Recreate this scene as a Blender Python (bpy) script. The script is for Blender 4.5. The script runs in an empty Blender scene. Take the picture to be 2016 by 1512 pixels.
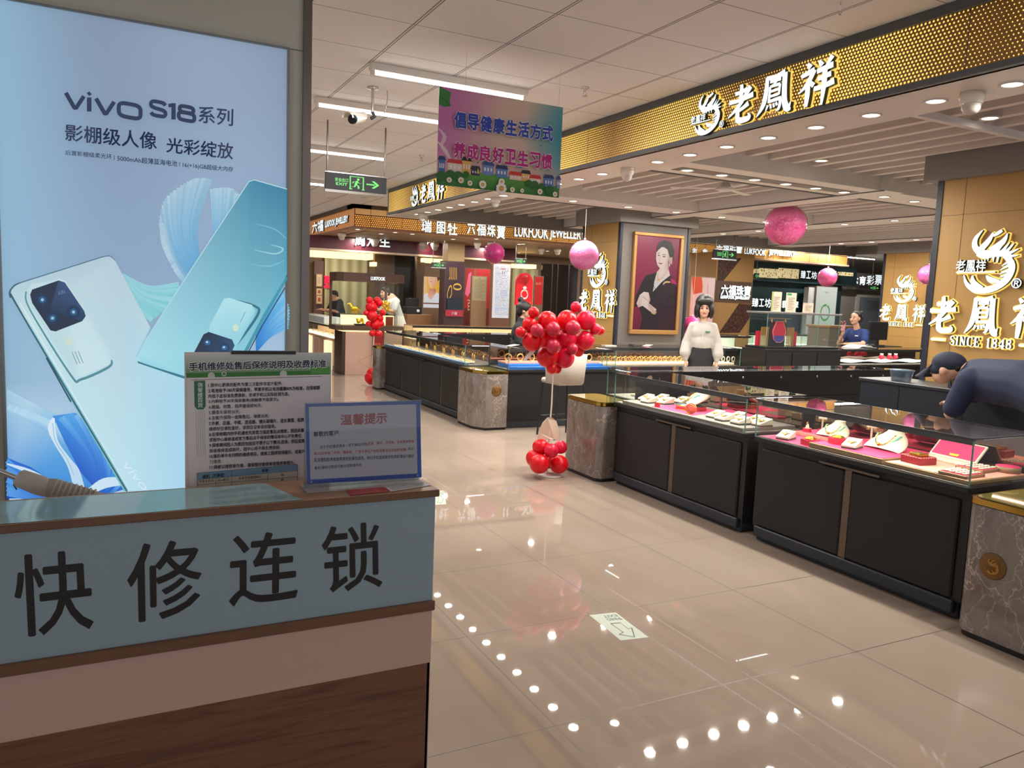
import bpy, bmesh, math, random
from mathutils import Vector, Matrix
from mathutils.geometry import tessellate_polygon

S = bpy.context.scene
COL = S.collection
PI = math.pi
rnd = random.Random(7)

# ------------------------------------------------------------------ camera
FPX, YAW, PITCH, ROLL, EYE = 1532.16, -0.473928, -0.111556, 0.0408325, 1.553
_cy, _sy, _cp, _sp = math.cos(YAW), math.sin(YAW), math.cos(PITCH), math.sin(PITCH)
FWD = Vector((-_sy * _cp, _cy * _cp, _sp))
_r = Vector((_cy, _sy, 0)); _u = _r.cross(FWD)
RGT = _r * math.cos(ROLL) + _u * math.sin(ROLL)
UPV = -_r * math.sin(ROLL) + _u * math.cos(ROLL)
cam = bpy.data.cameras.new('camera')
cam.sensor_width = 36.0; cam.lens = FPX / 2016 * 36.0; cam.clip_start = 0.05; cam.clip_end = 200
camo = bpy.data.objects.new('camera', cam); COL.objects.link(camo)
M = Matrix.Identity(4)
for i in range(3):
    M[i][0] = RGT[i]; M[i][1] = UPV[i]; M[i][2] = -FWD[i]
M[2][3] = EYE
camo.matrix_world = M
S.camera = camo

# ------------------------------------------------------------------ world, exposure
w = bpy.data.worlds.new('world'); S.world = w; w.use_nodes = True
w.node_tree.nodes['Background'].inputs[0].default_value = (0.98, 0.97, 1.0, 1)
w.node_tree.nodes['Background'].inputs[1].default_value = 0.72
S.view_settings.view_transform = 'Standard'; S.view_settings.look = 'None'
S.view_settings.gamma = 1.0; S.view_settings.use_curve_mapping = False
S.view_settings.exposure = 0.0
S.cycles.use_denoising = True
S.cycles.max_bounces = 8; S.cycles.transparent_max_bounces = 32
S.cycles.sample_clamp_indirect = 4.0
S.cycles.caustics_reflective = False; S.cycles.caustics_refractive = False
TUBE_W, SPOT_W, STRIP_W = 26.0, 5.5, 5.0     # lamp powers (W): ceiling tube, downlight, display strip per metre


def area(loc, sx, sy, power, rot=(0, 0, 0), color=(1, 1, 1), shape='RECTANGLE', spread=PI):
    l = bpy.data.lights.new('lamp_light', 'AREA'); l.shape = shape; l.size = sx; l.size_y = sy
    l.energy = power; l.color = color; l.spread = spread
    o = bpy.data.objects.new('lamp_light', l); COL.objects.link(o)
    o.location = loc; o.rotation_euler = rot
    return o


# ------------------------------------------------------------------ photo ray helpers (pixel of the 2016x1512 photo -> point on a real plane)
def P(px, py, x=None, y=None, z=None):
    d = RGT * (px - 1008) + UPV * (756 - py) + FWD * FPX
    if x is not None: t = x / d.x
    elif y is not None: t = y / d.y
    else: t = (z - EYE) / d.z
    p = d * t
    return Vector((p.x, p.y, p.z + EYE))


# ------------------------------------------------------------------ colours and materials
def lin(c):
    out = []
    for v in c[:3]:
        v = v / 255.0
        out.append(v / 12.92 if v <= 0.04045 else ((v + 0.055) / 1.055) ** 2.4)
    return (out[0], out[1], out[2], 1.0)


MATS = {}


def mat(name, c=(200, 200, 200), rough=0.5, metal=0.0, emit=0.0, ec=None, spec=0.5, coat=0.0, alpha=1.0):
    if name in MATS: return MATS[name]
    m = bpy.data.materials.new(name); m.use_nodes = True
    b = m.node_tree.nodes['Principled BSDF']
    b.inputs['Base Color'].default_value = lin(c)
    b.inputs['Roughness'].default_value = rough
    b.inputs['Metallic'].default_value = metal
    b.inputs['Specular IOR Level'].default_value = spec
    b.inputs['Coat Weight'].default_value = coat
    b.inputs['Alpha'].default_value = alpha
    if emit:
        b.inputs['Emission Color'].default_value = lin(ec or c)
        b.inputs['Emission Strength'].default_value = emit
    m.diffuse_color = lin(c)
    MATS[name] = m
    return m


class NT:
    """small helper for node graphs"""
    def __init__(s, m):
        s.m = m; s.t = m.node_tree; s.b = s.t.nodes['Principled BSDF']
    def n(s, typ, **kw):
        o = s.t.nodes.new(typ)
        for k, v in kw.items(): setattr(o, k, v)
        return o
    def l(s, a, b): s.t.links.new(a, b)
    def coord(s, kind='Object'): return s.n('ShaderNodeTexCoord').outputs[kind]
    def math(s, op, a, b=None, c=None):
        o = s.n('ShaderNodeMath', operation=op)
        for i, v in enumerate((a, b, c)):
            if v is None: continue
            if isinstance(v, (int, float)): o.inputs[i].default_value = v
            else: s.l(v, o.inputs[i])
        return o.outputs[0]
    def mix(s, f, a, b):
        o = s.n('ShaderNodeMix', data_type='RGBA')
        for i, v in ((0, f), (6, a), (7, b)):
            if isinstance(v, (int, float, tuple)): o.inputs[i].default_value = v
            else: s.l(v, o.inputs[i])
        return o.outputs[2]
    def ramp(s, f, stops):
        o = s.n('ShaderNodeValToRGB'); e = o.color_ramp.elements
        while len(e) < len(stops): e.new(0.5)
        for i, (p, c) in enumerate(stops): e[i].position = p; e[i].color = lin(c)
        s.l(f, o.inputs[0]); return o.outputs[0]
    def noise(s, co, scale, detail=4, rough=0.55, dist=0.0):
        o = s.n('ShaderNodeTexNoise'); o.inputs['Scale'].default_value = scale
        o.inputs['Detail'].default_value = detail; o.inputs['Roughness'].default_value = rough
        o.inputs['Distortion'].default_value = dist
        if co is not None: s.l(co, o.inputs['Vector'])
        return o.outputs['Fac']
    def mapping(s, co, sc=(1, 1, 1), rot=(0, 0, 0), loc=(0, 0, 0)):
        o = s.n('ShaderNodeMapping'); o.inputs['Scale'].default_value = sc; o.inputs['Rotation'].default_value = rot
        o.inputs['Location'].default_value = loc; s.l(co, o.inputs[0]); return o.outputs[0]
    def sep(s, co):
        o = s.n('ShaderNodeSeparateXYZ'); s.l(co, o.inputs[0]); return o.outputs
    def base(s, c): s.l(c, s.b.inputs['Base Color'])


def grid_line(nt, v, off, pitch, half):
    """1 on lines v = off + k*pitch, width 2*half"""
    a = nt.math('SUBTRACT', v, off - half)
    a = nt.math('MODULO', nt.math('ADD', a, pitch * 200), pitch)
    return nt.math('LESS_THAN', a, 2 * half)


def floor_mat():
    m = mat('polished_tile', (158, 140, 121), 0.06, spec=0.6); nt = NT(m)
    co = nt.coord(); x, y, z = nt.sep(co)
    g = nt.math('MAXIMUM', grid_line(nt, x, 2.212, 0.797, 0.0022), grid_line(nt, y, 3.105, 0.806, 0.0022))
    n1 = nt.noise(nt.mapping(co, (1.0, 0.35, 1)), 2.2, 5, 0.6, 0.6)
    c = nt.ramp(n1, [(0.3, (162, 145, 130)), (0.7, (173, 156, 141))])
    nt.base(nt.mix(g, c, lin((70, 58, 48))))
    nt.l(nt.math('MULTIPLY_ADD', g, 0.4, 0.02), nt.b.inputs['Roughness'])
    return m


def ceiling_mat():
    m = mat('ceiling_tile', (238, 238, 240), 0.85, spec=0.2); nt = NT(m)
    co = nt.coord(); x, y, z = nt.sep(co)
    gx = grid_line(nt, x, 2.16, 0.602, 0.004); gx2 = grid_line(nt, x, 2.176, 0.602, 0.0035)
    gy = grid_line(nt, y, 4.47, 0.6005, 0.003)
    g = nt.math('MAXIMUM', nt.math('MAXIMUM', gx, gx2), gy)
    n1 = nt.noise(co, 260, 2)
    c = nt.ramp(n1, [(0.3, (234, 236, 240)), (0.7, (242, 243, 246))])
    nt.base(nt.mix(g, c, lin((132, 132, 134))))
    return m


def wood_mat(name, dark, light, axis_scale=(1.2, 18, 18)):
    m = mat(name, light, 0.42); nt = NT(m)
    co = nt.mapping(nt.coord(), axis_scale)
    n1 = nt.noise(co, 1.6, 7, 0.62, 1.4); n2 = nt.noise(nt.mapping(nt.coord(), (4, 160, 160)), 1.0, 3)
    c = nt.ramp(n1, [(0.3, dark), (0.52, light), (0.72, tuple(int(d * .6 + l * .4) for d, l in zip(dark, light)))])
    k = nt.math('MULTIPLY', n2, 0.35)
    nt.base(nt.mix(k, c, lin(dark)))
    return m


def marble_mat():
    m = mat('grey_brown_marble', (120, 112, 105), 0.12, spec=0.5); nt = NT(m)
    co = nt.coord()
    n1 = nt.noise(co, 3.2, 6, 0.6, 1.2)
    base = nt.ramp(n1, [(0.28, (100, 82, 74)), (0.5, (122, 114, 108)), (0.7, (136, 129, 123))])
    def vein(scale, wdt, dist, loc):
        v = nt.n('ShaderNodeTexVoronoi', feature='DISTANCE_TO_EDGE'); v.inputs['Scale'].default_value = scale
        nz = nt.n('ShaderNodeTexNoise'); nz.inputs['Scale'].default_value = 9.0; nz.inputs['Detail'].default_value = 6
        nt.l(co, nz.inputs['Vector'])
        a = nt.n('ShaderNodeVectorMath', operation='MULTIPLY_ADD'); nt.l(nz.outputs['Color'], a.inputs[0])
        a.inputs[1].default_value = (dist,) * 3; nt.l(nt.mapping(co, (1.2, 1.2, .55), (0.5, 0.6, 0.2), loc), a.inputs[2])
        nt.l(a.outputs[0], v.inputs['Vector'])
        return nt.math('SMOOTH_MIN', nt.math('SUBTRACT', 1.0, nt.math('MINIMUM', nt.math('DIVIDE', v.outputs['Distance'], wdt), 1.0)), 1.0, 0.1)
    v1 = vein(3.4, 0.014, 0.22, (0, 0, 0)); v2 = vein(8.0, 0.02, 0.18, (3, 1, 2))
    msk = nt.noise(co, 2.6, 3)
    v = nt.math('MAXIMUM', nt.math('MULTIPLY', v1, 0.62), nt.math('MULTIPLY', v2, nt.math('MULTIPLY', msk, 0.8)))
    nt.base(nt.mix(v, base, lin((205, 190, 178))))
    return m


def perforated_mat(name, pitch, plane, panel=(150, 114, 66), glow=(255, 212, 104), strength=1.15, smin=0.13, smax=0.31, wob=1.6):
    """gold sheet with a hexagonal grid of back-lit holes; hole size drifts along the sheet"""
    m = mat(name, panel, 0.38, 0.55); nt = NT(m)
    co = nt.coord(); s = nt.sep(co); a, b = (s[1], s[2]) if plane == 'yz' else (s[0], s[2])
    row = nt.math('DIVIDE', b, pitch * 0.866)
    ri = nt.math('FLOOR', row)
    odd = nt.math('MULTIPLY', nt.math('MODULO', nt.math('ADD', ri, 1000), 2.0), 0.5)
    u = nt.math('SUBTRACT', nt.math('FRACT', nt.math('ADD', nt.math('DIVIDE', a, pitch), odd)), 0.5)
    v = nt.math('MULTIPLY', nt.math('SUBTRACT', nt.math('FRACT', row), 0.5), 0.866)
    d = nt.math('SQRT', nt.math('ADD', nt.math('MULTIPLY', u, u), nt.math('MULTIPLY', v, v)))
    wv = nt.math('ABSOLUTE', nt.math('SINE', nt.math('MULTIPLY', nt.math('SUBTRACT', a, 4.0), PI / wob)))
    r = nt.math('MULTIPLY_ADD', wv, smax - smin, smin)
    hole = nt.math('LESS_THAN', d, r)
    nt.l(nt.mix(hole, lin(panel), lin(glow)), nt.b.inputs['Base Color'])
    nt.l(nt.mix(hole, (0, 0, 0, 1), lin(glow)), nt.b.inputs['Emission Color'])
    nt.b.inputs['Emission Strength'].default_value = strength
    return m


def glass_mat(name='clear_glass', tint=(244, 250, 248), gain=1.0):
    if name in MATS: return MATS[name]
    m = bpy.data.materials.new(name); m.use_nodes = True; t = m.node_tree
    for n in list(t.nodes):
        if n.type == 'BSDF_PRINCIPLED': t.nodes.remove(n)
    out = [n for n in t.nodes if n.type == 'OUTPUT_MATERIAL'][0]
    tr = t.nodes.new('ShaderNodeBsdfTransparent'); tr.inputs[0].default_value = lin(tint)
    gl = t.nodes.new('ShaderNodeBsdfGlossy'); gl.inputs['Roughness'].default_value = 0.0
    lw = t.nodes.new('ShaderNodeLayerWeight'); lw.inputs['Blend'].default_value = 0.5
    pw = t.nodes.new('ShaderNodeMath'); pw.operation = 'POWER'; pw.inputs[1].default_value = 4.6
    mu = t.nodes.new('ShaderNodeMath'); mu.operation = 'MULTIPLY_ADD'; mu.inputs[1].default_value = 0.95 * gain; mu.inputs[2].default_value = 0.045 * gain; mu.use_clamp = True
    t.links.new(lw.outputs['Facing'], pw.inputs[0])
    mx = t.nodes.new('ShaderNodeMixShader')
    t.links.new(pw.outputs[0], mu.inputs[0]); t.links.new(mu.outputs[0], mx.inputs[0])
    t.links.new(tr.outputs[0], mx.inputs[1]); t.links.new(gl.outputs[0], mx.inputs[2])
    t.links.new(mx.outputs[0], out.inputs[0])
    MATS[name] = m
    return m


def print_mat(name, emit=0.0, rough=0.55):
    """ink colours come from the mesh's Col attribute; emit > 0 for back-lit film, or a glow added to a plain print"""
    if name in MATS: return MATS[name]
    m = mat(name, (255, 255, 255), rough); nt = NT(m)
    a = nt.n('ShaderNodeAttribute'); a.attribute_name = 'Col'
    nt.base(a.outputs['Color'])
    if emit:
        nt.l(a.outputs['Color'], nt.b.inputs['Emission Color']); nt.b.inputs['Emission Strength'].default_value = emit
        nt.b.inputs['Base Color'].default_value = (0, 0, 0, 1)
        mu = nt.mix(0.85, a.outputs['Color'], (0, 0, 0, 1)); nt.base(mu)
    return m


# ------------------------------------------------------------------ objects
def tag(o, label=None, cat=None, group=None, kind=None):
    if label: o['label'] = label
    if cat: o['category'] = cat
    if group: o['group'] = group
    if kind: o['kind'] = kind
    return o


def thing(name, label, cat, loc=(0, 0, 0), rotz=0.0, group=None, kind=None):
    o = bpy.data.objects.new(name, None); COL.objects.link(o)
    o.location = loc; o.rotation_euler = (0, 0, rotz); o.empty_display_size = 0.1
    return tag(o, label, cat, group, kind)


def dup(root, loc=None, rotz=None, label=None, group=None):
    r = root.copy(); COL.objects.link(r)
    if loc is not None: r.location = loc
    if rotz is not None: r.rotation_euler = (0, 0, rotz)
    if label: r['label'] = label
    if group: r['group'] = group
    for ch in list(root.children):
        c = ch.copy(); COL.objects.link(c); c.parent = r
        for g in list(ch.children):
            d = g.copy(); COL.objects.link(d); d.parent = c
    return r


class MB:
    """collects shapes; build() links them as ONE mesh object"""
    def __init__(s): s.v = []; s.f = []; s.m = []; s.smooth = []; s.c = []
    def add(s, vs, fs, mi=0, sm=False, col=None):
        o = len(s.v); s.v += [tuple(v) for v in vs]
        for f in fs: s.f.append([i + o for i in f]); s.m.append(mi); s.smooth.append(sm); s.c.append(col)
        return s
    def box(s, x0, y0, z0, x1, y1, z1, mi=0):
        vs = [(x, y, z) for z in (z0, z1) for y in (y0, y1) for x in (x0, x1)]
        return s.add(vs, [(0, 2, 3, 1), (4, 5, 7, 6), (0, 1, 5, 4), (2, 6, 7, 3), (0, 4, 6, 2), (1, 3, 7, 5)], mi)
    def bbox(s, x0, y0, z0, x1, y1, z1, b=0.004, mi=0):
        """bevelled box: 24 corner points"""
        vs = []; idx = {}
        X, Y, Z = (x0, x1), (y0, y1), (z0, z1)
        for i in (0, 1):
            for j in (0, 1):
                for k in (0, 1):
                    sx, sy, sz = (b if i == 0 else -b), (b if j == 0 else -b), (b if k == 0 else -b)
                    idx[i, j, k, 'x'] = len(vs); vs.append((X[i], Y[j] + sy, Z[k] + sz))
                    idx[i, j, k, 'y'] = len(vs); vs.append((X[i] + sx, Y[j], Z[k] + sz))
                    idx[i, j, k, 'z'] = len(vs); vs.append((X[i] + sx, Y[j] + sy, Z[k]))
        fs = []
        I = idx
        for i in (0, 1):
            q = [I[i, 0, 0, 'x'], I[i, 1, 0, 'x'], I[i, 1, 1, 'x'], I[i, 0, 1, 'x']]; fs.append(q if i else q[::-1])
            q = [I[0, i, 0, 'y'], I[1, i, 0, 'y'], I[1, i, 1, 'y'], I[0, i, 1, 'y']]; fs.append(q[::-1] if i else q)
            q = [I[0, 0, i, 'z'], I[1, 0, i, 'z'], I[1, 1, i, 'z'], I[0, 1, i, 'z']]; fs.append(q if i else q[::-1])
        for a in (0, 1):
            for c in (0, 1):
                fs.append([I[a, c, 0, 'x'], I[a, c, 0, 'y'], I[a, c, 1, 'y'], I[a, c, 1, 'x']])
                fs.append([I[a, 0, c, 'x'], I[a, 0, c, 'z'], I[a, 1, c, 'z'], I[a, 1, c, 'x']])
                fs.append([I[0, a, c, 'y'], I[0, a, c, 'z'], I[1, a, c, 'z'], I[1, a, c, 'y']])
                for k in (0, 1): fs.append([I[a, c, k, 'x'], I[a, c, k, 'y'], I[a, c, k, 'z']])
        return s.add(vs, fs, mi)
    def quad(s, a, b, c, d, mi=0): return s.add([a, b, c, d], [(0, 1, 2, 3)], mi)
    def prism(s, pts, z0, z1, mi=0, axis='z', smi=None, cap=True):
        """polygon extruded along axis; pts are the two other coordinates"""
        n = len(pts)
        def pt(a, b, c):
            return (a, b, c) if axis == 'z' else ((a, c, b) if axis == 'y' else (c, a, b))
        vs = [pt(p[0], p[1], z0) for p in pts] + [pt(p[0], p[1], z1) for p in pts]
        smi = mi if smi is None else smi
        s.add(vs, [(i, (i + 1) % n, n + (i + 1) % n, n + i) for i in range(n)], smi)
        if cap:
            tri = tessellate_polygon([[Vector((p[0], p[1], 0)) for p in pts]])
            s.add(vs[:n], tri, mi); s.add(vs[n:], tri, mi)
        return s
    def lathe(s, prof, cx=0, cy=0, seg=24, mi=0, sm=True, caps=True, sx=1.0, sy=1.0):
        vs = []; fs = []; n = len(prof)
        for i in range(seg):
            a = 2 * PI * i / seg
            for r, z in prof: vs.append((cx + r * math.cos(a) * sx, cy + r * math.sin(a) * sy, z))
        for i in range(seg):
            j = (i + 1) % seg
            for k in range(n - 1): fs.append((i * n + k, j * n + k, j * n + k + 1, i * n + k + 1))
        s.add(vs, fs, mi, sm)
        if caps:
            for k in (0, n - 1):
                if prof[k][0] > 1e-5: s.add([vs[i * n + k] for i in range(seg)], [tuple(range(seg))], mi)
        return s
    def cyl(s, x, y, z0, z1, r, seg=20, mi=0): return s.lathe([(r, z0), (r, z1)], x, y, seg, mi)
    def sphere(s, c, r, seg=20, rings=12, mi=0, sc=(1, 1, 1)):
        vs = []; fs = []
        for j in range(rings + 1):
            t = PI * j / rings
            for i in range(seg):
                a = 2 * PI * i / seg
                vs.append((c[0] + r * sc[0] * math.sin(t) * math.cos(a), c[1] + r * sc[1] * math.sin(t) * math.sin(a), c[2] + r * sc[2] * math.cos(t)))
        for j in range(rings):
            for i in range(seg):
                k = (i + 1) % seg
                fs.append((j * seg + i, j * seg + k, (j + 1) * seg + k, (j + 1) * seg + i))
        return s.add(vs, fs, mi, True)
    def tube(s, pts, r, seg=10, mi=0, r2=None, caps=True):
        """round tube along a polyline; r may be a list"""
        pts = [Vector(p) for p in pts]; n = len(pts)
        rs = r if isinstance(r, (list, tuple)) else [r + ((r2 - r) * i / (n - 1) if r2 is not None else 0) for i in range(n)]
        vs = []; fs = []; up = None
        for i, p in enumerate(pts):
            t = (pts[min(i + 1, n - 1)] - pts[max(i - 1, 0)]).normalized()
            if up is None: up = t.orthogonal().normalized()
            up = (up - t * up.dot(t)); up = up.normalized() if up.length > 1e-6 else t.orthogonal().normalized()
            b = t.cross(up)
            for k in range(seg):
                a = 2 * PI * k / seg; vs.append(p + (up * math.cos(a) + b * math.sin(a)) * rs[i])
        for i in range(n - 1):
            for k in range(seg):
                l = (k + 1) % seg; fs.append((i * seg + k, i * seg + l, (i + 1) * seg + l, (i + 1) * seg + k))
        s.add(vs, fs, mi, True)
        if caps: s.add(vs[:seg], [tuple(range(seg))], mi); s.add(vs[-seg:], [tuple(range(seg))], mi)
        return s
    def torus(s, c, R, r, seg=24, n=8, mi=0, axis='z', sq=1.0):
        pts = []
        for i in range(seg + 1):
            a = 2 * PI * i / seg
            p = (R * math.cos(a), R * math.sin(a) * sq)
            pts.append((c[0] + p[0], c[1] + p[1], c[2]) if axis == 'z' else ((c[0] + p[0], c[1], c[2] + p[1]) if axis == 'y' else (c[0], c[1] + p[0], c[2] + p[1])))
        return s.tube(pts, r, n, mi, caps=False)
    def build(s, name, m, parent=None, loc=(0, 0, 0), fix=True):
        me = bpy.data.meshes.new(name); me.from_pydata(s.v, [], s.f)
        for x in (m if isinstance(m, (list, tuple)) else [m]): me.materials.append(x)
        me.polygons.foreach_set('material_index', s.m); me.polygons.foreach_set('use_smooth', s.smooth)
        if fix:
            bm = bmesh.new(); bm.from_mesh(me); bmesh.ops.recalc_face_normals(bm, faces=bm.faces); bm.to_mesh(me); bm.free()
        me.update()
        o = bpy.data.objects.new(name, me); COL.objects.link(o); o.location = loc
        if parent is not None: o.parent = parent
        return o


def struct(name, mb, m, label=None, parent=None):
    o = mb.build(name, m, parent)
    if parent is None: tag(o, label, None, None, 'structure')
    return o


# ------------------------------------------------------------------ lettering
_TX = {}


def text_polys(body):
    """triangles of a line of type, scaled so that its box is 0..1 x 0..1; also its aspect (w/h)"""
    if body in _TX: return _TX[body]
    cu = bpy.data.curves.new('type', 'FONT'); cu.body = body; cu.size = 1.0; cu.fill_mode = 'FRONT'; cu.resolution_u = 3
    o = bpy.data.objects.new('type', cu); COL.objects.link(o)
    dg = bpy.context.evaluated_depsgraph_get(); ev = o.evaluated_get(dg)
    me = bpy.data.meshes.new_from_object(ev)
    vs = [(v.co.x, v.co.y) for v in me.vertices]; fs = [tuple(p.vertices) for p in me.polygons]
    ed = {}
    for f in fs:
        for i in range(len(f)):
            k = tuple(sorted((f[i], f[(i + 1) % len(f)]))); ed[k] = ed.get(k, 0) + 1
    be = [k for k, n in ed.items() if n == 1]
    bpy.data.objects.remove(o); bpy.data.meshes.remove(me); bpy.data.curves.remove(cu)
    x0 = min(v[0] for v in vs); x1 = max(v[0] for v in vs); y0 = min(v[1] for v in vs); y1 = max(v[1] for v in vs)
    n = [((v[0] - x0) / (x1 - x0), (v[1] - y0) / (y1 - y0)) for v in vs]
    _TX[body] = (n, fs, be, (x1 - x0) / (y1 - y0))
    return _TX[body]


def smooth_line(pts, sub=5):
    if len(pts) < 3: return pts
    out = []; n = len(pts)
    for i in range(n - 1):
        p0 = pts[max(i - 1, 0)]; p1 = pts[i]; p2 = pts[i + 1]; p3 = pts[min(i + 2, n - 1)]
        for k in range(sub):
            t = k / sub
            out.append(tuple(0.5 * ((2 * b) + (-a + c) * t + (2 * a - 5 * b + 4 * c - d) * t * t + (-a + 3 * b - 3 * c + d) * t ** 3) for a, b, c, d in zip(p0, p1, p2, p3)))
    out.append(pts[-1]); return out


def brush(pts, ws, curve=True, grow=0.0):
    """outline polygon of a brush stroke: points with widths"""
    q = [(p[0], p[1], w) for p, w in zip(pts, ws)]
    if curve: q = smooth_line(q)
    L = []; R = []
    n = len(q)
    for i in range(n):
        a = q[max(i - 1, 0)]; b = q[min(i + 1, n - 1)]
        dx, dy = b[0] - a[0], b[1] - a[1]; l = math.hypot(dx, dy) or 1
        nx, ny = -dy / l, dx / l; h = q[i][2] / 2 + grow
        ex = (-dx / l * grow * .8 if i == 0 else (dx / l * grow * .8 if i == n - 1 else 0)); ey = (-dy / l * grow * .8 if i == 0 else (dy / l * grow * .8 if i == n - 1 else 0))
        L.append((q[i][0] + nx * h + ex, q[i][1] + ny * h + ey)); R.append((q[i][0] - nx * h + ex, q[i][1] - ny * h + ey))
    quads = []
    for i in range(n - 1): quads.append([L[i], L[i + 1], R[i + 1], R[i]])
    return L + R[::-1], quads


def G(*st): return st
# brush characters in a 100 x 100 box: strokes of (points, widths)
GLYPH = {
    'lao': G(([(26, 79), (50, 80), (72, 84)], [9, 8, 11]), ([(49, 100), (50, 80), (48, 58)], [9, 12, 11]), ([(4, 60), (45, 59), (96, 66)], [10, 8, 12]),
             ([(84, 88), (64, 66), (40, 42), (4, 20)], [13, 11, 10, 3]), ([(80, 46), (62, 38), (44, 32)], [12, 9, 8]), ([(41, 50), (40, 22), (44, 8), (62, 5), (86, 8), (82, 20)], [11, 13, 14, 13, 11, 3])),
    'feng': G(([(27, 96), (26, 60), (20, 30), (2, 4)], [9, 11, 11, 2]), ([(24, 94), (50, 92), (76, 97)], [8, 8, 12]), ([(76, 96), (77, 60), (80, 26), (88, 8), (98, 4)], [12, 12, 13, 13, 4]),
              ([(92, 8), (97, 22)], [8, 2]), ([(36, 83), (66, 84)], [6, 7]), ([(54, 82), (46, 72)], [6, 5]), ([(37, 71), (36, 32)], [6, 6]), ([(36, 71), (64, 72)], [5, 6]), ([(64, 72), (63, 46)], [6, 5]),
              ([(38, 59), (62, 60)], [5, 5]), ([(38, 47), (62, 48)], [5, 5]), ([(35, 35), (70, 37)], [6, 7]), ([(69, 38), (66, 14), (58, 8)], [7, 7, 2]), ([(34, 27), (29, 14)], [6, 3]),
              ([(41, 27), (43, 17)], [5, 5]), ([(49, 28), (52, 18)], [5, 5]), ([(56, 29), (60, 21)], [5, 5])),
    'xiang': G(([(20, 98), (30, 87)], [6, 11]), ([(4, 72), (42, 80)], [8, 11]), ([(42, 80), (24, 52), (0, 34)], [11, 10, 2]), ([(26, 58), (26, 26), (24, 0)], [11, 12, 8]), ([(30, 56), (43, 44)], [6, 10]),
               ([(54, 97), (63, 84)], [6, 11]), ([(90, 100), (76, 82)], [11, 6]), ([(49, 74), (94, 80)], [9, 11]), ([(53, 56), (90, 61)], [8, 10]), ([(44, 36), (72, 37), (100, 43)], [9, 9, 12]),
               ([(72, 80), (72, 40), (69, -4)], [11, 12, 5])),
    'phoenix': G(([(76, 61), (91, 42), (85, 20), (64, 5), (38, 2), (21, 12), (14, 27)], [11, 13, 14, 13, 11, 8, 2]), ([(34, 64), (46, 60), (62, 61), (78, 60)], [15, 17, 14, 11]),
                 ([(38, 99), (28, 86), (28, 73), (38, 62)], [2, 9, 12, 12]), ([(56, 94), (50, 82), (38, 68)], [4, 10, 13]), ([(70, 97), (62, 92), (55, 88)], [6, 7, 2]), ([(79, 92), (73, 79), (55, 65)], [2, 11, 15]),
                 ([(73, 73), (64, 63)], [1, 7]), ([(84, 78), (73, 63)], [1, 8]), ([(91, 76), (79, 62)], [1, 8]), ([(99, 67), (83, 60)], [1, 8]), ([(99, 57), (86, 56)], [1, 7]),
                 ([(52, 60), (52, 49)], [7, 1]), ([(60, 60), (61, 47)], [7, 1]), ([(68, 60), (68, 46)], [7, 1]), ([(73, 34), (86, 42)], [1, 6]), ([(72, 28), (86, 34)], [1, 6]), ([(75, 41), (86, 48)], [1, 6]), ([(74, 23), (85, 28)], [1, 5]),
                 ([(29, 26), (32, 14), (48, 6)], [3, 12, 6]), ([(52, 26), (60, 19), (74, 17)], [3, 11, 5]),
                 ([(0, 31.5), (66, 31.5)], [2.6, 2.6])),
    'S': G(([(84, 78), (80, 90), (50, 96), (20, 86), (22, 64), (52, 52), (80, 38), (80, 12), (48, 4), (18, 12), (14, 28)], [8, 10, 10, 18, 22, 22, 22, 18, 10, 10, 8])),
    'I': G(([(50, 4), (50, 96)], [26, 26]), ([(20, 97), (80, 97)], [7, 7]), ([(20, 3), (80, 3)], [7, 7])),
    'N': G(([(22, 3), (22, 96)], [10, 10]), ([(18, 96), (80, 4)], [24, 24]), ([(80, 4), (80, 96)], [10, 10]), ([(4, 97), (30, 97)], [7, 7]), ([(64, 97), (98, 97)], [7, 7]), ([(6, 3), (40, 3)], [7, 7])),
    'C': G(([(88, 74), (78, 92), (50, 97), (22, 80), (16, 50), (22, 20), (50, 3), (78, 8), (90, 26)], [6, 12, 9, 20, 26, 20, 9, 10, 6]), ([(86, 98), (86, 72)], [7, 7])),
    'E': G(([(26, 4), (26, 96)], [24, 24]), ([(10, 97), (86, 97)], [7, 7]), ([(10, 3), (90, 3)], [7, 7]), ([(30, 50), (66, 50)], [7, 7]), ([(86, 98), (86, 76)], [8, 8]), ([(90, 2), (90, 26)], [8, 8]), ([(66, 62), (66, 38)], [7, 7])),
    '1': G(([(52, 4), (52, 97)], [26, 24]), ([(20, 78), (36, 86), (54, 97)], [6, 8, 10]), ([(22, 3), (82, 3)], [7, 7])),
    '8': G(([(50, 96), (26, 88), (24, 66), (50, 54), (76, 40), (80, 16), (50, 4), (20, 16), (24, 40), (50, 54), (76, 66), (74, 88), (50, 96)], [9, 16, 18, 16, 20, 20, 9, 20, 20, 16, 18, 16, 9])),
    '4': G(([(66, 2), (66, 97)], [24, 20]), ([(62, 96), (8, 30)], [9, 9]), ([(6, 29), (96, 29)], [12, 12]), ([(40, 3), (92, 3)], [7, 7])),
    'v': G(([(4, 98), (46, 8)], [20, 20]), ([(54, 8), (98, 98)], [20, 20]), ([(38, 8), (62, 8)], [18, 18])),
}


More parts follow.
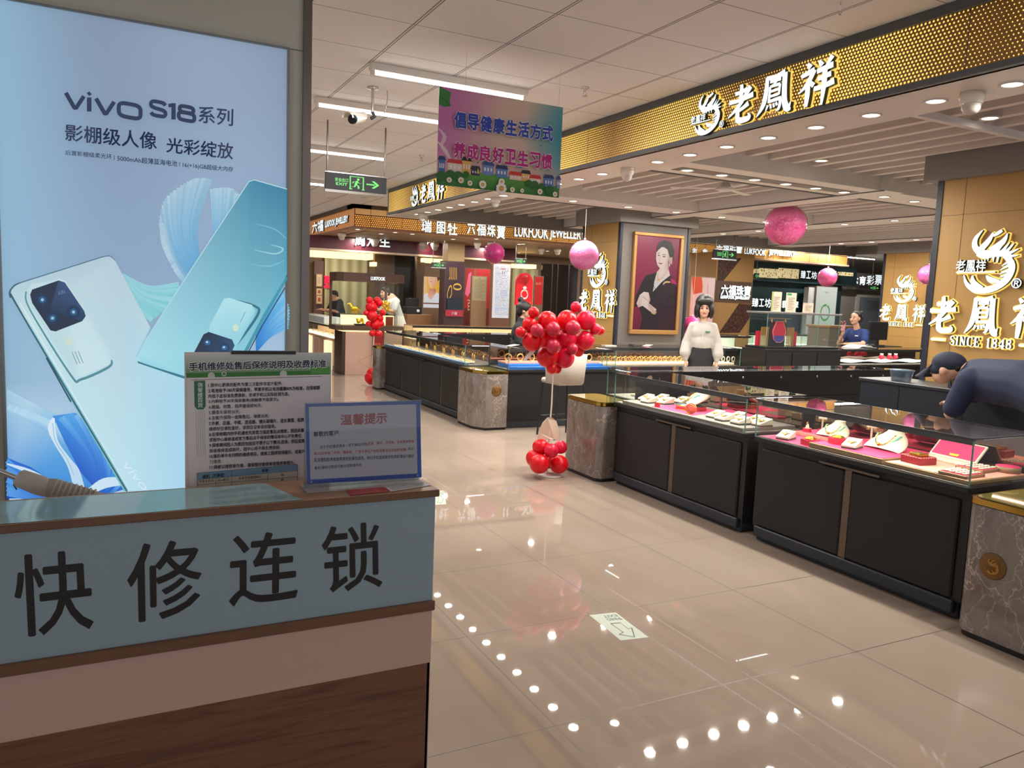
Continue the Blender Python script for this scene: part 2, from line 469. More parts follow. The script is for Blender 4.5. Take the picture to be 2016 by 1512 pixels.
def glyph_solid(mb, key, x, z, w, h, y0, y1, grow=0.0, mi=0, smi=1):
    """a brush glyph as a raised letter in the local x-z plane, front at y0, back at y1; closed with side walls"""
    for k, (pts, ws) in enumerate(GLYPH[key]):
        q = [(p[0] / 100 * w + x, p[1] / 100 * h + z) for p in pts]
        s = (w + h) / 200 * (1.22 if key in ('lao', 'feng', 'xiang') else (0.8 if key == 'phoenix' else 1.0))
        out, quads = brush(q, [a * s for a in ws], True, grow)
        e = 0.0002 * (k % 7)
        for Q in quads:
            mb.add([(p[0], y0 - e, p[1]) for p in Q], [(0, 1, 2, 3)], mi)
        mb.add([(p[0], y0 - e, p[1]) for p in out] + [(p[0], y1, p[1]) for p in out],
               [(i, (i + 1) % len(out), len(out) + (i + 1) % len(out), len(out) + i) for i in range(len(out))], smi)


def text_solid(mb, body, x, z, w, h, y0, y1, bold=0.0, mi=0, smi=1):
    """a line of type as raised letters filling the box x..x+w, z..z+h"""
    vs, fs, be, asp = text_polys(body)
    sh = [(0, 0)] if not bold else [(0, 0), (bold, 0), (-bold, 0), (0, bold), (0, -bold)]
    for k, (dx, dz) in enumerate(sh):
        fr = [(x + v[0] * w + dx, y0 - k * 0.00025, z + v[1] * h + dz) for v in vs]
        mb.add(fr, fs, mi)
        if y1 != y0:
            n = len(fr); bk = [(p[0], y1, p[2]) for p in fr]
            mb.add(fr + bk, [(a, b, n + b, n + a) for a, b in be], smi)


class Art:
    """flat printed artwork: coloured polygons in layers on one plane. M maps (u, v) to the thing's local point, NRM is the way it faces"""
    def __init__(s, M, nrm, eps=0.00012):
        s.M = M; s.nrm = Vector(nrm); s.eps = eps; s.k = 0; s.v = []; s.f = []; s.c = []
    def _put(s, pts, fs, cols):
        o = len(s.v); off = s.nrm * (s.k * s.eps)
        for p in pts: s.v.append(Vector(p) + off)
        for f in fs: s.f.append([i + o for i in f])
        s.c += [lin(c) for c in cols]
    def poly(s, pts, col, cols=None, up=True):
        if up: s.k += 1
        q = [Vector(s.M(*p)) for p in pts]
        ax = max(range(3), key=lambda i: abs(s.nrm[i]))
        fl = [Vector((p[(ax + 1) % 3], p[(ax + 2) % 3], 0)) for p in q]
        s._put(q, tessellate_polygon([fl]), cols or [col] * len(pts))
        return s
    def rect(s, u0, v0, u1, v1, col, cols=None): return s.poly([(u0, v0), (u1, v0), (u1, v1), (u0, v1)], col, cols)
    def circ(s, u, v, r, col, rv=None, n=18, edge=None):
        s.k += 1; rv = rv or r
        pts = [(u, v)] + [(u + r * math.cos(2 * PI * i / n), v + rv * math.sin(2 * PI * i / n)) for i in range(n)]
        s._put([s.M(*p) for p in pts], [(0, 1 + i, 1 + (i + 1) % n) for i in range(n)], [col] + [edge or col] * n); return s
    def line(s, pts, ws, col, curve=True, cols=None):
        s.k += 1
        if not isinstance(ws, (list, tuple)): ws = [ws] * len(pts)
        out, quads = brush(pts, ws, curve)
        for i, Q in enumerate(quads):
            if cols:
                t0 = i / len(quads); t1 = (i + 1) / len(quads)
                f = lambda t: tuple(a + (b - a) * t for a, b in zip(cols[0], cols[1]))
                cc = [f(t0), f(t1), f(t1), f(t0)]
            else: cc = [col] * 4
            s._put([s.M(*p) for p in Q], [(0, 1, 2, 3)], cc)
        return s
    def text(s, body, q, col, bold=0.0):
        """q: corners (TL, TR, BR, BL) in art units"""
        vs, fs, be, asp = text_polys(body)
        tl, tr, br, bl = [Vector(s.M(*p)) for p in q]
        sh = [(0, 0)] if not bold else [(0, 0), (bold, 0), (-bold, 0), (0, bold * asp), (0, -bold * asp)]
        for dx, dy in sh:
            s.k += 0.2
            pts = []
            for a, b in vs:
                a += dx; b += dy
                pts.append((bl * (1 - a) + br * a) * (1 - b) + (tl * (1 - a) + tr * a) * b)
            s._put(pts, fs, [col] * len(pts))
        return s
    def build(s, name, m, parent=None, loc=(0, 0, 0)):
        me = bpy.data.meshes.new(name); me.from_pydata([tuple(v) for v in s.v], [], s.f)
        me.materials.append(m)
        a = me.color_attributes.new('Col', 'FLOAT_COLOR', 'POINT')
        for i, c in enumerate(s.c): a.data[i].color = c
        bm = bmesh.new(); bm.from_mesh(me)
        for f in bm.faces:
            f.normal_update()
            if f.normal.dot(s.nrm) < 0: f.normal_flip()
        bm.to_mesh(me); bm.free()
        o = bpy.data.objects.new(name, me); COL.objects.link(o); o.location = loc
        if parent is not None: o.parent = parent
        return o


def ORD(i):
    return ['first', 'second', 'third', 'fourth', 'fifth', 'sixth', 'seventh', 'eighth', 'ninth', 'tenth', 'eleventh', 'twelfth', 'thirteenth', 'fourteenth', 'fifteenth', 'sixteenth',
            'seventeenth', 'eighteenth', 'nineteenth', 'twentieth', 'twenty-first', 'twenty-second', 'twenty-third', 'twenty-fourth', 'twenty-fifth', 'twenty-sixth', 'twenty-seventh', 'twenty-eighth', 'twenty-ninth', 'thirtieth'][i]
# ================================================================== SETTING
WHITE_PAINT = mat('white_paint', (228, 224, 220), 0.6)
SOFFIT = mat('soffit_paint', (226, 222, 217), 0.35)
SLAT = mat('slat_paint', (228, 222, 217), 0.5)
GREY_BOARD = mat('grey_board', (142, 139, 134), 0.6)
DARK_TRIM = mat('dark_grey_trim', (78, 80, 82), 0.4)
GOLD_CLAD = mat('gold_cladding', (184, 144, 82), 0.42, 0.15)
NAVY = mat('navy_edge', (30, 34, 46), 0.4)
BLACK = mat('black_plastic', (22, 22, 24), 0.4)
CHROME = mat('chrome', (200, 200, 200), 0.18, 1.0)
STEEL = mat('brushed_steel', (120, 112, 108), 0.28, 0.9)
LED = mat('led_white', (255, 252, 245), 0.5, emit=9.0)
LENS = mat('downlight_lens', (255, 246, 226), 0.5, emit=7.0)
SIGN_W = mat('lit_letter_white', (236, 250, 255), 0.5, emit=0.86)
SIGN_SIDE = mat('letter_return', (40, 38, 30), 0.4)
SIGN_HALO = mat('letter_halo', (255, 222, 110), 0.5, emit=0.75)
GLASS = glass_mat()
GLASS_EDGE = mat('glass_edge_green', (96, 140, 128), 0.15)

# floor, ceiling, far walls (X to the right along the shop front, Y away down the aisle)
struct('floor', MB().box(-9, -5, -0.2, 26, 23, 0), floor_mat())
cm = ceiling_mat()
struct('ceiling', MB().box(-9, -5, 3.09, 26, 23, 3.3), cm)
WALLM = mat('wall_paint', (176, 166, 152), 0.8)
struct('wall_right', MB().box(26, -5, 0, 26.2, 23, 3.09), WALLM)
struct('wall_back', MB().box(-9, 23, 0, 26, 23.2, 3.09), mat('far_wall', (150, 134, 112), 0.8))

# pillar wall that carries the light box, with a steel corner trim
BOOTH = mat('booth_panel', (188, 186, 172), 0.7)
wx0, wx1, wy = P(-120, 300, y=3.2).x, 0.700, 3.2
pw = struct('pillar_wall', MB().box(-1.6, wy, 0, wx1 - 0.03, wy + 0.5, 3.09), BOOTH)
MB().box(wx1 - 0.032, wy - 0.012, 0, wx1, wy + 0.5, 3.089).build('corner_trim', STEEL, pw)
MB().box(-1.6, wy - 0.0015, P(565, 98, y=3.2).z + 0.004, wx1 - 0.033, wy, P(565, 98, y=3.2).z + 0.0065).build('panel_joint', DARK_TRIM, pw)

# ------------------------------------------------------------------ canopy over the jewellery counters
FX = 3.73
fascia = tag(MB().prism([(11.7, 2.716), (-1.8, 2.716), (-1.8, 3.088), (11.7, 3.088)], FX + 0.012, FX + 0.05, axis='x').build('canopy_fascia', DARK_TRIM),
             'long gold perforated fascia board along the top of the jewellery canopy', 'fascia', None, 'structure')
perf = perforated_mat('perforated_gold', 0.0225, 'yz')
pm = MB(); pm.box(FX, -1.8, 2.744, FX + 0.012, 11.60, 3.036)
seg = [(FX + 0.10 - 0.10 * math.cos(a), 11.60 + 0.10 * math.sin(a)) for a in [PI / 2 * i / 6 for i in range(7)]]
for (a, b), (c, d) in zip(seg, seg[1:]): pm.quad((a, b, 2.744), (c, d, 2.744), (c, d, 3.036), (a, b, 3.036))
pm.build('perforated_panel', perf, fascia)
tm = MB()
for z0, z1, pr in ((3.036, 3.088, 0.02), (2.714, 2.744, 0.012)):
    tm.box(FX - pr, -1.8, z0, FX + 0.02, 11.6, z1)
    for (a, b), (c, d) in zip(seg, seg[1:]): tm.prism([(a - pr * .6, b + pr * .3), (c - pr * .3, d + pr * .6), (c + .04, d - .04), (a + .04, b - .04)], z0, z1)
tm.build('edge_trim', DARK_TRIM, fascia)
for yy in (2.55, 6.0, 9.0):
    MB().box(FX - 0.0012, yy, 2.744, FX, yy + 0.003, 3.036).build('panel_joint', DARK_TRIM, fascia)
struct('ceiling_soffit', MB().box(FX + 0.02, -1.8, 2.716, 4.25, 11.3, 2.745).box(FX + 0.02, 11.3, 2.70, 13.6, 11.72, 2.73), SOFFIT)
struct('trim_1', MB().box(4.25, 11.27, 2.665, 13.6, 11.31, 2.95), GREY_BOARD)
struct('trim_2', MB().box(13.6, -1.8, 2.70, 13.66, 11.7, 3.0), GREY_BOARD)
struct('trim_3', MB().box(3.85, 11.70, 2.705, 13.6, 11.74, 3.088), DARK_TRIM)
# slats: rails along Y under a plain board
struct('ceiling_board', MB().box(4.25, -1.8, 3.02, 13.6, 11.3, 3.08), mat('board_above_slats', (186, 178, 170), 0.8))
for k in range(36):
    x = 4.36 + k * 0.262
    if x > 13.4: break
    o = MB().box(x, -1.8, 2.845, x + 0.06, 11.26, 2.985).build('ceiling_slat', SLAT); tag(o, None, None, None, 'structure')
BEAM_UNDER = mat('beam_underside', (120, 116, 108), 0.4)
beams = [('x', 4.25, 6.62, 5.27, 5.80), ('x', 6.95, 13.6, 5.30, 5.80), ('x', 4.25, 6.62, 7.92, 8.42), ('x', 6.95, 8.65, 7.92, 8.42),
         ('y', 8.65, 9.15, 5.80, 11.27), ('y', 11.15, 11.68, 5.80, 11.27), ('y', 6.62, 6.95, 5.24, 11.27)]
for ax, a0, a1, b0, b1 in beams:
    sm = struct('ceiling_beam', MB().box(a0, b0, 2.72, a1, b1, 3.0), WHITE_PAINT)
    if ax == 'x' and a0 < 5 and b0 < 6:
        MB().box(a0 + 0.12, 5.47, 2.716, a1 - 0.05, 5.63, 2.7205).build('light_slot', BEAM_UNDER, sm)
    if ax == 'x': MB().box(a0, b1 - 0.03, 2.713, a1, b1 + 0.005, 2.7215).build('beam_edge', DARK_TRIM, sm)
    else: MB().box(a0 - 0.004, b0, 2.713, a0 + 0.025, b1, 2.7215).build('beam_edge', DARK_TRIM, sm)
o = MB().box(4.25, 3.41, 2.80, 13.5, 3.455, 2.846).build('ceiling_rail', WHITE_PAINT); tag(o, None, None, None, 'structure')

# ------------------------------------------------------------------ pillars
def pillar(x0, x1, y0, y1, ztop, name):
    p = struct('pillar_' + name, MB().box(x0 + 0.006, y0 + 0.006, 0, x1 - 0.006, y1 - 0.006, ztop + .2), mat('pillar_grey', (100, 93, 88), 0.45))
    MB().box(x0 - 0.006, y0 + 0.05, 0.0, x0 + 0.006, y1 - 0.045, ztop).build('gold_cladding', GOLD_CLAD, p)
    MB().box(x0 - 0.012, y1 - 0.045, 0, x0 + 0.02, y1 + 0.006, ztop).box(x0 - 0.012, y0 - 0.006, 0, x0 + 0.03, y0 + 0.05, ztop).box(x1 - 0.04, y0 - 0.008, 0, x1 + 0.004, y0 + 0.03, ztop).build('edge_strip', NAVY, p)
    j = MB()
    for z in (1.12, 2.37): j.box(x0 - 0.0075, y0 + 0.05, z, x0 - 0.006, y1 - 0.045, z + 0.0025)
    j.box(x0 - 0.0075, y1 - 0.24, 0, x0 - 0.006, y1 - 0.2375, ztop)
    j.build('panel_joint', mat('joint_brown', (110, 80, 36), 0.6), p)
    MB().box(x0 - 0.09, y0 - 0.10, ztop, x1 + 0.06, y1 + 0.09, ztop + 0.22).build('bulkhead', GREY_BOARD, p)
    return p
PZ = 2.645
pillar(6.2, 7.40, 9.0, 9.97, 2.63, 'left'); pillar(6.2, 7.40, 3.36, 4.36, 2.66, 'right'); pillar(12.8, 14.0, 9.0, 9.97, 2.63, 'far')


def emblem_sign(label, X, yc, with_tag=True, zs=1.0, loc_z=0.0, layout=None):
    """raised lit phoenix emblem, three brush characters and a dated line on a board facing -X"""
    t = thing('phoenix_shop_sign', label, 'sign', (X, yc, 0), -PI / 2)
    d0, d1 = -0.034, -0.008
    def part(name, items):
        f = MB(); h = MB()
        for fn, key, x, z, ww, hh in items:
            if fn == 'g':
                glyph_solid(f, key, x, z, ww, hh, d0, d1); glyph_solid(h, key, x, z, ww, hh, -0.006, -0.003, 0.010, 0, 0)
            elif fn == 't':
                text_solid(f, key, x, z, ww, hh, d0, d1, 0.0012)
            else:
                f.box(x, d0, z, x + ww, d1, z + hh); h.box(x - 0.008, -0.006, z - 0.008, x + ww + .008, -0.003, z + hh + .008)
        o = f.build(name, [SIGN_W, SIGN_SIDE], t)
        if h.v: h.build('halo_glow', SIGN_HALO, o)
    for name, items in layout: part(name, items)
    return t
PL = [('emblem', [('g', 'phoenix', -0.255, 1.745, 0.487, 0.49), ('t', '老鳳祥', -0.26, 1.905, 0.245, 0.095)]), ('registered_mark', [('t', '®', 0.20, 1.775, 0.075, 0.075)]),
      ('character', [('g', 'lao', -0.46, 1.405, 0.245, 0.295)]), ('character', [('g', 'feng', -0.14, 1.395, 0.28, 0.31)]), ('character', [('g', 'xiang', 0.225, 1.395, 0.25, 0.31)]),
      ('dash', [('b', 0, -0.42, 1.335, 0.11, 0.014)]), ('dash', [('b', 0, 0.305, 1.335, 0.11, 0.014)]),
      *[('letter' if c.isalpha() else 'digit', [('g', c, -0.25 + x, 1.306, ww, 0.075)]) for c, x, ww in (('S', 0, .045), ('I', .048, .03), ('N', .084, .055), ('C', .146, .05), ('E', .203, .05), ('1', .30, .04), ('8', .348, .047), ('4', .401, .052), ('8', .457, .047))]]
emblem_sign('lit white phoenix emblem and SINCE 1848 lettering on the large right-hand gold pillar', 6.2 - 0.006, 3.855, layout=PL)
emblem_sign('lit white phoenix emblem and lettering on the gold pillar beside the portrait', 6.2 - 0.006, 9.48, layout=PL)
emblem_sign('lit white phoenix emblem and lettering on the smaller far gold pillar beyond the phone user', 12.8 - 0.006, 9.48, layout=PL)
FL = [('emblem', [('g', 'phoenix', 0.0, 2.742, 0.31, 0.27), ('t', '老鳳祥', -0.005, 2.83, 0.155, 0.052)]), ('registered_mark', [('t', '®', 0.30, 2.755, 0.042, 0.045)]), ('character', [('g', 'lao', 0.375, 2.755, 0.24, 0.245)]),
      ('character', [('g', 'feng', 0.64, 2.752, 0.30, 0.25)]), ('character', [('g', 'xiang', 0.99, 2.75, 0.26, 0.255)])]
emblem_sign('lit white phoenix emblem and three characters on the near part of the gold fascia', FX - 0.001, 4.565, layout=FL)
emblem_sign('white phoenix emblem and characters on the far fascia end, left of the banner', FX - 0.001, 10.53, layout=FL)


# ------------------------------------------------------------------ ceiling lamps
def tube_light(x0, x1, y, label, group=None, power=None):
    t = thing('tube_light', label, 'ceiling light', ((x0 + x1) / 2, y, 3.09), 0, group)
    L = (x1 - x0) / 2
    MB().bbox(-L, -0.035, -0.05, L, 0.035, 0.0, 0.006).build('housing', WHITE_PAINT, t)
    MB().tube([(-L + 0.03, 0, -0.062), (L - 0.03, 0, -0.062)], 0.013, 10).build('tube', LED, t)
    for s in (-1, 1): MB().box(s * (L - 0.02) - 0.012, -0.015, -0.08, s * (L - 0.02) + 0.012, 0.015, -0.05).build('socket', WHITE_PAINT, t)
    area(((x0 + x1) / 2, y, 2.995), (x1 - x0) * .95, 0.05, TUBE_W if power is None else power, color=(1.0, 0.97, 0.94))
    return t
tube_light(1.565, 2.765, 5.35, 'fluorescent tube light on the ceiling just above the pink banner')
tube_light(1.46, 2.66, 6.53, 'fluorescent tube light on the ceiling behind the white bullet camera')
tube_light(1.55, 2.75, 8.70, 'fluorescent tube light on the ceiling above the hanging exit sign')
tube_light(1.55, 2.72, 11.4, 'farthest fluorescent tube light seen through the exit sign rods')
for x, y in ((1.55, 2.3), (1.55, -1.2), (-2.2, 5.35), (-2.2, 8.7), (1.55, 15.5), (-3.2, 13), (-3.0, 2.0)):
    tube_light(x, x + 1.2, y, 'fluorescent tube light on the aisle ceiling outside the photo', 'tube lights outside the photo', 7 if y < 4 else 16)


def make_downlight():
    t = thing('downlight', 'x', 'ceiling light', (0, 0, -20))
    MB().lathe([(0.062, 0.0), (0.064, -0.006), (0.05, -0.007), (0.046, -0.002)], seg=24).build('rim', WHITE_PAINT, t)
    MB().lathe([(0.0, -0.003), (0.047, -0.003)], seg=24, caps=False).build('lens', LENS, t)
    return t
DL = make_downlight(); DL_used = [False]
def downlight(x, y, z, label, power=None, light=True, spread=None, group=None):
    if spread is None: spread = 2.5 if x < 4.2 else PI
    if power is None: power = SPOT_W if x < 4.2 else SPOT_W * 4.0
    o = DL if not DL_used[0] else dup(DL)
    DL_used[0] = True
    o.location = (x, y, z); o['label'] = label
    o['group'] = group or 'round downlights of the jewellery canopy'
    if light: area((x, y, z - 0.012), 0.09, 0.09, power, color=(1.0, 0.945, 0.86), shape='DISK', spread=spread)
    return o
for k in range(25):
    y = 2.498 - 3 * 0.4125 + k * 0.4125
    if 2.3 < y < 5.6 and k >= 3:
        lab = 'soffit downlight under the gold fascia, %s counting left from the photo edge' % ORD(k - 3)
    elif k < 3: lab = 'soffit downlight outside the right photo edge, %s of three' % ORD(k)
    else: lab = 'soffit downlight beyond the second dome camera, %s along the row' % ORD(k - 11)
    downlight(4.035, y, 2.716, lab)
for k in range(6): downlight(4.484 + k * 0.394, 5.552, 2.716, 'downlight in the dark slot of the near white beam, %s from the left' % ORD(k))
for k, x in enumerate((4.9, 5.7, 6.45, 7.21, 8.0)): downlight(x, 8.15, 2.72, 'downlight under the second white beam, %s from the left' % ORD(k))
for k, (x, y) in enumerate(((7.0, 5.52), (7.5, 5.54), (8.3, 5.54))): downlight(x, y, 2.72, 'downlight under the near white beam past its gap, %s from left' % ORD(k))
for k, y in enumerate((6.83, 7.6, 8.4, 9.21, 10.0)): downlight(8.9, y, 2.72, 'downlight under the cross beam right of the portrait, %s from near end' % ORD(k))
for k, y in enumerate((6.7, 7.5, 8.34, 9.17, 9.8)): downlight(11.42, y, 2.72, 'downlight under the cross beam beyond the big pink ball, %s from near end' % ORD(k))
for k, x in enumerate((4.45, 5.4, 6.4, 8.6, 9.6, 10.6, 11.6, 12.6)): downlight(x, 11.5, 2.70, 'downlight under the far canopy edge, %s from the left' % ORD(k), light=k % 2 == 0)
for k, (x, y) in enumerate(((5.13, 3.30), (5.52, 5.02), (4.60, 6.30), (5.21, 9.1), (7.2, 6.3), (7.6, 6.32), (9.8, 7.4), (5.15, 1.6), (6.9, 2.4))):
    downlight(x, y, 2.845, 'downlight set between the ceiling slats, number %s from the camera' % ORD(k), SPOT_W, spread=2.2)


# ------------------------------------------------------------------ cameras, sprinklers, exit sign
def dome_camera(x, y, z, label, s=1.0):
    t = thing('dome_camera', label, 'security camera', (x, y, z))
    MB().lathe([(0.0, 0), (0.058 * s, 0), (0.062 * s, -0.03 * s), (0.056 * s, -0.055 * s), (0.05 * s, -0.06 * s)], seg=24).build('housing', mat('camera_white', (225, 220, 210), 0.35), t)
    MB().lathe([(0.048 * s, -0.055 * s), (0.045 * s, -0.085 * s), (0.032 * s, -0.108 * s), (0.0, -0.118 * s)], seg=24).build('dome', mat('camera_dome', (190, 186, 178), 0.1), t)
    return t
dome_camera(4.03, 2.70, 2.716, 'white dome camera under the canopy soffit near the right photo edge')
dome_camera(4.03, 5.81, 2.716, 'white dome camera under the canopy soffit right of the banner')
dome_camera(4.05, 8.52, 2.716, 'white dome camera under the canopy soffit below the banner')
dome_camera(11.4, 7.55, 2.72, 'white dome camera under the beam beside the far gold pillar')

t = thing('bullet_camera', 'white bullet security camera on a drop pole from the ceiling', 'security camera', (1.772, 5.972, 3.09))
CW = mat('camera_white', (225, 220, 210), 0.35)
MB().lathe([(0.0, 0), (0.045, 0), (0.043, -0.012), (0.012, -0.016)], seg=20).build('mount_plate', CHROME, t)
b1 = P(716, 226, y=5.972) - Vector((1.772, 5.972, 3.09)); b2 = P(690, 233, y=5.80) - Vector((1.772, 5.972, 3.09))
MB().tube([(0, 0, -0.01), (0, 0, b1.z + 0.02)], 0.011, 10).build('pole', CHROME, t)
MB().tube([(0, 0, b1.z + 0.03), (0.02, 0.0, b1.z + 0.0), (-0.01, 0, b1.z - 0.02)], 0.014, 8).build('bracket', BLACK, t)
body = MB(); dirv = (b2 - b1).normalized()
body.tube([b1 + Vector((0, 0.04, -0.012)), b2 + Vector((0.02, 0, -0.005))], 0.034, 16); bo = body.build('housing', CW, t)
MB().tube([b2 + Vector((0.02, 0, -0.005)), b2 + Vector((0.008, -0.012, -0.006))], 0.0345, 16).build('lens_face', mat('lens_blue_black', (16, 24, 36), 0.1), t)
hd = MB()
for s in range(9):
    a0 = PI * s / 9; a1 = PI * (s + 1) / 9
    q = []
    for pt, a in ((b1 + Vector((0, 0.03, -0.012)), a0), (b1 + Vector((0, 0.03, -0.012)), a1), (b2 + Vector((-0.03, -0.02, -0.004)), a1), (b2 + Vector((-0.03, -0.02, -0.004)), a0)):
        sd = dirv.cross(Vector((0, 0, 1))).normalized(); q.append(pt + sd * math.cos(a) * 0.041 + Vector((0, 0, 1)) * math.sin(a) * 0.041)
    hd.quad(*q)
hd.build('sun_hood', CW, t)
MB().tube([(0.12, 0.02, -0.0), (0.125, 0.02, -0.06), (0.10, 0.02, -0.18), (0.04, 0.01, b1.z + 0.02)], 0.004, 6).build('cable', CHROME, t)

for x, y, z, lab in ((3.08, 5.03, 3.09, 'chrome fire sprinkler head on the ceiling right of the banner'), (3.10, 8.5, 3.09, 'chrome fire sprinkler head on the ceiling left of the banner'), ):
    t = thing('fire_sprinkler', lab, 'sprinkler', (x, y, z))
    MB().lathe([(0.0, 0), (0.03, 0), (0.028, -0.006), (0.01, -0.01), (0.008, -0.03), (0.0, -0.03)], seg=16).build('escutcheon', CHROME, t)
    MB().tube([(-0.01, 0, -0.03), (-0.014, 0, -0.045), (0, 0, -0.06), (0.014, 0, -0.045), (0.01, 0, -0.03)], 0.003, 6).build('frame', CHROME, t)
    MB().lathe([(0.0, -0.06), (0.018, -0.06), (0.018, -0.063), (0, -0.063)], seg=12).build('deflector', CHROME, t)
tag(MB().tube([(3.277, 2.94, 3.09), (3.277, 2.94, 3.06), (3.29, 2.94, 3.045), (3.277, 2.94, 3.03), (3.264, 2.94, 3.04)], 0.003, 6).build('ceiling_hook', CHROME), 'small wire hook hanging from the ceiling above the gold fascia', 'hook')
for px, py, lab in ((653, 389, 'round smoke detector on the ceiling left below the exit sign'), (718, 388, 'small white smoke detector on the ceiling right below the exit sign')):
    q = P(px, py, z=3.09)
    tag(MB().lathe([(0, 0), (0.055, 0), (0.055, -0.02), (0.035, -0.045), (0, -0.045)], q.x, q.y, 20).build('smoke_detector', CW, None, (0, 0, 3.09)), lab, 'smoke detector')

GREEN = (120, 235, 120)
def exit_sign(x0, x1, z0, z1, y, label, rods=None, d=0.03, emit=0.9):
    t = thing('exit_sign', label, 'exit sign', ((x0 + x1) / 2, y, z0))
    w2 = (x1 - x0) / 2; h = z1 - z0
    MB().box(-w2, 0, h * .12, w2, d, h).build('panel', mat('exit_panel_dark', (16, 20, 24), 0.6), t)
    MB().box(-w2 - .006, -0.004, 0, w2 + .006, d + .004, h * .13).box(-w2 - .006, -0.004, h * .98, w2 + .006, d + .004, h * 1.03).build('alloy_frame', CHROME, t)
    A = Art(lambda u, v: ((u - .5) * 2 * w2, -0.0008, h * .14 + v * h * .84), (0, -1, 0))
    A.text('安全出口', ((.15, .72), (.36, .72), (.36, .5), (.15, .5)), GREEN, 0.004)
    A.text('EXIT', ((.165, .44), (.35, .44), (.35, .28), (.165, .28)), GREEN, 0.01)
    for a, b, c, e in ((.385, .12, .405, .9), (.6, .12, .62, .9), (.385, .86, .62, .9)): A.rect(a, b, c, e, GREEN)
    A.rect(.38, .1, .43, .16, GREEN); A.rect(.59, .1, .63, .16, GREEN)
    A.circ(.525, .73, .022, GREEN, .07)
    A.line([(.51, .64), (.485, .42)], [.035, .045], GREEN, False); A.line([(.51, .6), (.545, .5), (.575, .53)], .02, GREEN, False); A.line([(.5, .6), (.45, .58), (.435, .48)], .02, GREEN, False)
    A.line([(.49, .42), (.53, .33), (.535, .17)], .028, GREEN, False); A.line([(.485, .42), (.465, .26), (.415, .26)], .028, GREEN, False)
    A.rect(.66, .46, .80, .54, GREEN); A.line([(.77, .72), (.85, .5)], .05, GREEN, False); A.line([(.77, .28), (.85, .5)], .05, GREEN, False)
    A.build('pictogram', print_mat('lit_pictogram', emit), t)
    if rods:
        for rx, rz in rods: MB().tube([(rx, d / 2, h), (rx, d / 2, rz - z0)], 0.0075, 8).build('rod', STEEL, t)
    return t
exit_sign(1.745, 2.325, 2.448, 2.628, 7.32, 'hanging green EXIT sign with running man on two rods above the aisle', [(-0.275, 3.09), (0.275, 3.09)])
# ================================================================== LIGHT BOX, DESK AND NOTICES
LB = lambda u, v: P(u, v, y=3.2 - 0.012) - Vector((0, 3.2, 0))
c_tl, c_tr, c_br, c_bl = P(-6, -12, y=3.188), P(565, 98, y=3.188), P(564, 1010, y=3.188), P(18, 1010, y=3.188)
lx0, lx1, lz1 = (P(3, 500, y=3.188).x), c_tr.x, c_tr.z
lz0 = 0.55
t = thing('light_box', 'tall backlit poster light box of two pale blue phones on the pillar wall', 'advertising light box', (0, 3.2, 0))
fr = MB()
for a in ((lx0 - .012, lz0 - .012, lx0, lz1 + .012), (lx1, lz0 - .012, lx1 + .008, lz1 + .008), (lx0, lz1, lx1, lz1 + .008), (lx0, lz0 - .012, lx1, lz0)):
    fr.box(a[0], -0.02, a[1], a[2], -0.0005, a[3])
fr.build('frame', mat('box_frame', (120, 124, 126), 0.3, 0.6), t)
A = Art(LB, (0, -1, 0), 0.00008)
X0, X1 = lx0, lx1
def lb(u, v): return A.M(u, v)
# background film: pale blue with a lighter left side
RA = Art(lambda u, v: (lx0 + (lx1 - lx0) * u, -0.012, lz0 + (lz1 - lz0) * v), (0, -1, 0), 0.00008)
n = 14; mm = 18
def bgcol(u, v):
    top = (136, 152, 176); mid = (146, 172, 200); low = (190, 224, 240)
    f = (lambda t, a, b: tuple(x + (y - x) * max(0, min(1, t)) for x, y in zip(a, b)))
    c = f((v - .55) / .45, mid, top) if v > .55 else f(v / .55, low, mid)
    c = f(1.0 - u * 3.0, c, (140, 178, 204)) if v > .3 else c
    return tuple(x + 6 * math.sin(7 * u + 3 * v) for x in c)
RA.k = 1
for i in range(n):
    for j in range(mm):
        q = [(i / n, j / mm), ((i + 1) / n, j / mm), ((i + 1) / n, (j + 1) / mm), (i / n, (j + 1) / mm)]
        RA._put([RA.M(*p) for p in q], [(0, 1, 2, 3)], [bgcol(*p) for p in q])
A.v, A.f, A.c, A.k = RA.v, RA.f, RA.c, 2
DK = (26, 42, 74)
# petals: fans of tapering streaks
rr = random.Random(3)
def fan(cx, cy, pts, c0, c1, n=26, w0=2, w1=14, bend=0.15):
    """streaks from a throat to an outline"""
    out = smooth_line([(p[0], p[1]) for p in pts], 8)
    for i in range(n):
        e = out[int((len(out) - 1) * i / (n - 1))]
        mx, my = (cx + e[0]) / 2 + (e[1] - cy) * bend, (cy + e[1]) / 2 - (e[0] - cx) * bend
        g = rr.uniform(0, 0.35); cc = tuple(a + (b - a) * g for a, b in zip(c1, (225, 240, 250)))
        A.line([(cx, cy), (mx, my), e], [w0, (w0 + w1) * .6, w1], c0, True, (c0, cc))
fan(405, 560, [(318, 440), (330, 390), (380, 355), (412, 352)], (84, 160, 212), (152, 186, 204), 26, 4, 13, 0.12)
fan(405, 575, [(418, 372), (450, 370), (470, 385)], (66, 150, 214), (150, 188, 206), 16, 3, 10, -0.05)
fan(405, 580, [(318, 440), (322, 480), (345, 530)], (90, 160, 208), (160, 190, 210), 16, 4, 10, 0.1)
fan(240, 540, [(352, 560), (345, 590), (300, 630)], (150, 205, 215), (120, 200, 208), 16, 6, 10, -0.15)
fan(505, 690, [(564, 640), (564, 600), (545, 560)], (30, 120, 205), (110, 190, 230), 16, 4, 16, 0.1)
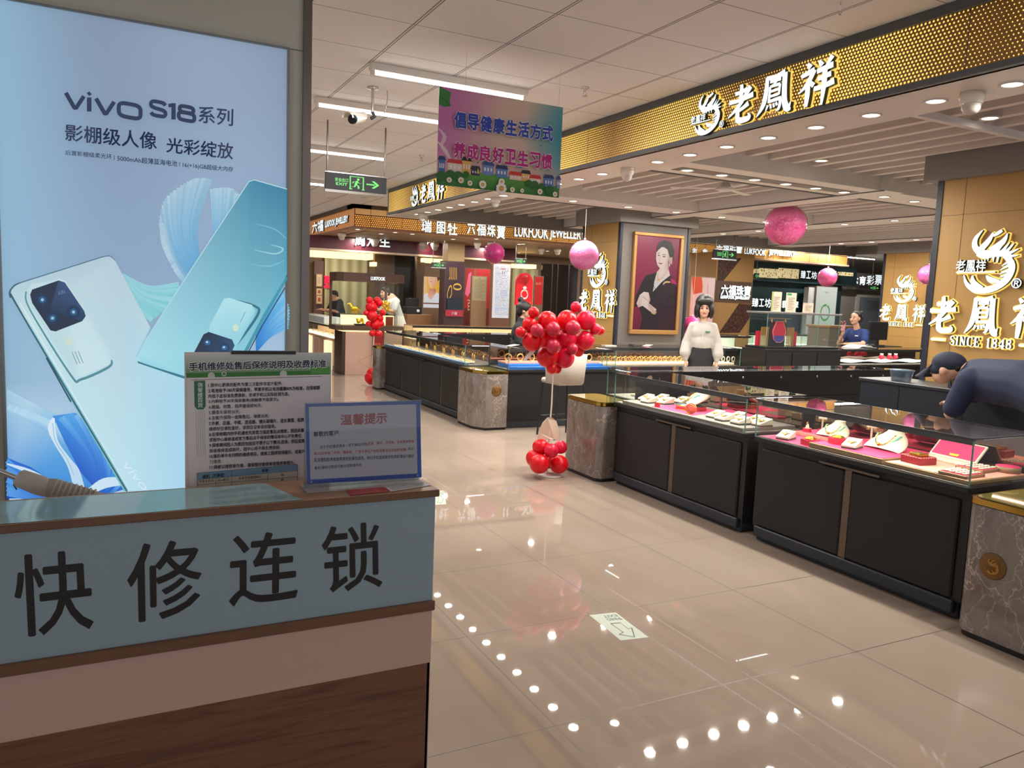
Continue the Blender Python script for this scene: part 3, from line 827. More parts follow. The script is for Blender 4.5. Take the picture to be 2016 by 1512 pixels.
# bottom left flower
A.poly([(14, 765), (60, 790), (110, 815), (150, 870), (196, 975), (14, 975)], None, [(168, 206, 226), (180, 214, 232), (150, 200, 230), (90, 168, 226), (50, 130, 215), (60, 140, 220)])
fan(190, 975, [(16, 800), (60, 815), (108, 835)], (40, 124, 212), (170, 212, 234), 16, 6, 12, -0.12)
A.poly([(104, 818), (150, 812), (200, 868), (246, 962), (200, 975), (160, 930), (128, 870)], None, [(60, 146, 222), (70, 154, 226), (40, 124, 216), (30, 108, 208), (16, 84, 196), (20, 90, 200), (36, 116, 212)])
fan(205, 975, [(118, 822), (150, 816), (196, 872), (236, 952)], (16, 84, 196), (70, 160, 232), 12, 3, 8, -0.08)
A.poly([(14, 900), (60, 918), (110, 950), (150, 980), (14, 980)], None, [(30, 110, 212), (24, 100, 208), (18, 88, 200), (20, 90, 200), (14, 80, 196)])
fan(130, 980, [(14, 906), (14, 940), (14, 970)], (14, 80, 196), (50, 140, 226), 8, 3, 10, 0.05)
A.line([(106, 822), (102, 842), (112, 872), (134, 905), (148, 930), (158, 970)], [5, 15, 9, 12, 20, 22], None, True, ((222, 236, 246), (186, 216, 238)))
A.line([(104, 832), (110, 868), (132, 902), (146, 935)], [2, 2, 2, 2], (160, 200, 228))
A.line([(14, 912), (56, 926), (104, 952), (140, 978)], [3, 9, 12, 16], (206, 230, 244)); A.line([(240, 946), (206, 950), (178, 966)], [16, 20, 14], (206, 230, 244))
fan(330, 760, [(268, 700), (280, 800), (330, 860), (366, 880)], (166, 214, 234), (186, 226, 240), 18, 16, 22, 0.1)
# right phone
PH2 = [(489, 358), (500, 356), (564, 374), (564, 540), (470, 705), (366, 742), (280, 716), (270, 704), (272, 692)]
A.poly(PH2, None, [(70, 140, 168), (60, 134, 164), (54, 126, 160), (92, 170, 194), (140, 206, 220), (150, 214, 226), (150, 214, 228), (168, 222, 234), (168, 222, 234)])
A.line([(272, 692), (380, 524), (489, 358), (500, 355), (564, 373)], [2.5, 2, 2, 2, 2], (176, 214, 226), False)
A.line([(268, 700), (270, 712), (366, 744)], [3, 4, 6], (50, 120, 140)); A.line([(272, 716), (366, 748)], [3, 3], (180, 224, 232), False)
A.line([(564, 546), (520, 620), (478, 700)], [5, 6, 6], (60, 150, 170), False); A.line([(560, 566), (516, 640), (484, 700)], [2, 2, 2], (16, 60, 84), False)
A.line([(532, 482), (556, 490), (540, 500), (500, 492)], [1, 3, 3, 1], (150, 205, 215)); A.line([(500, 440), (540, 452), (562, 470)], [1, 3, 2], (110, 180, 200)); A.line([(490, 520), (530, 524), (560, 512)], [1, 3, 1], (120, 190, 205))
A.line([(448, 588), (500, 602), (505, 622), (452, 695)], [3, 4, 5, 4], (40, 110, 130))
A.poly([(440, 588), (450, 586), (495, 600), (502, 612), (498, 625), (460, 690), (410, 662), (412, 640)], None, [(176, 226, 234)] * 3 + [(140, 206, 220)] * 3 + [(160, 218, 230)] * 2)
A.poly([(378, 700), (400, 658), (410, 653), (456, 668), (461, 680), (450, 702)], None, [(26, 40, 62)] * 3 + [(38, 70, 110)] * 3)
for x, y in ((408, 674), (441, 684)): A.circ(x, y, 10, (20, 50, 86), 9); A.circ(x, y, 6, (40, 100, 150), 5); A.circ(x - 1, y - 1, 2, (190, 220, 235))
A.circ(463, 645, 6, (206, 226, 208), 7)
A.line([(482, 614), (472, 634)], [1.2, 1.2], (110, 160, 168), False)
# left phone
A.line([(24, 575), (60, 640), (248, 964)], [12, 10, 8], (120, 186, 200), False)
PH1 = [(22, 571), (32, 561), (205, 506), (216, 505), (226, 512), (296, 645), (268, 700), (272, 716), (366, 746), (366, 964), (254, 964), (60, 640), (22, 582)]
A.poly(PH1, None, [(176, 206, 214), (180, 208, 216), (178, 200, 214), (180, 202, 214), (184, 206, 216), (186, 216, 226), (180, 216, 230), (180, 218, 232), (172, 216, 236), (170, 216, 238), (190, 228, 240), (196, 226, 230), (180, 212, 216)])
A.line([(22, 586), (20, 577), (23, 569), (31, 561), (42, 556)], [4, 4, 3, 3, 2], (56, 96, 116)); A.line([(42, 556), (205, 505)], [1.6, 1.6], (66, 104, 122), False); A.line([(205, 505), (214, 504), (221, 507), (227, 514)], [1.6, 1.6, 1.4, 1], (80, 116, 132))
A.line([(21, 578), (60, 646), (250, 966)], [4, 3, 3], (46, 92, 106), False); A.line([(40, 596), (254, 964)], [1.5, 1.5], (226, 240, 242), False)
A.line([(92, 704), (140, 790)], [3, 3], (30, 74, 92), False)
A.line([(296, 645), (268, 702)], [2, 2], (150, 200, 216), False)
# camera island of the left phone
A.line([(52, 574), (60, 610), (140, 738), (160, 746), (214, 722), (220, 708)], [3, 3, 4, 5, 5, 3], (84, 140, 150))
A.poly([(56, 570), (62, 560), (118, 549), (130, 553), (216, 690), (220, 706), (212, 718), (160, 740), (146, 736), (64, 606)], None, [(196, 220, 226)] * 5 + [(190, 222, 230), (200, 228, 234), (204, 230, 234), (190, 220, 226), (188, 214, 220)])
A.poly([(60, 580), (64, 570), (116, 552), (128, 556), (166, 612), (169, 622), (162, 632), (110, 652), (100, 650), (64, 596)], (24, 40, 66))
A.poly([(116, 552), (128, 556), (166, 612), (169, 622), (162, 632), (98, 610)], None, [(46, 72, 112), (52, 80, 122), (38, 66, 106), (34, 60, 98), (30, 56, 92), (26, 46, 76)])
for x, y in ((84, 590), (104, 626), (145, 614)): A.circ(x, y, 13, (20, 46, 80), 13); A.circ(x, y, 7, (34, 84, 130), 7); A.circ(x, y, 3, (150, 196, 220))
A.text('AURA', ((114, 574), (128, 570), (130, 577), (116, 581)), (120, 140, 160)); A.circ(136, 672, 7, (206, 222, 206), 8)
for k in range(3): A.line([(142 + k * 6, 692 - k), (152 + k * 6, 716 - k)], [1.5, 1.5], (130, 160, 160), False)
A.text('vivo', ((254, 905), (296, 960), (280, 964), (238, 912)), (214, 238, 246))
# headline
def vw(x, y, w, h):
    f = lambda a, b: (x + a * w, y + a * w * .186 + b * h)
    A.line([f(.0, .12), f(.115, 1.0), f(.13, 1.0)], [8, 8, 8], DK, False); A.line([f(.24, .12), f(.135, 1.0), f(.11, 1.0)], [8, 8, 8], DK, False)
    A.line([f(.31, .14), f(.31, 1.06)], [9, 9], DK, False); A.poly([f(.31, -.26), f(.345, -.1), f(.31, .05), f(.275, -.1)], DK)
    A.line([f(.40, .12), f(.515, 1.0), f(.53, 1.0)], [8, 8, 8], DK, False); A.line([f(.64, .12), f(.535, 1.0), f(.51, 1.0)], [8, 8, 8], DK, False)
    sg = lambda v: math.copysign(abs(v) ** .55, v)
    o = [(.845 + .145 * sg(math.cos(2 * PI * k / 28)), .52 + .44 * sg(math.sin(2 * PI * k / 28))) for k in range(29)]
    A.line([f(*q) for q in o], 8, DK, False)
vw(130, 181, 148, 30)
def num(x, y, w, h, pts, lw=7.5): A.line([(x + a * w, y + a * w * .19 + b * h) for a, b in pts], lw, DK, True)
num(297, 200, 28, 27, [(1, .16), (.86, .02), (.5, -.01), (.14, .02), (0, .16), (.02, .36), (.2, .46), (.5, .5), (.8, .54), (.98, .64), (1, .84), (.86, .98), (.5, 1.01), (.14, .98), (0, .84)])
A.line([(331, 210), (342, 208)], 7, DK, False); A.line([(341, 205), (341, 237)], 8.5, DK, False)
num(353, 209, 27, 12, [(.5, 0), (.1, .1), (0, .5), (.1, .92), (.5, 1), (.9, .92), (1, .5), (.9, .1), (.5, 0)]); num(351, 221, 31, 15, [(.5, 0), (.1, .08), (0, .5), (.1, .92), (.5, 1), (.9, .92), (1, .5), (.9, .08), (.5, 0)])
A.text('系列', ((390, 210), (458, 217), (457, 250), (390, 243)), DK, 0.008)
A.text('影棚级人像', ((129, 246), (308, 263), (308, 296), (129, 278)), DK, 0.003)
A.text('光彩绽放', ((328, 272), (458, 284), (457, 315), (327, 301)), DK, 0.004)
A.text('后置影棚级柔光环', ((129, 297), (220, 305), (220, 315), (129, 306)), DK, 0.001)
A.text('5000mAh超薄蓝海电池', ((231, 307), (348, 318), (348, 329), (231, 318)), DK, 0.001)
A.text('16(+16)GB超级大内存', ((359, 320), (458, 330), (457, 341), (359, 332)), DK, 0.001)
A.line([(225, 307), (225, 316)], 1, DK, False); A.line([(353, 320), (353, 329)], 1, DK, False)
A.build('printed_film', print_mat('backlit_film', 0.78, 0.7), t)
area(((lx0 + lx1) / 2, 3.17, (lz0 + lz1) / 2), lx1 - lx0, lz1 - lz0, 5.0, (PI / 2, 0, 0), (0.78, 0.9, 1.0))

# ------------------------------------------------------------------ repair desk
DWOOD = wood_mat('desk_walnut', (78, 48, 34), (128, 86, 62)); EDGE = wood_mat('ledge_edge_oak', (86, 56, 38), (120, 84, 60)); TOPW = wood_mat('ledge_top_oak', (140, 104, 76), (176, 138, 104))
YD, XR = 1.659, 0.666
t = thing('repair_desk', 'walnut and blue panelled repair desk with large black characters at lower left', 'desk', (XR, YD, 0))
xl = -1.15
MB().box(xl, 0.0, 0.0, -0.006, 0.02, 0.676).build('wood_panel', DWOOD, t)
MB().box(xl, -0.001, 0.676, -0.006, 0.02, 0.808).build('pink_panel', mat('pink_laminate', (196, 164, 150), 0.5), t)
MB().bbox(xl, -0.010, 0.808, 0.0, 0.02, 0.832, 0.002).build('lower_rail', EDGE, t)
bp = MB().box(xl, -0.002, 0.832, -0.005, 0.02, 1.084).build('sign_panel', mat('blue_grey_film', (142, 162, 172), 0.25), t)
MB().box(-0.012, 0.0, 0.0, -0.004, 0.60, 1.08).build('end_panel', mat('pink_laminate'), t)
MB().bbox(xl, -0.012, 1.084, 0.002, 0.178, 1.1, 0.002).build('ledge', [EDGE], t)
MB().box(xl, -0.010, 1.1, 0.0005, 0.176, 1.1006).build('ledge_top', TOPW, t)
MB().box(xl, 0.16, 0.905, -0.006, 0.72, 0.925).build('work_top', mat('work_top_white', (190, 186, 180), 0.4), t)
MB().box(xl, 0.155, 0.0, -0.006, 0.172, 1.084).build('inner_panel', mat('pink_laminate'), t)
MB().box(xl, 0.70, 0.0, -0.006, 0.72, 0.905).build('rear_panel', DWOOD, t)
PY = YD - 0.0024
CH = [('快', (18, 1095), (160, 1092), (193, 1242), (20, 1244), 0), ]
B = Art(lambda u, v: P(u, v, y=PY) - Vector((XR, YD, 0)), (0, -1, 0), 0.0001)
INK = (18, 16, 16)
B.text('快', ((26, 1096), (176, 1082), (184, 1236), (34, 1256)), INK, 0.011)
B.text('修', ((250, 1073), (396, 1061), (396, 1208), (254, 1226)), INK, 0.011)
B.text('连', ((452, 1056), (588, 1043), (585, 1178), (452, 1194)), INK, 0.011)
B.text('锁', ((634, 1038), (750, 1027), (752, 1154), (636, 1169)), INK, 0.011)
B.build('sign_characters', print_mat('black_ink', 0, 0.35), bp)

# clear film lying on the ledge
film = MB(); nx, ny = 40, 6
x0, x1 = -1.15, P(548, 962, z=1.1).x
vs = []; fs = []
for i in range(nx + 1):
    for j in range(ny + 1):
        u = i / nx; v = j / ny
        amp = 0.0016 * max(0, math.sin(u * 46)) * math.exp(-((u - .93) / .06) ** 2) + 0.001 * max(0, math.sin(u * 31 + v * 2)) * math.exp(-((u - .62) / .08) ** 2)
        vs.append((x0 + (x1 - x0) * u + 0.05 * (1 - v) * u - .02, YD - 0.006 + 0.170 * v, 1.1012 + amp * (0.5 + v)))
for i in range(nx):
    for j in range(ny): fs.append((i * (ny + 1) + j, (i + 1) * (ny + 1) + j, (i + 1) * (ny + 1) + j + 1, i * (ny + 1) + j + 1))
film.add(vs, fs, 0, True)
fm = mat('glossy_blue_film', (150, 186, 190), 0.07, spec=1.0)
tag(film.build('plastic_sheet', fm), 'glossy pale blue plastic sheet lying along the desk ledge', 'plastic sheet')

# paper slips on the ledge
q0, q1 = P(690, 968, z=1.1), P(762, 958, z=1.1)
SL = lambda u, v: P(u, v, z=1.1018)
def slip(name, pts, col, label, lines, lc):
    a = Art(SL, (0, 0, 1), 0.00006); o0 = SL(*pts[0]); a.M = lambda u, v: SL(u, v) - o0
    a.poly(pts, col)
    tl, tr, br, bl = pts
    for k in range(lines):
        f = (k + 1) / (lines + 1)
        l0 = (tl[0] + (bl[0] - tl[0]) * f, tl[1] + (bl[1] - tl[1]) * f); r0 = (tr[0] + (br[0] - tr[0]) * f, tr[1] + (br[1] - tr[1]) * f)
        a.line([(l0[0] * .93 + r0[0] * .07, l0[1] * .93 + r0[1] * .07), (l0[0] * .15 + r0[0] * .85, l0[1] * .15 + r0[1] * .85)], 0.7, lc, False)
    tag(a.build(name, print_mat('paper_print'), None, o0), label, 'paper')
slip('red_slip', [(680, 963), (750, 955), (768, 968), (690, 975)], (176, 52, 60), 'small red printed slip lying on the ledge under the acrylic notice', 3, (220, 130, 130))
slip('white_slip', [(752, 955), (826, 945), (850, 955), (770, 968)], (206, 200, 200), 'small white printed slip at the right end of the ledge', 5, (90, 90, 96))

# ------------------------------------------------------------------ big price notice
NY = 1.95
t = thing('price_notice', 'tall white repair warranty notice with green header propped behind the ledge', 'notice', (P(506, 830, y=NY).x, NY, 0.9262))
o0 = Vector((P(506, 830, y=NY).x, NY, 0.9262))
nx0, nx1 = P(364, 830, y=NY).x, P(651, 830, y=NY).x; nz1 = P(506, 695, y=NY).z
MB().box(nx0 - o0.x, 0.001, 0, nx1 - o0.x, 0.005, nz1 - 0.925).build('board', mat('notice_paper', (230, 223, 222), 0.6), t)
N = Art(lambda u, v: P(u, v, y=NY) - o0, (0, -1, 0), 0.00007)
N.poly([(364, 699), (650, 694), (650, 738), (367, 744)], None, [(216, 216, 212), (216, 216, 212), (84, 144, 72), (74, 136, 74)])
N.poly([(366, 735), (650, 729), (650, 738), (367, 744)], (60, 128, 56))
for x, y, r in ((416, 740, 7), (441, 736, 5), (558, 736, 7)): N.circ(x, y, r, (206, 210, 200))
N.circ(441, 736, 3, (70, 134, 66)); N.rect(612, 722, 650, 736, (92, 160, 70))
N.poly([(367, 744), (650, 737), (650, 955), (371, 958)], (230, 222, 222))
N.line([(376, 748), (634, 741)], 1.5, (150, 146, 146), False)
INKN = (24, 26, 40)
N.text('手机维修处售后保修说明及收费标准', ((371, 713), (643, 707), (643, 724), (371, 731)), (236, 236, 236), 0.0035)
N.text('手机维修处售后保修说明及收费标准', ((372, 714), (642, 708), (642, 723), (372, 730)), (22, 26, 56), 0.0016)
N.poly([(382, 750), (404, 749), (405, 800), (400, 806), (388, 806), (383, 800)], (58, 118, 82))
for k, ch in enumerate('信誉楼百货'): N.text(ch, ((389, 753 + k * 10), (399, 753 + k * 10), (399, 762 + k * 10), (389, 762 + k * 10)), (220, 230, 222), 0.02)
for k in range(5): N.line([(386 + k * 4, 807), (388 + k * 4, 900)], 0.5, (150, 150, 150), False)
LN = [('1.我中心更换的配件为第三方配件非官方配件;', 555), ('2.电池给予180天保修服务，苹果手机以电池健康80%为标准，在保修期', 629), ('内低于此标准免费换新，安卓手机以实际检测为准。', 569), ('3.内屏给予30天保修服务(保触摸不保显示)。', 549),
      ('4.尾插、听筒、扬声器保修90天;', 515), ('5.摄像头保修30天;', 472), ('6.主板只保同一故障售后，保修30天;', 529), ('7.外屏、后盖、中框、送话器、镜头玻璃片、进水清理、粘屏', 598), ('维修好后请检查好，该项目没有保修服务。', 543),
      ('8.在保修期内的手机请优先到官方指定售后点维修，若因未事', 598), ('求我中心维修造成官方售后点不保修的情况本中心不负责任;', 594), ('9.保修期间因人为原因包括但不限于以下情况:进液，挤压或摔', 599), ('拆装维修造成损坏，我中心将不再负责保修;', 551),
      ('10.报价单中未列明的维修项目，维修工程师现场报价，经客户', 599), ('行维修;', 436), ('11.保修以维修单为准，请保管好维修单或维修单照片。', 580)]
for k, (s, xr) in enumerate(LN):
    yl = 758.5 + k * 10.75; sl = -0.026 - 0.0035 * k * .6
    xl_ = 410 + k * 0.18; yr = yl + (xr - xl_) * sl
    N.text(s, ((xl_, yl - 4), (xr, yr - 4), (xr, yr + 4), (xl_, yl + 4)), INKN, 0.0009)
N.poly([(388, 931), (585, 914), (585, 925), (389, 944)], (120, 160, 186)); N.poly([(389, 944), (585, 925), (585, 950), (389, 960)], (204, 200, 178))
for a, b in (((388, 931), (585, 914)), ((388, 944), (585, 926)), ((389, 954), (585, 938)), ((388, 931), (389, 957)), ((585, 914), (585, 950)), ((455, 925), (456, 956)), ((527, 932), (527, 950)), ((424, 941), (425, 956))): N.line([a, b], 0.8, (70, 96, 116), False)
N.text('刷机（不降级）', ((399, 934), (442, 930), (442, 938), (399, 942)), INKN, 0.003); N.text('尾插', ((515, 923), (527, 922), (527, 928), (515, 929)), INKN, 0.01)
N.text('苹果全系列', ((392, 945), (420, 943), (420, 948), (392, 950)), INKN); N.text('30~80元', ((428, 942), (451, 940), (451, 946), (428, 948)), INKN); N.text('安卓手机乘用接口', ((470, 938), (514, 935), (514, 940), (470, 944)), INKN); N.text('80', ((553, 932), (558, 932), (558, 936), (553, 936)), INKN); N.text('80', ((553, 942), (558, 942), (558, 946), (553, 946)), INKN)
N.build('printed_sheet', print_mat('paper_print'), t)
z1 = nz1 - 0.925
MB().box(P(455, 695, y=NY).x - o0.x, -0.004, z1 - 0.004, P(582, 695, y=NY).x - o0.x, 0.009, z1 + 0.004).build('clip', BLACK, t)

# ------------------------------------------------------------------ acrylic notice holder
AY = 1.735
o0 = Vector((P(715, 950, y=AY).x, AY, 1.1012))
t = thing('acrylic_notice', 'clear acrylic stand with blue bordered notice on the ledge', 'notice stand', o0)
ax0, ax1, az1 = P(600, 795, y=AY).x - o0.x, P(829, 790, y=AY).x - o0.x, P(715, 790, y=AY).z - o0.z
ACR = glass_mat('acrylic', (236, 240, 242), 1.0)
MB().box(ax0, -0.0018, 0.004, ax1, -0.0008, az1).build('front_sheet', ACR, t)
MB().box(ax0, 0.0016, 0.004, ax1, 0.003, az1).build('rear_sheet', ACR, t)
MB().box(ax0, -0.03, 0, ax1 + 0.002, 0.045, 0.004).build('foot', mat('acrylic_foot', (190, 186, 184), 0.08, alpha=0.55), t)
H = Art(lambda u, v: P(u, v, y=AY) - o0, (0, -1, 0), 0.00004)
H.poly([(601, 795), (827, 789), (830, 940), (605, 953)], (34, 92, 196)); H.poly([(608, 801), (819, 796), (822, 932), (611, 944)], (234, 222, 230))
RED = (196, 30, 40)
H.text('温馨提示', ((671, 817), (762, 812), (761, 833), (671, 837)), RED, 0.008)
H.text('尊敬的客户:', ((617, 850), (669, 847), (669, 857), (617, 860)), (24, 20, 30), 0.006)
BK = (30, 26, 34)
H.text('由于手机维修具有一定不确定风险', ((630, 877), (722, 871), (722, 877), (630, 884)), BK, 0.001); H.text('(进液、摔坏、不开机、系统更新等维', ((722, 870), (815, 866), (815, 872), (722, 878)), RED, 0.001)
H.text('修,以及市场二手机、翻新机、厂家不再生产的机型都会存在隐形故障)', ((618, 890), (800, 882), (800, 889), (618, 897)), RED, 0.0006); H.text('我们', ((803, 881), (815, 880), (815, 886), (803, 887)), BK, 0.006)
H.text('无法预知和承担其带来的后果及损失，所以手机送修前手机资料请自行做好', ((618, 902), (815, 894), (815, 901), (618, 910)), BK, 0.0006)
H.text('备份,维修过程有可能出现数据丢失', ((619, 918), (712, 912), (712, 918), (619, 925)), BK, 0.001)
for x, y in ((611, 803), (818, 798), (613, 949), (822, 936)): H.circ(x, y, 2, (200, 200, 205))
H.build('printed_sheet', print_mat('paper_print'), t)

# ------------------------------------------------------------------ jointed lamp arm at the left edge
o0 = Vector((0.03, 2.0, 0.925))
t = thing('jointed_arm', 'grey jointed equipment arm behind the ledge at the left edge', 'equipment arm', o0)
AG = mat('arm_grey', (186, 180, 172), 0.45)
pp = lambda u, v, y=2.0: P(u, v, y=y) - o0
MB().tube([pp(-60, 905), pp(0, 928), pp(36, 942)], 0.006, 10).build('steel_rod', CHROME, t)
MB().tube([pp(32, 938), pp(38, 941), pp(80, 956), pp(96, 962), pp(102, 965)], [0.012, 0.020, 0.0225, 0.020, 0.015], 16).build('joint', AG, t)
rb = MB()
a, b = pp(90, 958), pp(215, 992)
rb.tube([a, a.lerp(b, .1), a.lerp(b, .55), b, (b.x + 0.06, 0, 0.022)], [0.020, 0.0235, 0.022, 0.020, 0.018], 18)
rb.build('ribbed_handle', mat('arm_grey_dark', (160, 154, 148), 0.5), t)
rg = MB()
for k in range(9):
    f = 0.12 + k * 0.075; c = a.lerp(b, f); d = (b - a).normalized() * 0.0018
    rg.tube([c - d, c + d], 0.0245, 18)
rg.build('grip_ring', AG, t)
MB().tube([pp(30, 945), pp(27, 955), pp(33, 964)], 0.0015, 6).build('cord', BLACK, t)
# ================================================================== JEWELLERY COUNTERS
CBLACK = mat('counter_black', (36, 35, 36), 0.42, spec=0.3)
CDOOR = mat('counter_door', (40, 39, 39), 0.5, spec=0.25)
CNAVY = mat('counter_plinth', (40, 46, 52), 0.45)
BRONZE = mat('dark_bronze', (104, 90, 80), 0.32, 0.8)
RAILM = mat('counter_rail', (66, 66, 68), 0.3, 0.4)
MIRROR = mat('tinted_mirror', (150, 128, 120), 0.03, 1.0)
DECK = mat('counter_deck', (120, 108, 96), 0.5)
BRASS = mat('polished_brass', (190, 148, 66), 0.12, 1.0)
MARBLE = marble_mat()
STRIP = mat('display_strip', (255, 240, 220), 0.5, emit=0.9); STRIP_END = mat('display_strip_end', (250, 250, 255), 0.5, emit=7.0)


def counter(L, D, loc, rotz, label, group=None, doors=2, z0=0.70, z1=0.95, deck=DECK, power=1.0, body=CBLACK, door=CDOOR, blue=None, locks=True, light=True, back=MIRROR, splits=()):
    """glass-topped counter: local x along its front, front at y = 0, staff side at y = D"""
    t = thing('jewellery_counter', label, 'glass counter', loc, rotz, group)
    MB().bbox(0.02, 0.05, 0.0, L - 0.02, D - 0.02, 0.10, 0.006).build('plinth', CNAVY, t)
    MB().box(0.0, 0.035, 0.095, L, D, z0 - 0.03).build('carcass', body, t)
    MB().bbox(-0.004, -0.006, z0 - 0.032, L + 0.004, D, z0, 0.004).build('deck_edge', body, t)
    if doors:
        g = 0.055; w = (L - 0.10 - g * (doors - 1)) / doors
        for k in range(doors):
            x = 0.05 + k * (w + g)
            MB().bbox(x, 0.018, 0.105, x + w, 0.036, z0 - 0.075, 0.008).build('door_panel', door, t)
            if k: MB().box(x - g + 0.004, 0.026, 0.10, x - 0.004, 0.036, z0 - 0.075).build('door_strip', BRONZE, t)
        MB().box(L / 2 - 0.20, 0.004, z0 - 0.068, L / 2 + 0.22, 0.014, z0 - 0.055).build('handle', BRONZE, t)
        MB().bbox(0.03, 0.012, 0.03, L - 0.03, 0.05, 0.10, 0.006).build('kick_rail', CNAVY, t)
    MB().box(0.012, 0.012, z0, L - 0.012, D - 0.02, z0 + 0.004).build('deck', deck, t)
    if blue is not None: MB().box(0.012, 0.010, z0 + 0.002, L - 0.012, 0.06, z0 + 0.03).build('front_riser', blue, t)
    e = 0.003
    MB().quad((0, 0, z0), (L, 0, z0), (L, 0, z1 - 0.012), (0, 0, z1 - 0.012)).build('front_glass', GLASS, t)
    for s, nm in ((0, 'side_glass'), (L, 'side_glass')):
        MB().quad((s, 0, z0), (s, D - 0.01, z0), (s, D - 0.01, z1 - .004), (s, 0, z1 - .004)).build(nm, GLASS, t)
    MB().quad((0, 0, z1), (L, 0, z1), (L, D, z1), (0, D, z1)).build('top_glass', GLASS, t)
    r = MB(); r.box(-0.002, -0.004, z1 - 0.016, L + 0.002, 0.010, z1 - 0.0008)
    for s in (0, L): r.box(s - 0.003, 0.01, z1 - 0.010, s + 0.003, D, z1 - 0.0008)
    r.build('top_rail', RAILM, t)
    for s in (0, L) + tuple(splits): MB().box(s - 0.0035, -0.002, z0, s + 0.0035, 0.004, z1 - 0.016).build('corner_edge', GLASS_EDGE, t)
    bk = MB().box(0, D - 0.012, z0, L, D, z1 - 0.001).build('staff_panel', body, t)
    MB().box(0.01, D - 0.0135, z0 + 0.004, L - 0.01, D - 0.0122, z1 - 0.012).build('inner_mirror', back, t)
    if locks:
        nlk = max(2, int(L / 0.45))
        for k in range(nlk):
            lk = MB().lathe([(0, 0), (0.011, 0), (0.009, 0.006), (0, 0.006)], seg=12).build('lock', CHROME, t)
            lk.location = (L * (k + .5) / nlk, D, z1 - 0.06); lk.rotation_euler = (-PI / 2, 0, 0)
    MB().box(0.012, 0.028, z1 - 0.042, L - 0.012, 0.031, z1 - 0.002).build('added_strip_baffle', RAILM, t)  # added lip that keeps the strip lamp out of floor reflections
    MB().box(0.02, 0.012, z1 - 0.016, L - 0.02, 0.022, z1 - 0.011).build('display_strip', STRIP, t)
    MB().box(L - 0.022, 0.10, z1 - 0.014, L - 0.012, D - 0.12, z1 - 0.009).build('end_strip', STRIP_END, t)
    if light:
        p = Vector((L / 2, 0.044, z1 - 0.022)); p.rotate(Matrix.Rotation(rotz, 3, 'Z')); p += Vector(loc)
        area(p, L * .94, 0.015, STRIP_W * L * power, (math.radians(22), 0, rotz), (1.0, 0.93, 0.84))
    return t


def marble_post(pts, label, medal=None, z=0.655):
    """marble end block with brass-edged glass top; pts: plan outline"""
    cx = sum(p[0] for p in pts) / len(pts); cy = sum(p[1] for p in pts) / len(pts)
    t = thing('marble_block', label, 'counter end block', (cx, cy, 0))
    q = [(p[0] - cx, p[1] - cy) for p in pts]
    ins = lambda k: [(a * k, b * k) for a, b in q]
    MB().prism(ins(0.97), 0, 0.03).build('plinth', BLACK, t)
    MB().prism(q, 0.03, z).build('body', MARBLE, t)
    MB().prism(ins(1.012), z + 0.004, z + 0.032).build('brass_band', BRASS, t)
    MB().prism(ins(0.955), z + 0.028, z + 0.036).build('top_plate', mat('olive_glass', (128, 116, 56), 0.05, 0.4), t)
    if medal:
        mx, my, mz, rz = medal
        m = MB().lathe([(0, 0), (0.062, 0), (0.064, 0.003), (0.060, 0.006), (0.0, 0.005)], seg=28).build('medallion', mat('old_bronze', (116, 84, 44), 0.4, 0.6), t)
        m.location = (mx - cx, my - cy, mz); m.rotation_euler = (PI / 2, 0, rz)
        em = MB(); glyph_solid(em, 'phoenix', -0.036, -0.036, 0.072, 0.072, -0.0085, -0.004, 0, 0, 0)
        em = em.build('engraved_phoenix', mat('bronze_relief', (170, 128, 66), 0.35, 0.7), m); em.rotation_euler = (-PI / 2, 0, 0)
    return t


def rounded(x0, y0, x1, y1, r, n=5, corners=(1, 1, 1, 1)):
    out = []
    for (cx, cy, a0), f in zip(((x0, y0, PI), (x1, y0, 1.5 * PI), (x1, y1, 0), (x0, y1, PI / 2)), corners):
        if not f: out.append((cx, cy)); continue
        sx = 1 if cx == x0 else -1; sy = 1 if cy == y0 else -1
        for k in range(n + 1):
            a = a0 + PI / 2 * k / n; out.append((cx + sx * r + r * math.cos(a), cy + sy * r + r * math.sin(a)))
    return out

NEG = -PI / 2
CA = counter(1.46, 0.55, (3.78, 3.80, 0), NEG, 'near black glass counter with pink mats and necklace busts at right', power=0.75)
CB = counter(1.55, 0.55, (3.78, 5.45, 0), NEG, 'black glass counter with white wedges and round red base, left of the nearest one', power=0.75)
CC = counter(3.4, 0.445, (7.42, 5.92, 0), PI, 'black counter closing the near island, locks on its staff side')
for o in (CA, CB): o['group'] = 'front counters of the near island'
marble_post(rounded(3.66, 5.468, 4.01, 6.06, 0.07), 'grey marble block with brass band beside the heart balloons')
marble_post(rounded(3.665, 1.62, 4.30, 2.27, 0.06), 'grey marble block with bronze medallion at the right photo edge', (3.6655, 2.115, 0.385, NEG))
CD = counter(3.2, 0.55, (3.78, 11.85, 0), NEG, 'long black glass counter of the far island, seen left of the heart balloons', blue=mat('pale_blue_riser', (96, 122, 156), 0.4), doors=4, splits=(1.6,), power=0.38, deck=mat('taupe_deck', (96, 86, 78), 0.6))
CE = counter(1.50, 0.55, (4.09, 8.08, 0), 0, 'glass counter with blue trays behind the grey bar chair', doors=0, blue=mat('blue_riser', (22, 92, 170), 0.4), power=0.5)
CF = counter(2.36, 0.55, (5.64, 8.45, 0), 0, 'glass counter full of ring stands behind the woman in white', doors=2, power=0.6, splits=(0.07,))
CG = counter(2.9, 0.55, (9.75, 8.50, 0), 0, 'glass counter with white cloth and red gifts in front of the phone user', doors=2, power=0.7)
CH_ = counter(1.9, 0.5, (6.35, 11.60, 0), PI, 'low black counter at the back of the far island near the coffee cup', doors=0)
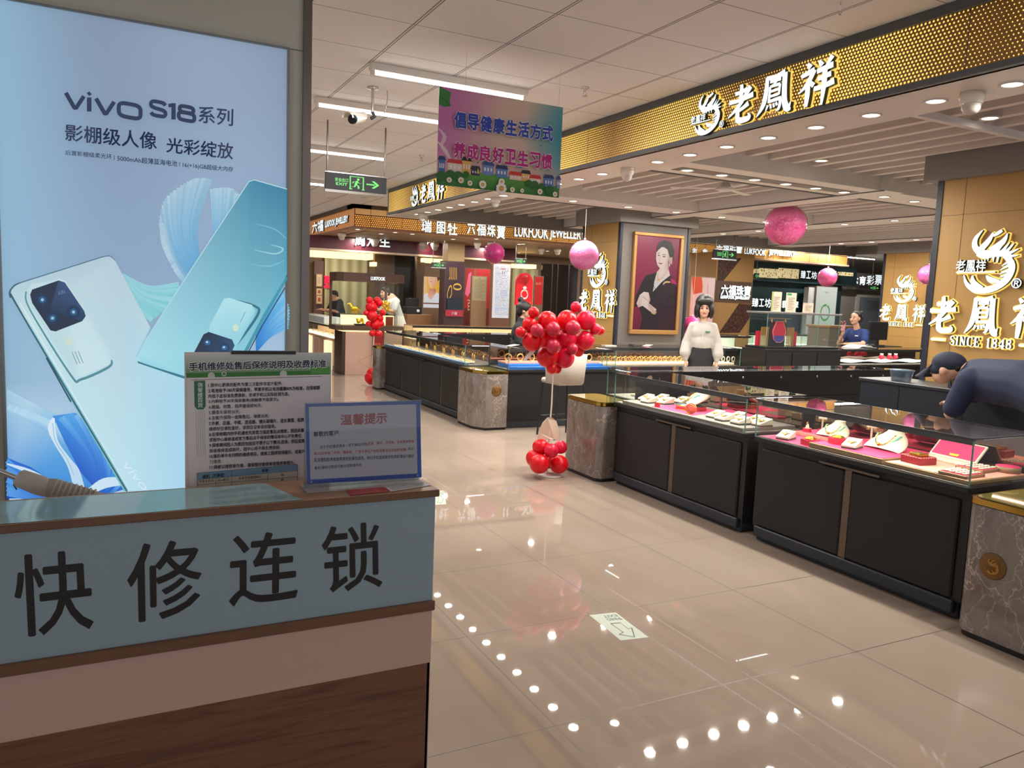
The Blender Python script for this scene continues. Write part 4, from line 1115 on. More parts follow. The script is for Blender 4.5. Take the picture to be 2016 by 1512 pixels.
marble_post([(3.70, 8.635), (3.70, 8.22), (3.80, 8.05), (4.075, 8.05), (4.075, 8.635)], 'grey marble corner block with an angled face at the near corner of the far island', (3.93, 8.0495, 0.46, 0.0))
marble_post(rounded(3.68, 11.87, 4.05, 12.17, 0.07), 'grey marble block at the far end of the far island', (3.6795, 12.02, 0.42, NEG))
# partition under glass cases on CA / CB
MB().box(0.70, 0.532, 0.705, 0.72, 0.536, 0.94).build('mirror_post', BRONZE, CB); MB().box(0.55, 0.532, 0.705, 0.57, 0.536, 0.94).build('mirror_post', BRONZE, CA)

# ------------------------------------------------------------------ small display pieces
CREAM = mat('cream_leather', (216, 202, 176), 0.5); CREAMD = mat('display_grey_base', (66, 72, 72), 0.5)
GOLD = mat('yellow_gold', (226, 170, 52), 0.2, 1.0); REDV = mat('red_velvet', (190, 22, 52), 0.7); PINK = mat('hot_pink_cloth', (228, 40, 96), 0.7)
TANW = mat('tray_gold_edge', (150, 118, 80), 0.4, 0.3); SALMON = mat('salmon_tray', (236, 150, 130), 0.6); JADE = mat('jade_green', (86, 190, 160), 0.2)
PALEG = mat('pale_gold', (214, 166, 92), 0.28, 0.7)
WHITEP = mat('white_card', (232, 230, 226), 0.5)

def make_wedge():
    t = thing('wedge_display', 'x', 'jewellery display', (0, 0, 0))
    MB().prism([(-0.036, -0.048), (0.036, -0.048), (0.042, 0.050), (-0.042, 0.050)], 0, 0.010).build('base', CREAMD, t)
    MB().prism([(-0.050, 0.010), (0.052, 0.010), (0.052, 0.046), (-0.050, 0.018)], -0.036, 0.036, axis='x').build('cushion', CREAM, t)
    MB().torus((0, 0.002, 0.034), 0.020, 0.0026, 18, 6, sq=1.25).tube([(0.004, -0.03, 0.026), (0.012, -0.005, 0.033), (-0.008, 0.02, 0.040)], 0.0024, 6).build('gold_bracelet', GOLD, t)
    return t
def make_ringbox():
    t = thing('ring_box', 'x', 'jewellery display', (0, 0, 0))
    MB().lathe([(0, 0), (0.030, 0), (0.030, 0.022), (0, 0.022)], seg=8, sm=False).build('box', REDV, t)
    MB().lathe([(0.014, 0.022), (0.007, 0.05), (0, 0.052)], seg=14).build('cone', CREAM, t)
    MB().torus((0, 0, 0.052), 0.012, 0.0022, 16, 6, axis='y').build('ring', GOLD, t)
    return t
def make_tstand():
    t = thing('earring_stand', 'x', 'jewellery display', (0, 0, 0))
    MB().lathe([(0, 0), (0.026, 0), (0.026, 0.018), (0, 0.018)], seg=16).build('base', REDV, t)
    MB().tube([(0, 0, 0.018), (0, 0, 0.088)], 0.006, 10).build('stem', CREAM, t)
    MB().bbox(-0.028, -0.008, 0.086, 0.028, 0.008, 0.10, 0.003).build('crossbar', CREAM, t)
    MB().torus((-0.02, -0.009, 0.08), 0.006, 0.0014, 10, 5, axis='y').torus((0.02, -0.009, 0.08), 0.006, 0.0014, 10, 5, axis='y').build('earrings', GOLD, t)
    return t
def make_bust(round_=True):
    t = thing('necklace_bust', 'x', 'jewellery display', (0, 0, 0))
    n = 26; rows = []
    prof = [(0.0, .108, .020, 0.000), (0.10, .112, .026, .004), (0.3, .115, .042, .016), (0.5, .105, .058, .034), (0.68, .080, .066, .056), (0.82, .046, .056, .078), (0.92, .034, .044, .094), (1.0, .033, .040, .106)]
    vs = []; fs = []
    for f, hw, hd, z in prof:
        cyy = -0.06 + 0.11 * f
        for i in range(n):
            a = 2 * PI * i / n
            vs.append((hw * math.cos(a), cyy + hd * math.sin(a) * (1.0 if math.sin(a) > 0 else 1.0), z + 0.012 * abs(math.sin(a)) * (1 - f)))
    for j in range(len(prof) - 1):
        for i in range(n):
            k = (i + 1) % n; fs.append((j * n + i, j * n + k, (j + 1) * n + k, (j + 1) * n + i))
    m = MB().add(vs, fs, 0, True); m.add(vs[-n:], [tuple(range(n))]); m.add(vs[:n], [tuple(range(n))]); m.build('bust', CREAM, t)
    c = []
    for i in range(15):
        a = -0.2 + (PI + 0.4) * i / 14
        c.append((0.050 * math.cos(a), -0.026 - 0.052 * math.sin(a), 0.080 - 0.052 * max(0, math.sin(a))))
    MB().tube(c, 0.0024, 6).sphere((0, -0.080, 0.03), 0.009, 10, 6).build('gold_necklace', GOLD, t)
    return t
def make_redbox():
    t = thing('red_gift_box', 'x', 'jewellery display', (0, 0, 0))
    MB().lathe([(0, 0), (0.056, 0), (0.056, 0.036), (0, 0.036)], seg=6, sm=False).build('box', REDV, t)
    MB().torus((0, 0, 0.040), 0.034, 0.005, 20, 6).torus((0.01, 0.006, 0.044), 0.026, 0.004, 20, 6).build('gold_bangle', GOLD, t)
    return t
def make_bangle():
    t = thing('bangle_stand', 'x', 'jewellery display', (0, 0, 0))
    MB().bbox(-0.022, -0.014, 0, 0.022, 0.014, 0.012, 0.002).build('block', CREAM, t)
    MB().torus((0, 0, 0.050), 0.038, 0.007, 22, 8, axis='y', sq=1.0).build('bangle', mat('pale_gold', (214, 166, 92), 0.28, 0.7), t)
    return t
def make_tray():
    t = thing('jewellery_tray', 'x', 'jewellery tray', (0, 0, 0))
    MB().bbox(-0.085, -0.055, 0, 0.085, 0.055, 0.018, 0.003).build('tray', CREAM, t)
    d = MB()
    for i in range(5):
        for j in range(3): d.torus((-0.064 + i * 0.032, -0.032 + j * 0.032, 0.021), 0.009, 0.003, 10, 5)
    d.build('gold_rings', mat('pale_gold'), t)
    return t
PROTO = {}
def put(kind, mk, x, y, z, rz, label, group, s=1.0):
    if kind not in PROTO: PROTO[kind] = o = mk()
    else: o = dup(PROTO[kind])
    o.location = (x, y, z); o.rotation_euler = (0, 0, rz); o.scale = (s, s, s); o['label'] = label; o['group'] = group
    return o
ZB = 0.7045
# --- left near counter (CB)
tag(MB().bbox(3.80, 3.945, ZB, 4.30, 5.36, ZB + 0.022, 0.003).build('grey_platform', mat('grey_suede', (122, 112, 104), 0.8)), 'flat grey suede platform covering the deck of the counter with the red base', 'display platform')
pz = ZB + 0.0222
tag(MB().prism([(3.815, 4.98), (4.12, 5.03), (4.26, 4.62), (3.84, 4.50)], 0, 0.0012).build('pink_cloth', PINK, None, (0, 0, pz)), 'hot pink cloth lying on the grey platform under the round red base', 'cloth')
tag(MB().prism([(4.16, 4.60), (4.29, 4.62), (4.29, 4.20), (4.16, 4.20)], 0, 0.016).build('pink_step', PINK, None, (0, 0, pz)), 'raised hot pink step behind the right group of white wedges', 'display step')
t = thing('round_display_base', 'round red display base with gold rim carrying the large necklace bust', 'display base', (4.05, 4.78, pz + 0.0014))
MB().lathe([(0, 0), (0.118, 0), (0.118, 0.030), (0, 0.030)], seg=36).build('drum', REDV, t); MB().torus((0, 0, 0.002), 0.119, 0.003, 36, 6).torus((0, 0, 0.030), 0.118, 0.003, 36, 6).build('gold_rim', GOLD, t)
MB().lathe([(0, 0.030), (0.112, 0.030), (0.112, 0.034), (0, 0.034)], seg=36).build('grey_top', CREAMD, t); MB().box(-0.10, -0.03, 0.034, -0.06, 0.0, 0.04).build('tag', CREAM, t)
b = put('bust', make_bust, 4.09, 4.75, pz + 0.037, -2.2, 'large cream necklace bust with jade beads on the round red base', 'cream necklace busts', 1.12)
jd = []
for i in range(13):
    a = -0.3 + (PI + 0.6) * i / 12; jd.append((0.066 * math.cos(a), -0.01 - 0.055 * math.sin(a), 0.075 - 0.045 * max(0, math.sin(a))))
MB().tube(jd, 0.004, 6).build('jade_beads', JADE, b)
t = thing('red_fan_card', 'round red and gold fan card standing on the pink cloth', 'display card', (3.868, 4.565, pz + 0.0014), -0.9)
MB().lathe([(0, -0.002), (0.042, -0.002), (0.042, 0.002), (0, 0.002)], seg=24).build('disc', REDV, t, (0, 0, 0.040)).rotation_euler = (PI / 2 - 0.35, 0, 0)
for r_ in (0.041, 0.03, 0.014):
    o = MB().torus((0, 0, 0.003), r_, 0.0016, 28, 6).build('gold_ring_line', GOLD, t); o.rotation_euler = (PI / 2 - 0.35, 0, 0); o.location = (0, 0, 0.040)
t = thing('red_tag_card', 'small red card edged in gold at the left corner of the pink cloth', 'display card', (3.835, 4.93, pz), -0.9)
MB().prism([(-0.02, 0), (0.02, 0), (0.024, 0.038), (-0.024, 0.038)], -0.002, 0.002, axis='y').build('card', REDV, t); MB().tube([(-0.02, 0, 0), (0.02, 0, 0), (0.024, 0, 0.038), (-0.024, 0, 0.038), (-0.02, 0, 0)], 0.0014, 6).build('edge', GOLD, t)
W1 = [(4.00, 5.30), (3.93, 5.17), (4.13, 5.265), (4.03, 5.08), (4.22, 5.10), (3.945, 4.38), (3.91, 4.245), (4.06, 4.28), (3.915, 4.09), (4.08, 4.12), (4.02, 3.99)]
for k, (x, y) in enumerate(W1):
    g = 'left group' if k < 5 else 'right group'
    put('wedge', make_wedge, x, y, pz, -PI / 2 + (0.25 if k < 5 else 0.1) + rnd.uniform(-.1, .1), 'cream wedge display with bracelet on the grey platform, %s of the %s' % (ORD(k if k < 5 else k - 5), g), 'wedge displays on the grey platform', 1.15)
tag(MB().lathe([(0, 0), (0.055, 0), (0.055, 0.008), (0.045, 0.022), (0, 0.022)], 0, 0, 28).build('round_cushion', CREAM, None, (4.245, 5.285, pz)), 'low round cream cushion at the back left of the grey platform', 'jewellery display')

# --- right near counter (CA)
tag(MB().prism([(3.80, 3.775), (4.30, 3.775), (4.30, 3.38), (3.80, 3.38)], 0, 0.0015).build('pink_mat', PINK, None, (0, 0, ZB)), 'hot pink mat at the left end of the nearest counter', 'display mat')
t = thing('display_plinth', 'long low plinth with pink top and gold edge at the back of the nearest counter', 'display plinth', (4.0, 3.3, ZB + 0.0016))
MB().bbox(0.10, 0.10, 0, 0.30, 0.46, 0.024, 0.002).build('edge', SALMON, t); MB().box(0.104, 0.104, 0.024, 0.296, 0.456, 0.0255).build('top', PINK, t)
t = thing('display_plinth', 'pink topped gold edged plinth under the front necklace bust of the nearest counter', 'display plinth', (4.0, 3.1, ZB + 0.0016))
MB().bbox(-0.19, -0.24, 0, 0.30, 0.28, 0.030, 0.003).build('edge', TANW, t); MB().box(-0.18, -0.23, 0.030, 0.29, 0.27, 0.032).build('top', PINK, t)
t = thing('display_plinth', 'gold edged plinth with salmon panel at the right end of the nearest counter', 'display plinth', (4.0, 2.6, ZB + 0.0016))
MB().bbox(-0.19, -0.25, 0, 0.30, 0.245, 0.022, 0.003).build('edge', TANW, t); MB().box(-0.18, -0.24, 0.022, 0.29, 0.235, 0.0235).build('top', SALMON, t)
p1, p2 = ZB + 0.0016 + 0.0322, ZB + 0.0016 + 0.0237; pp0 = ZB + 0.0016; pb = ZB + 0.0016 + 0.0257
put('wedge', make_wedge, 3.875, 3.63, pp0, -1.2, 'cream wedge display with bracelet on the pink mat of the nearest counter', 'wedge displays in the nearest counter', 1.15)
put('wedge', make_wedge, 3.91, 3.15, p1, -1.2, 'cream wedge display with bracelet left of the front necklace bust', 'wedge displays in the nearest counter', 1.15)
put('ringbox', make_ringbox, 4.15, 3.705, pb, 0.3, 'small red ring box with cone at the left of the nearest counter', 'ring boxes in the nearest counter')
put('tstand', make_tstand, 4.24, 3.66, pb, -PI / 2 + 0.3, 'cream T-shaped earring stand beside the left ring box', 'earring stands in the nearest counter')
put('tstand', make_tstand, 4.20, 3.245, p1, -PI / 2 + 0.3, 'T-shaped earring stand behind the front bust of the nearest counter', 'earring stands in the nearest counter', 1.1)
put('bust', make_bust, 4.18, 3.50, pb, -PI / 2 + 0.1, 'cream necklace bust lying at the back left of the nearest counter', 'cream necklace busts', 0.95)
put('bust', make_bust, 4.12, 3.055, p1, -PI / 2 - 0.05, 'front cream necklace bust on the pink plinth of the nearest counter', 'cream necklace busts', 1.15)
put('redbox', make_redbox, 3.875, 3.43, pp0, 0.3, 'hexagonal red gift box with gold bangle on the pink mat', 'red gift boxes in the nearest counter')
put('redbox', make_redbox, 3.95, 3.285, p1, 0.2, 'hexagonal red gift box with gold bangle on the pink plinth', 'red gift boxes in the nearest counter')
t = thing('pedestal_box', 'dark red studded box with gold block on top in the nearest counter', 'gift box', (3.955, 2.745, p2), -0.1)
MB().bbox(-0.062, -0.066, 0, 0.062, 0.066, 0.042, 0.003).build('box', mat('dark_red_lacquer', (132, 20, 34), 0.3), t); MB().bbox(-0.034, -0.036, 0.042, 0.034, 0.036, 0.058, 0.003).build('gold_block', GOLD, t)
st = MB()
for i in range(7):
    for s in (-1, 1): st.sphere((-0.06, -0.054 + i * 0.018, 0.04), 0.0028, 6, 4).sphere((-0.054 + i * .018, s * 0.064, 0.04), 0.0028, 6, 4)
st.build('studs', CREAM, t)
t = thing('open_display_case', 'open pink lined presentation case tilted up at the back right', 'presentation case', (4.23, 2.72, p2), -PI / 2 - 0.1)
bd = MB().bbox(-0.15, -0.006, 0, 0.15, 0.006, 0.13, 0.003).build('case_frame', CREAM, t); bd.rotation_euler = (-0.75, 0, 0); bd.location = (0, -0.02, 0.01)
o = MB().box(-0.138, -0.0075, 0.014, 0.138, -0.006, 0.12).build('pink_lining', PINK, bd); MB().box(-0.025, -0.010, 0.02, 0.03, -0.0076, 0.035).build('gold_plate', GOLD, bd)
MB().bbox(-0.15, -0.10, 0, 0.15, -0.02, 0.012, 0.002).build('tray', CREAM, t)
for k, (x, y, lab) in enumerate(((3.90, 2.46, 'pink tray of small rings at the front right end of the nearest counter'), (4.13, 2.52, 'pink tray of small rings behind the front one at the right end'))):
    t = thing('ring_tray', lab, 'jewellery tray', (x, y, p2), 0.05)
    MB().bbox(-0.085, -0.075, 0, 0.085, 0.075, 0.016, 0.003).build('tray', TANW, t); MB().box(-0.078, -0.068, 0.016, 0.078, 0.068, 0.0175).build('lining', PINK, t)
    d = MB()
    for i in range(5):
        for j in range(4): d.torus((-0.06 + i * 0.03, -0.05 + j * 0.033, 0.021), 0.010, 0.0035, 10, 5)
    d.build('rings', CREAM, t)
t = thing('round_tray', 'round pink drum tray at the far right of the nearest counter', 'jewellery tray', (4.25, 2.43, p2))
MB().lathe([(0, 0), (0.06, 0), (0.06, 0.03), (0, 0.03)], seg=30).build('drum', TANW, t); MB().lathe([(0, 0.0302), (0.056, 0.0302), (0.056, 0.032), (0, 0.032)], seg=30).build('lining', PINK, t)

# --- far counter of the near island (CC): rows of small trays seen through the glass
for k in range(6):
    put('tray', make_tray, 4.25 + k * 0.42, 5.70 + 0.05 * (k % 2), ZB, 0.1 * (k % 3), 'cream ring tray in the counter closing the near island, %s from the left' % ORD(k), 'ring trays in the island closing counter')
# --- long far island counter (CD)
for k in range(13):
    put('tray', make_tray, 3.95 + 0.03 * (k % 2), 11.66 - k * 0.228, ZB + 0.005, PI / 2 + 0.15 * ((k % 3) - 1), 'cream ring tray in the long far island counter, %s from its far end' % ORD(k), 'ring trays in the long far island counter', 1.1)
for k in range(16):
    put('bangle', make_bangle, 4.13 + 0.05 * (k % 2), 11.55 - k * 0.172, ZB, PI / 2 - 0.5, 'gold bangle on a stand in the long far island counter, %s from its far end' % ORD(k), 'bangle stands in the long far island counter', 1.0)
# --- blue counter (CE)
BLUE = mat('blue_cloth', (30, 100, 180), 0.6)
for k, (a, b_) in enumerate(((4.16, 4.75), (4.80, 5.50))):
    t = thing('blue_step', 'stepped blue and cream display riser in the blue counter, %s half' % ('left' if k == 0 else 'right'), 'display riser', ((a + b_) / 2, 8.32, ZB), 0, 'blue display risers')
    h = (b_ - a) / 2
    MB().bbox(-h, -0.14, 0, h, 0.20, 0.03, 0.003).build('cream_layer', BLUE, t); MB().bbox(-h, -0.10, 0.03, h, 0.20, 0.05, 0.003).build('blue_layer', BLUE, t); MB().bbox(-h, -0.02, 0.05, h, 0.20, 0.07, 0.003).build('upper_layer', SALMON, t)
for k in range(8):
    x = 4.22 + k * 0.165
    put('bangle', make_bangle, x, 8.36, ZB + 0.0702, 0.3 * ((k % 3) - 1), 'gold bangle on the blue riser, %s from the left' % ORD(k), 'bangle stands on the blue risers', 1.05)
# --- ring counter (CF)
t = thing('ring_bed', 'long folded cream cloth bed along the ring counter', 'display cloth', (6.82, 8.72, ZB))
MB().bbox(-1.14, -0.20, 0, 1.14, 0.20, 0.03, 0.004).build('cloth', mat('peach_cloth', (246, 214, 184), 0.7), t)
k = 0
for i in range(17):
    for j in range(2):
        x = 5.78 + i * 0.085 + 0.04 * j
        put('bangle', make_bangle, x, 8.66 + j * 0.13, ZB + 0.03, rnd.uniform(-.5, .5), 'gold ring on a stand left of the woman, %s in the %s row' % (ORD(i), 'front' if j == 0 else 'back'), 'ring stands left of the woman in white', 0.8)
for i in range(6):
    put('bangle', make_bangle, 7.22 + i * 0.10, 8.72 + 0.05 * (i % 2), ZB + 0.03, rnd.uniform(-.6, .6), 'gold ring on a stand right of the woman, %s from the left' % ORD(i), 'ring stands right of the woman in white', 0.85)
for i in range(6):
    t = thing('watch_stand', 'white watch-like ring with dark face in the ring counter, %s from the left' % ORD(i), 'watch display', (7.62 + i * 0.085, 8.70 - 0.012 * i, ZB + 0.03), 0.2, 'white dark-faced watch rings')
    MB().torus((0, 0, 0.045), 0.032, 0.008, 20, 8, axis='y').build('band', CREAM, t); MB().lathe([(0, -0.004), (0.03, -0.004), (0.03, 0.004), (0, 0.004)], seg=18).build('face', BLACK, t, (0, 0, 0.045)).rotation_euler = (PI / 2, 0, 0)
    MB().bbox(-0.02, -0.012, 0, 0.02, 0.012, 0.012, 0.002).build('foot', CREAM, t)
# --- phone user's counter (CG)
t = thing('white_cloth_bed', 'crumpled white cloth bed in the counter before the phone user', 'display cloth', (11.2, 8.78, ZB))
cl = MB(); vs = []; fs = []; nx, ny = 60, 8
for i in range(nx + 1):
    for j in range(ny + 1): vs.append((-1.3 + 2.6 * i / nx, -0.22 + 0.44 * j / ny, 0.036 + 0.018 * math.sin(i * 0.9 + j) * math.sin(j * 0.8) + 0.012 * math.sin(i * 0.37)))
for i in range(nx):
    for j in range(ny): fs.append((i * (ny + 1) + j, (i + 1) * (ny + 1) + j, (i + 1) * (ny + 1) + j + 1, i * (ny + 1) + j + 1))
cl.add(vs, fs, 0, True); cl.box(-1.3, -0.22, 0, 1.3, 0.22, 0.008); cl.build('cloth', WHITEP, t)
for k, x in enumerate((11.35, 11.55, 11.7)):
    t = thing('red_gift_pouch', 'small red and white gift pouch on the white cloth, %s from the left' % ORD(k), 'gift pouch', (x, 8.72, ZB + 0.068), 0.4 * k, 'red gift pouches on the white cloth')
    MB().sphere((0, 0, 0.035), 0.05, 14, 8, sc=(1.2, 0.8, 0.8)).build('pouch', REDV, t); MB().lathe([(0.016, 0.06), (0.03, 0.09), (0.026, 0.095)], seg=12, caps=False).build('frill', WHITEP, t)

# --- things on the counters
t = thing('paper_pad', 'white paper pad curling over the phone user\'s counter top', 'paper', (10.85, 8.75, 0.9515), 0.1)
pd = MB(); vs = []; fs = []
for i in range(13):
    x = -0.28 + i * 0.045
    z = 0.004 + (0.05 * math.sin((x + .28) * 6) if x < 0.2 else 0.02) * (1 if i < 9 else .4)
    vs += [(x, -0.15, max(z, .002)), (x, 0.15, max(z, .002))]
for i in range(12): fs.append((2 * i, 2 * i + 2, 2 * i + 3, 2 * i + 1))
pd.add(vs, fs, 0, True).build('sheet', WHITEP, t)
t = thing('coffee_cup', 'brown paper coffee cup with white lid on the far island counter', 'cup', (4.62, 8.53, 0.951))
MB().lathe([(0, 0), (0.032, 0), (0.042, 0.10), (0, 0.10)], seg=20).build('cup', mat('kraft_paper', (176, 136, 96), 0.7), t); MB().lathe([(0, 0.10), (0.045, 0.10), (0.043, 0.112), (0, 0.114)], seg=20).build('lid', WHITEP, t)
tag(MB().box(-0.09, -0.05, 0, 0.09, 0.05, 0.012).build('calculator', mat('pale_grey_plastic', (196, 192, 184), 0.4), None, (5.9, 8.7, 0.951)), 'pale grey calculator on the counter under the left gold pillar', 'calculator')
tag(MB().bbox(-0.10, -0.06, 0, 0.10, 0.06, 0.02, 0.003).build('small_scale', mat('dark_plastic', (60, 58, 58), 0.5), None, (6.45, 8.83, 0.951)), 'small dark scale on the ring counter under the portrait', 'scale')
for k, (x, y, r_) in enumerate(((4.35, 8.50, 0.3), (6.55, 8.72, 0.5))):
    t = thing('price_card', ('white folded price card beside the coffee cup', 'pink price card on the ring counter below the portrait')[k], 'price card', (x, y, 0.9515), r_)
    MB().prism([(-0.07, 0), (0.07, 0), (0.07, 0.002), (-0.07, 0.002)], -0.05, 0.05, axis='y').build('card', WHITEP if k == 0 else mat('pale_pink_card', (236, 190, 180), 0.6), t, (0, 0, 0.01)).rotation_euler = (0, -0.12, 0)

# ------------------------------------------------------------------ tall case on a black cabinet
CB2 = thing('black_cabinet', 'low black staff cabinet under the tall glass case', 'cabinet', (8.83, 8.28, 0))
MB().bbox(-0.76, -0.23, 0.08, 0.76, 0.23, 0.97, 0.006).build('carcass', CBLACK, CB2); MB().box(-0.73, -0.20, 0, 0.73, 0.20, 0.08).build('plinth', CNAVY, CB2)
for s in (-1, 0, 1): MB().box(s * 0.50 - 0.235, -0.242, 0.12, s * 0.50 + 0.235, -0.23, 0.93).build('door_panel', CDOOR, CB2)
t = thing('tall_glass_case', 'tall glass case with red hexagon box and gold bars inside', 'display case', (8.83, 8.28, 0.971))
MB().bbox(-0.73, -0.20, 0, 0.73, 0.20, 0.032, 0.004).build('base', CBLACK, t); MB().bbox(-0.74, -0.21, 0.495, 0.74, 0.21, 0.522, 0.004).build('top', mat('case_top_grey', (110, 108, 104), 0.3), t)
for a, b_, c, d in ((-.72, -.19, .72, -.19), (-.72, .19, .72, .19), (-.72, -.19, -.72, .19), (.72, -.19, .72, .19)):
    MB().quad((a, b_, .032), (c, d, .032), (c, d, .495), (a, b_, .495)).build('glass_pane', GLASS, t)
for x in (-.72, -0.04, .28, .72): MB().box(x - .003, -.194, .032, x + .003, -.188, .495).build('glass_edge', GLASS_EDGE, t)
t = thing('hexagon_box', 'red and blue hexagonal gift box on a black stand in the tall case', 'gift box', (8.48, 8.26, 1.004)); t.scale = (.88, .88, .88)
MB().bbox(-0.17, -0.02, 0, 0.17, 0.08, 0.40, 0.004).build('stand', CBLACK, t)
hx = [(0.075, 0.40), (0.145, 0.24), (0.105, 0.10), (0.05, 0.06), (-0.05, 0.06), (-0.105, 0.10), (-0.145, 0.24), (-0.075, 0.40)]
MB().prism(hx, -0.05, -0.021, axis='y').build('box', REDV, t); MB().tube([(a, -0.05, b_) for a, b_ in hx + hx[:1]], 0.007, 6).build('gold_edge', mat('rose_gold', (226, 130, 110), 0.4), t)
MB().prism([(0.125, 0.17), (0.105, 0.10), (0.05, 0.06), (-0.05, 0.06), (-0.105, 0.10), (-0.125, 0.17)], -0.0545, -0.0502, axis='y').build('blue_panel', mat('ink_blue', (70, 60, 140), 0.5), t)
MB().bbox(-0.23, -0.05, 0.445, 0.24, 0.02, 0.458, 0.002).box(-0.155, -0.03, 0.38, -0.145, 0.0, 0.45).box(0.145, -0.03, 0.38, 0.155, 0, 0.45).build('roof_bar', mat('pale_wood', (226, 190, 140), 0.5), t)
for k, (x, s) in enumerate(((8.25, -1), (8.75, 1))):
    t = thing('gold_bar_rack', 'rack of upright gold rods with red panel, %s of the hexagon box' % ('left' if s < 0 else 'right'), 'display rack', (x, 8.26, 1.004), 0, 'gold rod racks in the tall case')
    for i in range(7): MB().tube([(-0.07 + i * 0.022, 0, 0), (-0.07 + i * 0.022, 0, 0.27)], 0.006, 8).build('rod', mat('pale_gold'), t)
    MB().bbox(s * 0.105 - 0.028, 0.0, 0, s * 0.105 + 0.028, 0.05, 0.21, 0.004).build('red_panel', REDV, t)
for k, (x0, x1, y0, y1, lab, hd) in enumerate(((1518, 1540, 575, 614, 'cream notice sheet with green edge standing on the tall case', (150, 170, 60)), (1546, 1569, 577, 616, 'beige notice sheet with green heading on the tall case', (60, 140, 90)), (1580, 1602, 597, 618, 'small pale square notice on the tall case', (190, 160, 150)))):
    a = P(x0, y1, y=8.28); b_ = P(x1, y0, y=8.28); o0 = Vector(((a.x + b_.x) / 2, 8.28, 1.4945))
    t = thing('notice_stand', lab, 'notice', o0, 0, 'notices on the tall case'); wd = (b_.x - a.x) / 2; hh = max(b_.z - 1.4945, 0.08)
    MB().box(-wd, 0, 0, wd, 0.006, hh).build('sheet', mat('cream_sheet', (206, 192, 172), 0.6), t); MB().box(-wd, -0.02, 0, wd, 0.03, 0.004).build('foot', mat('acrylic_foot'), t)
    aa = Art(lambda u, v: (-wd + 2 * wd * u, -0.0006, hh * v), (0, -1, 0))
    if k == 0: aa.rect(0, 0, .12, 1, hd)
    else: aa.rect(0.05, .86, .5, .97, hd)
    for q in range(8): aa.rect(.2, .12 + q * .085, .5 + .4 * rnd.random(), .145 + q * .085, (120, 100, 90))
    aa.build('printed_lines', print_mat('paper_print'), t)

# ------------------------------------------------------------------ staff desk by the right pillar, with things on it
t = thing('staff_desk', 'dark navy staff desk in front of the large gold pillar', 'desk', (5.72, 3.85, 0))
DESKM = mat('desk_navy', (34, 38, 46), 0.4)
MB().box(0, -0.75, 0, 0.02, 0.72, 0.96).build('front_panel', DESKM, t); MB().bbox(-0.012, -0.76, 0.96, 0.46, 0.74, 0.985, 0.003).build('top', DESKM, t)
MB().box(0.02, 0.70, 0, 0.44, 0.72, 0.96).box(0.02, -0.75, 0, 0.44, -0.73, 0.96).build('end_panel', DESKM, t)
MB().box(-0.008, -0.76, 0.9845, 0.0, 0.74, 0.987).build('front_edge', mat('edge_grey', (110, 112, 116), 0.3), t)
for y in (0.35, -0.2): MB().box(-0.003, y, 0.05, 0.0, y + 0.004, 0.955).build('panel_joint', BLACK, t)
t = thing('pen_cup', 'clear cup of red and black pens on the staff desk', 'pen cup', (5.80, 3.80, 0.986))
MB().lathe([(0.036, 0), (0.04, 0.09)], seg=18, caps=False).build('cup', glass_mat('cup_glass', (170, 180, 190), 1.2), t)
for k, c in enumerate(((160, 30, 40), (20, 20, 24), (190, 190, 196), (20, 24, 40), (150, 20, 30))):
    a = k * 1.3; MB().tube([(0.018 * math.cos(a), 0.018 * math.sin(a), 0.004), (0.045 * math.cos(a), 0.045 * math.sin(a), 0.13)], 0.0045, 8).build('pen', mat('pen_%d' % k, c, 0.4), t)
t = thing('plastic_tub', 'clear pale blue plastic tub on the staff desk', 'tub', (5.84, 4.28, 0.986))
MB().lathe([(0, 0), (0.075, 0), (0.092, 0.085), (0.098, 0.088), (0.098, 0.096), (0.0, 0.10)], seg=24).build('tub', mat('smoky_blue_plastic', (110, 134, 156), 0.15, alpha=0.7), t)
t = thing('ledger_folder', 'black folder with white pages open on the staff desk', 'folder', (5.92, 3.60, 0.986), 0.1)
MB().bbox(-0.10, -0.16, 0, 0.12, 0.16, 0.02, 0.003).build('cover', BLACK, t); MB().bbox(-0.08, -0.14, 0.02, 0.11, 0.14, 0.026, 0.002).build('pages', WHITEP, t)
t = thing('counter_top_box', 'brown box with red lid against the right-hand gold pillar', 'cabinet', (5.95, 2.52, 0))
MB().bbox(-0.22, -0.5, 0, 0.24, 0.45, 1.13, 0.006).build('body', mat('brown_laminate', (124, 84, 56), 0.5), t); MB().bbox(-0.24, -0.52, 1.13, 0.245, 0.47, 1.15, 0.004).build('white_rail', mat('rail_grey', (170, 168, 160), 0.4), t)
MB().bbox(-0.25, -0.53, 1.15, 0.25, 0.48, 1.17, 0.004).build('lid', mat('dark_red_laminate', (160, 40, 52), 0.4), t)

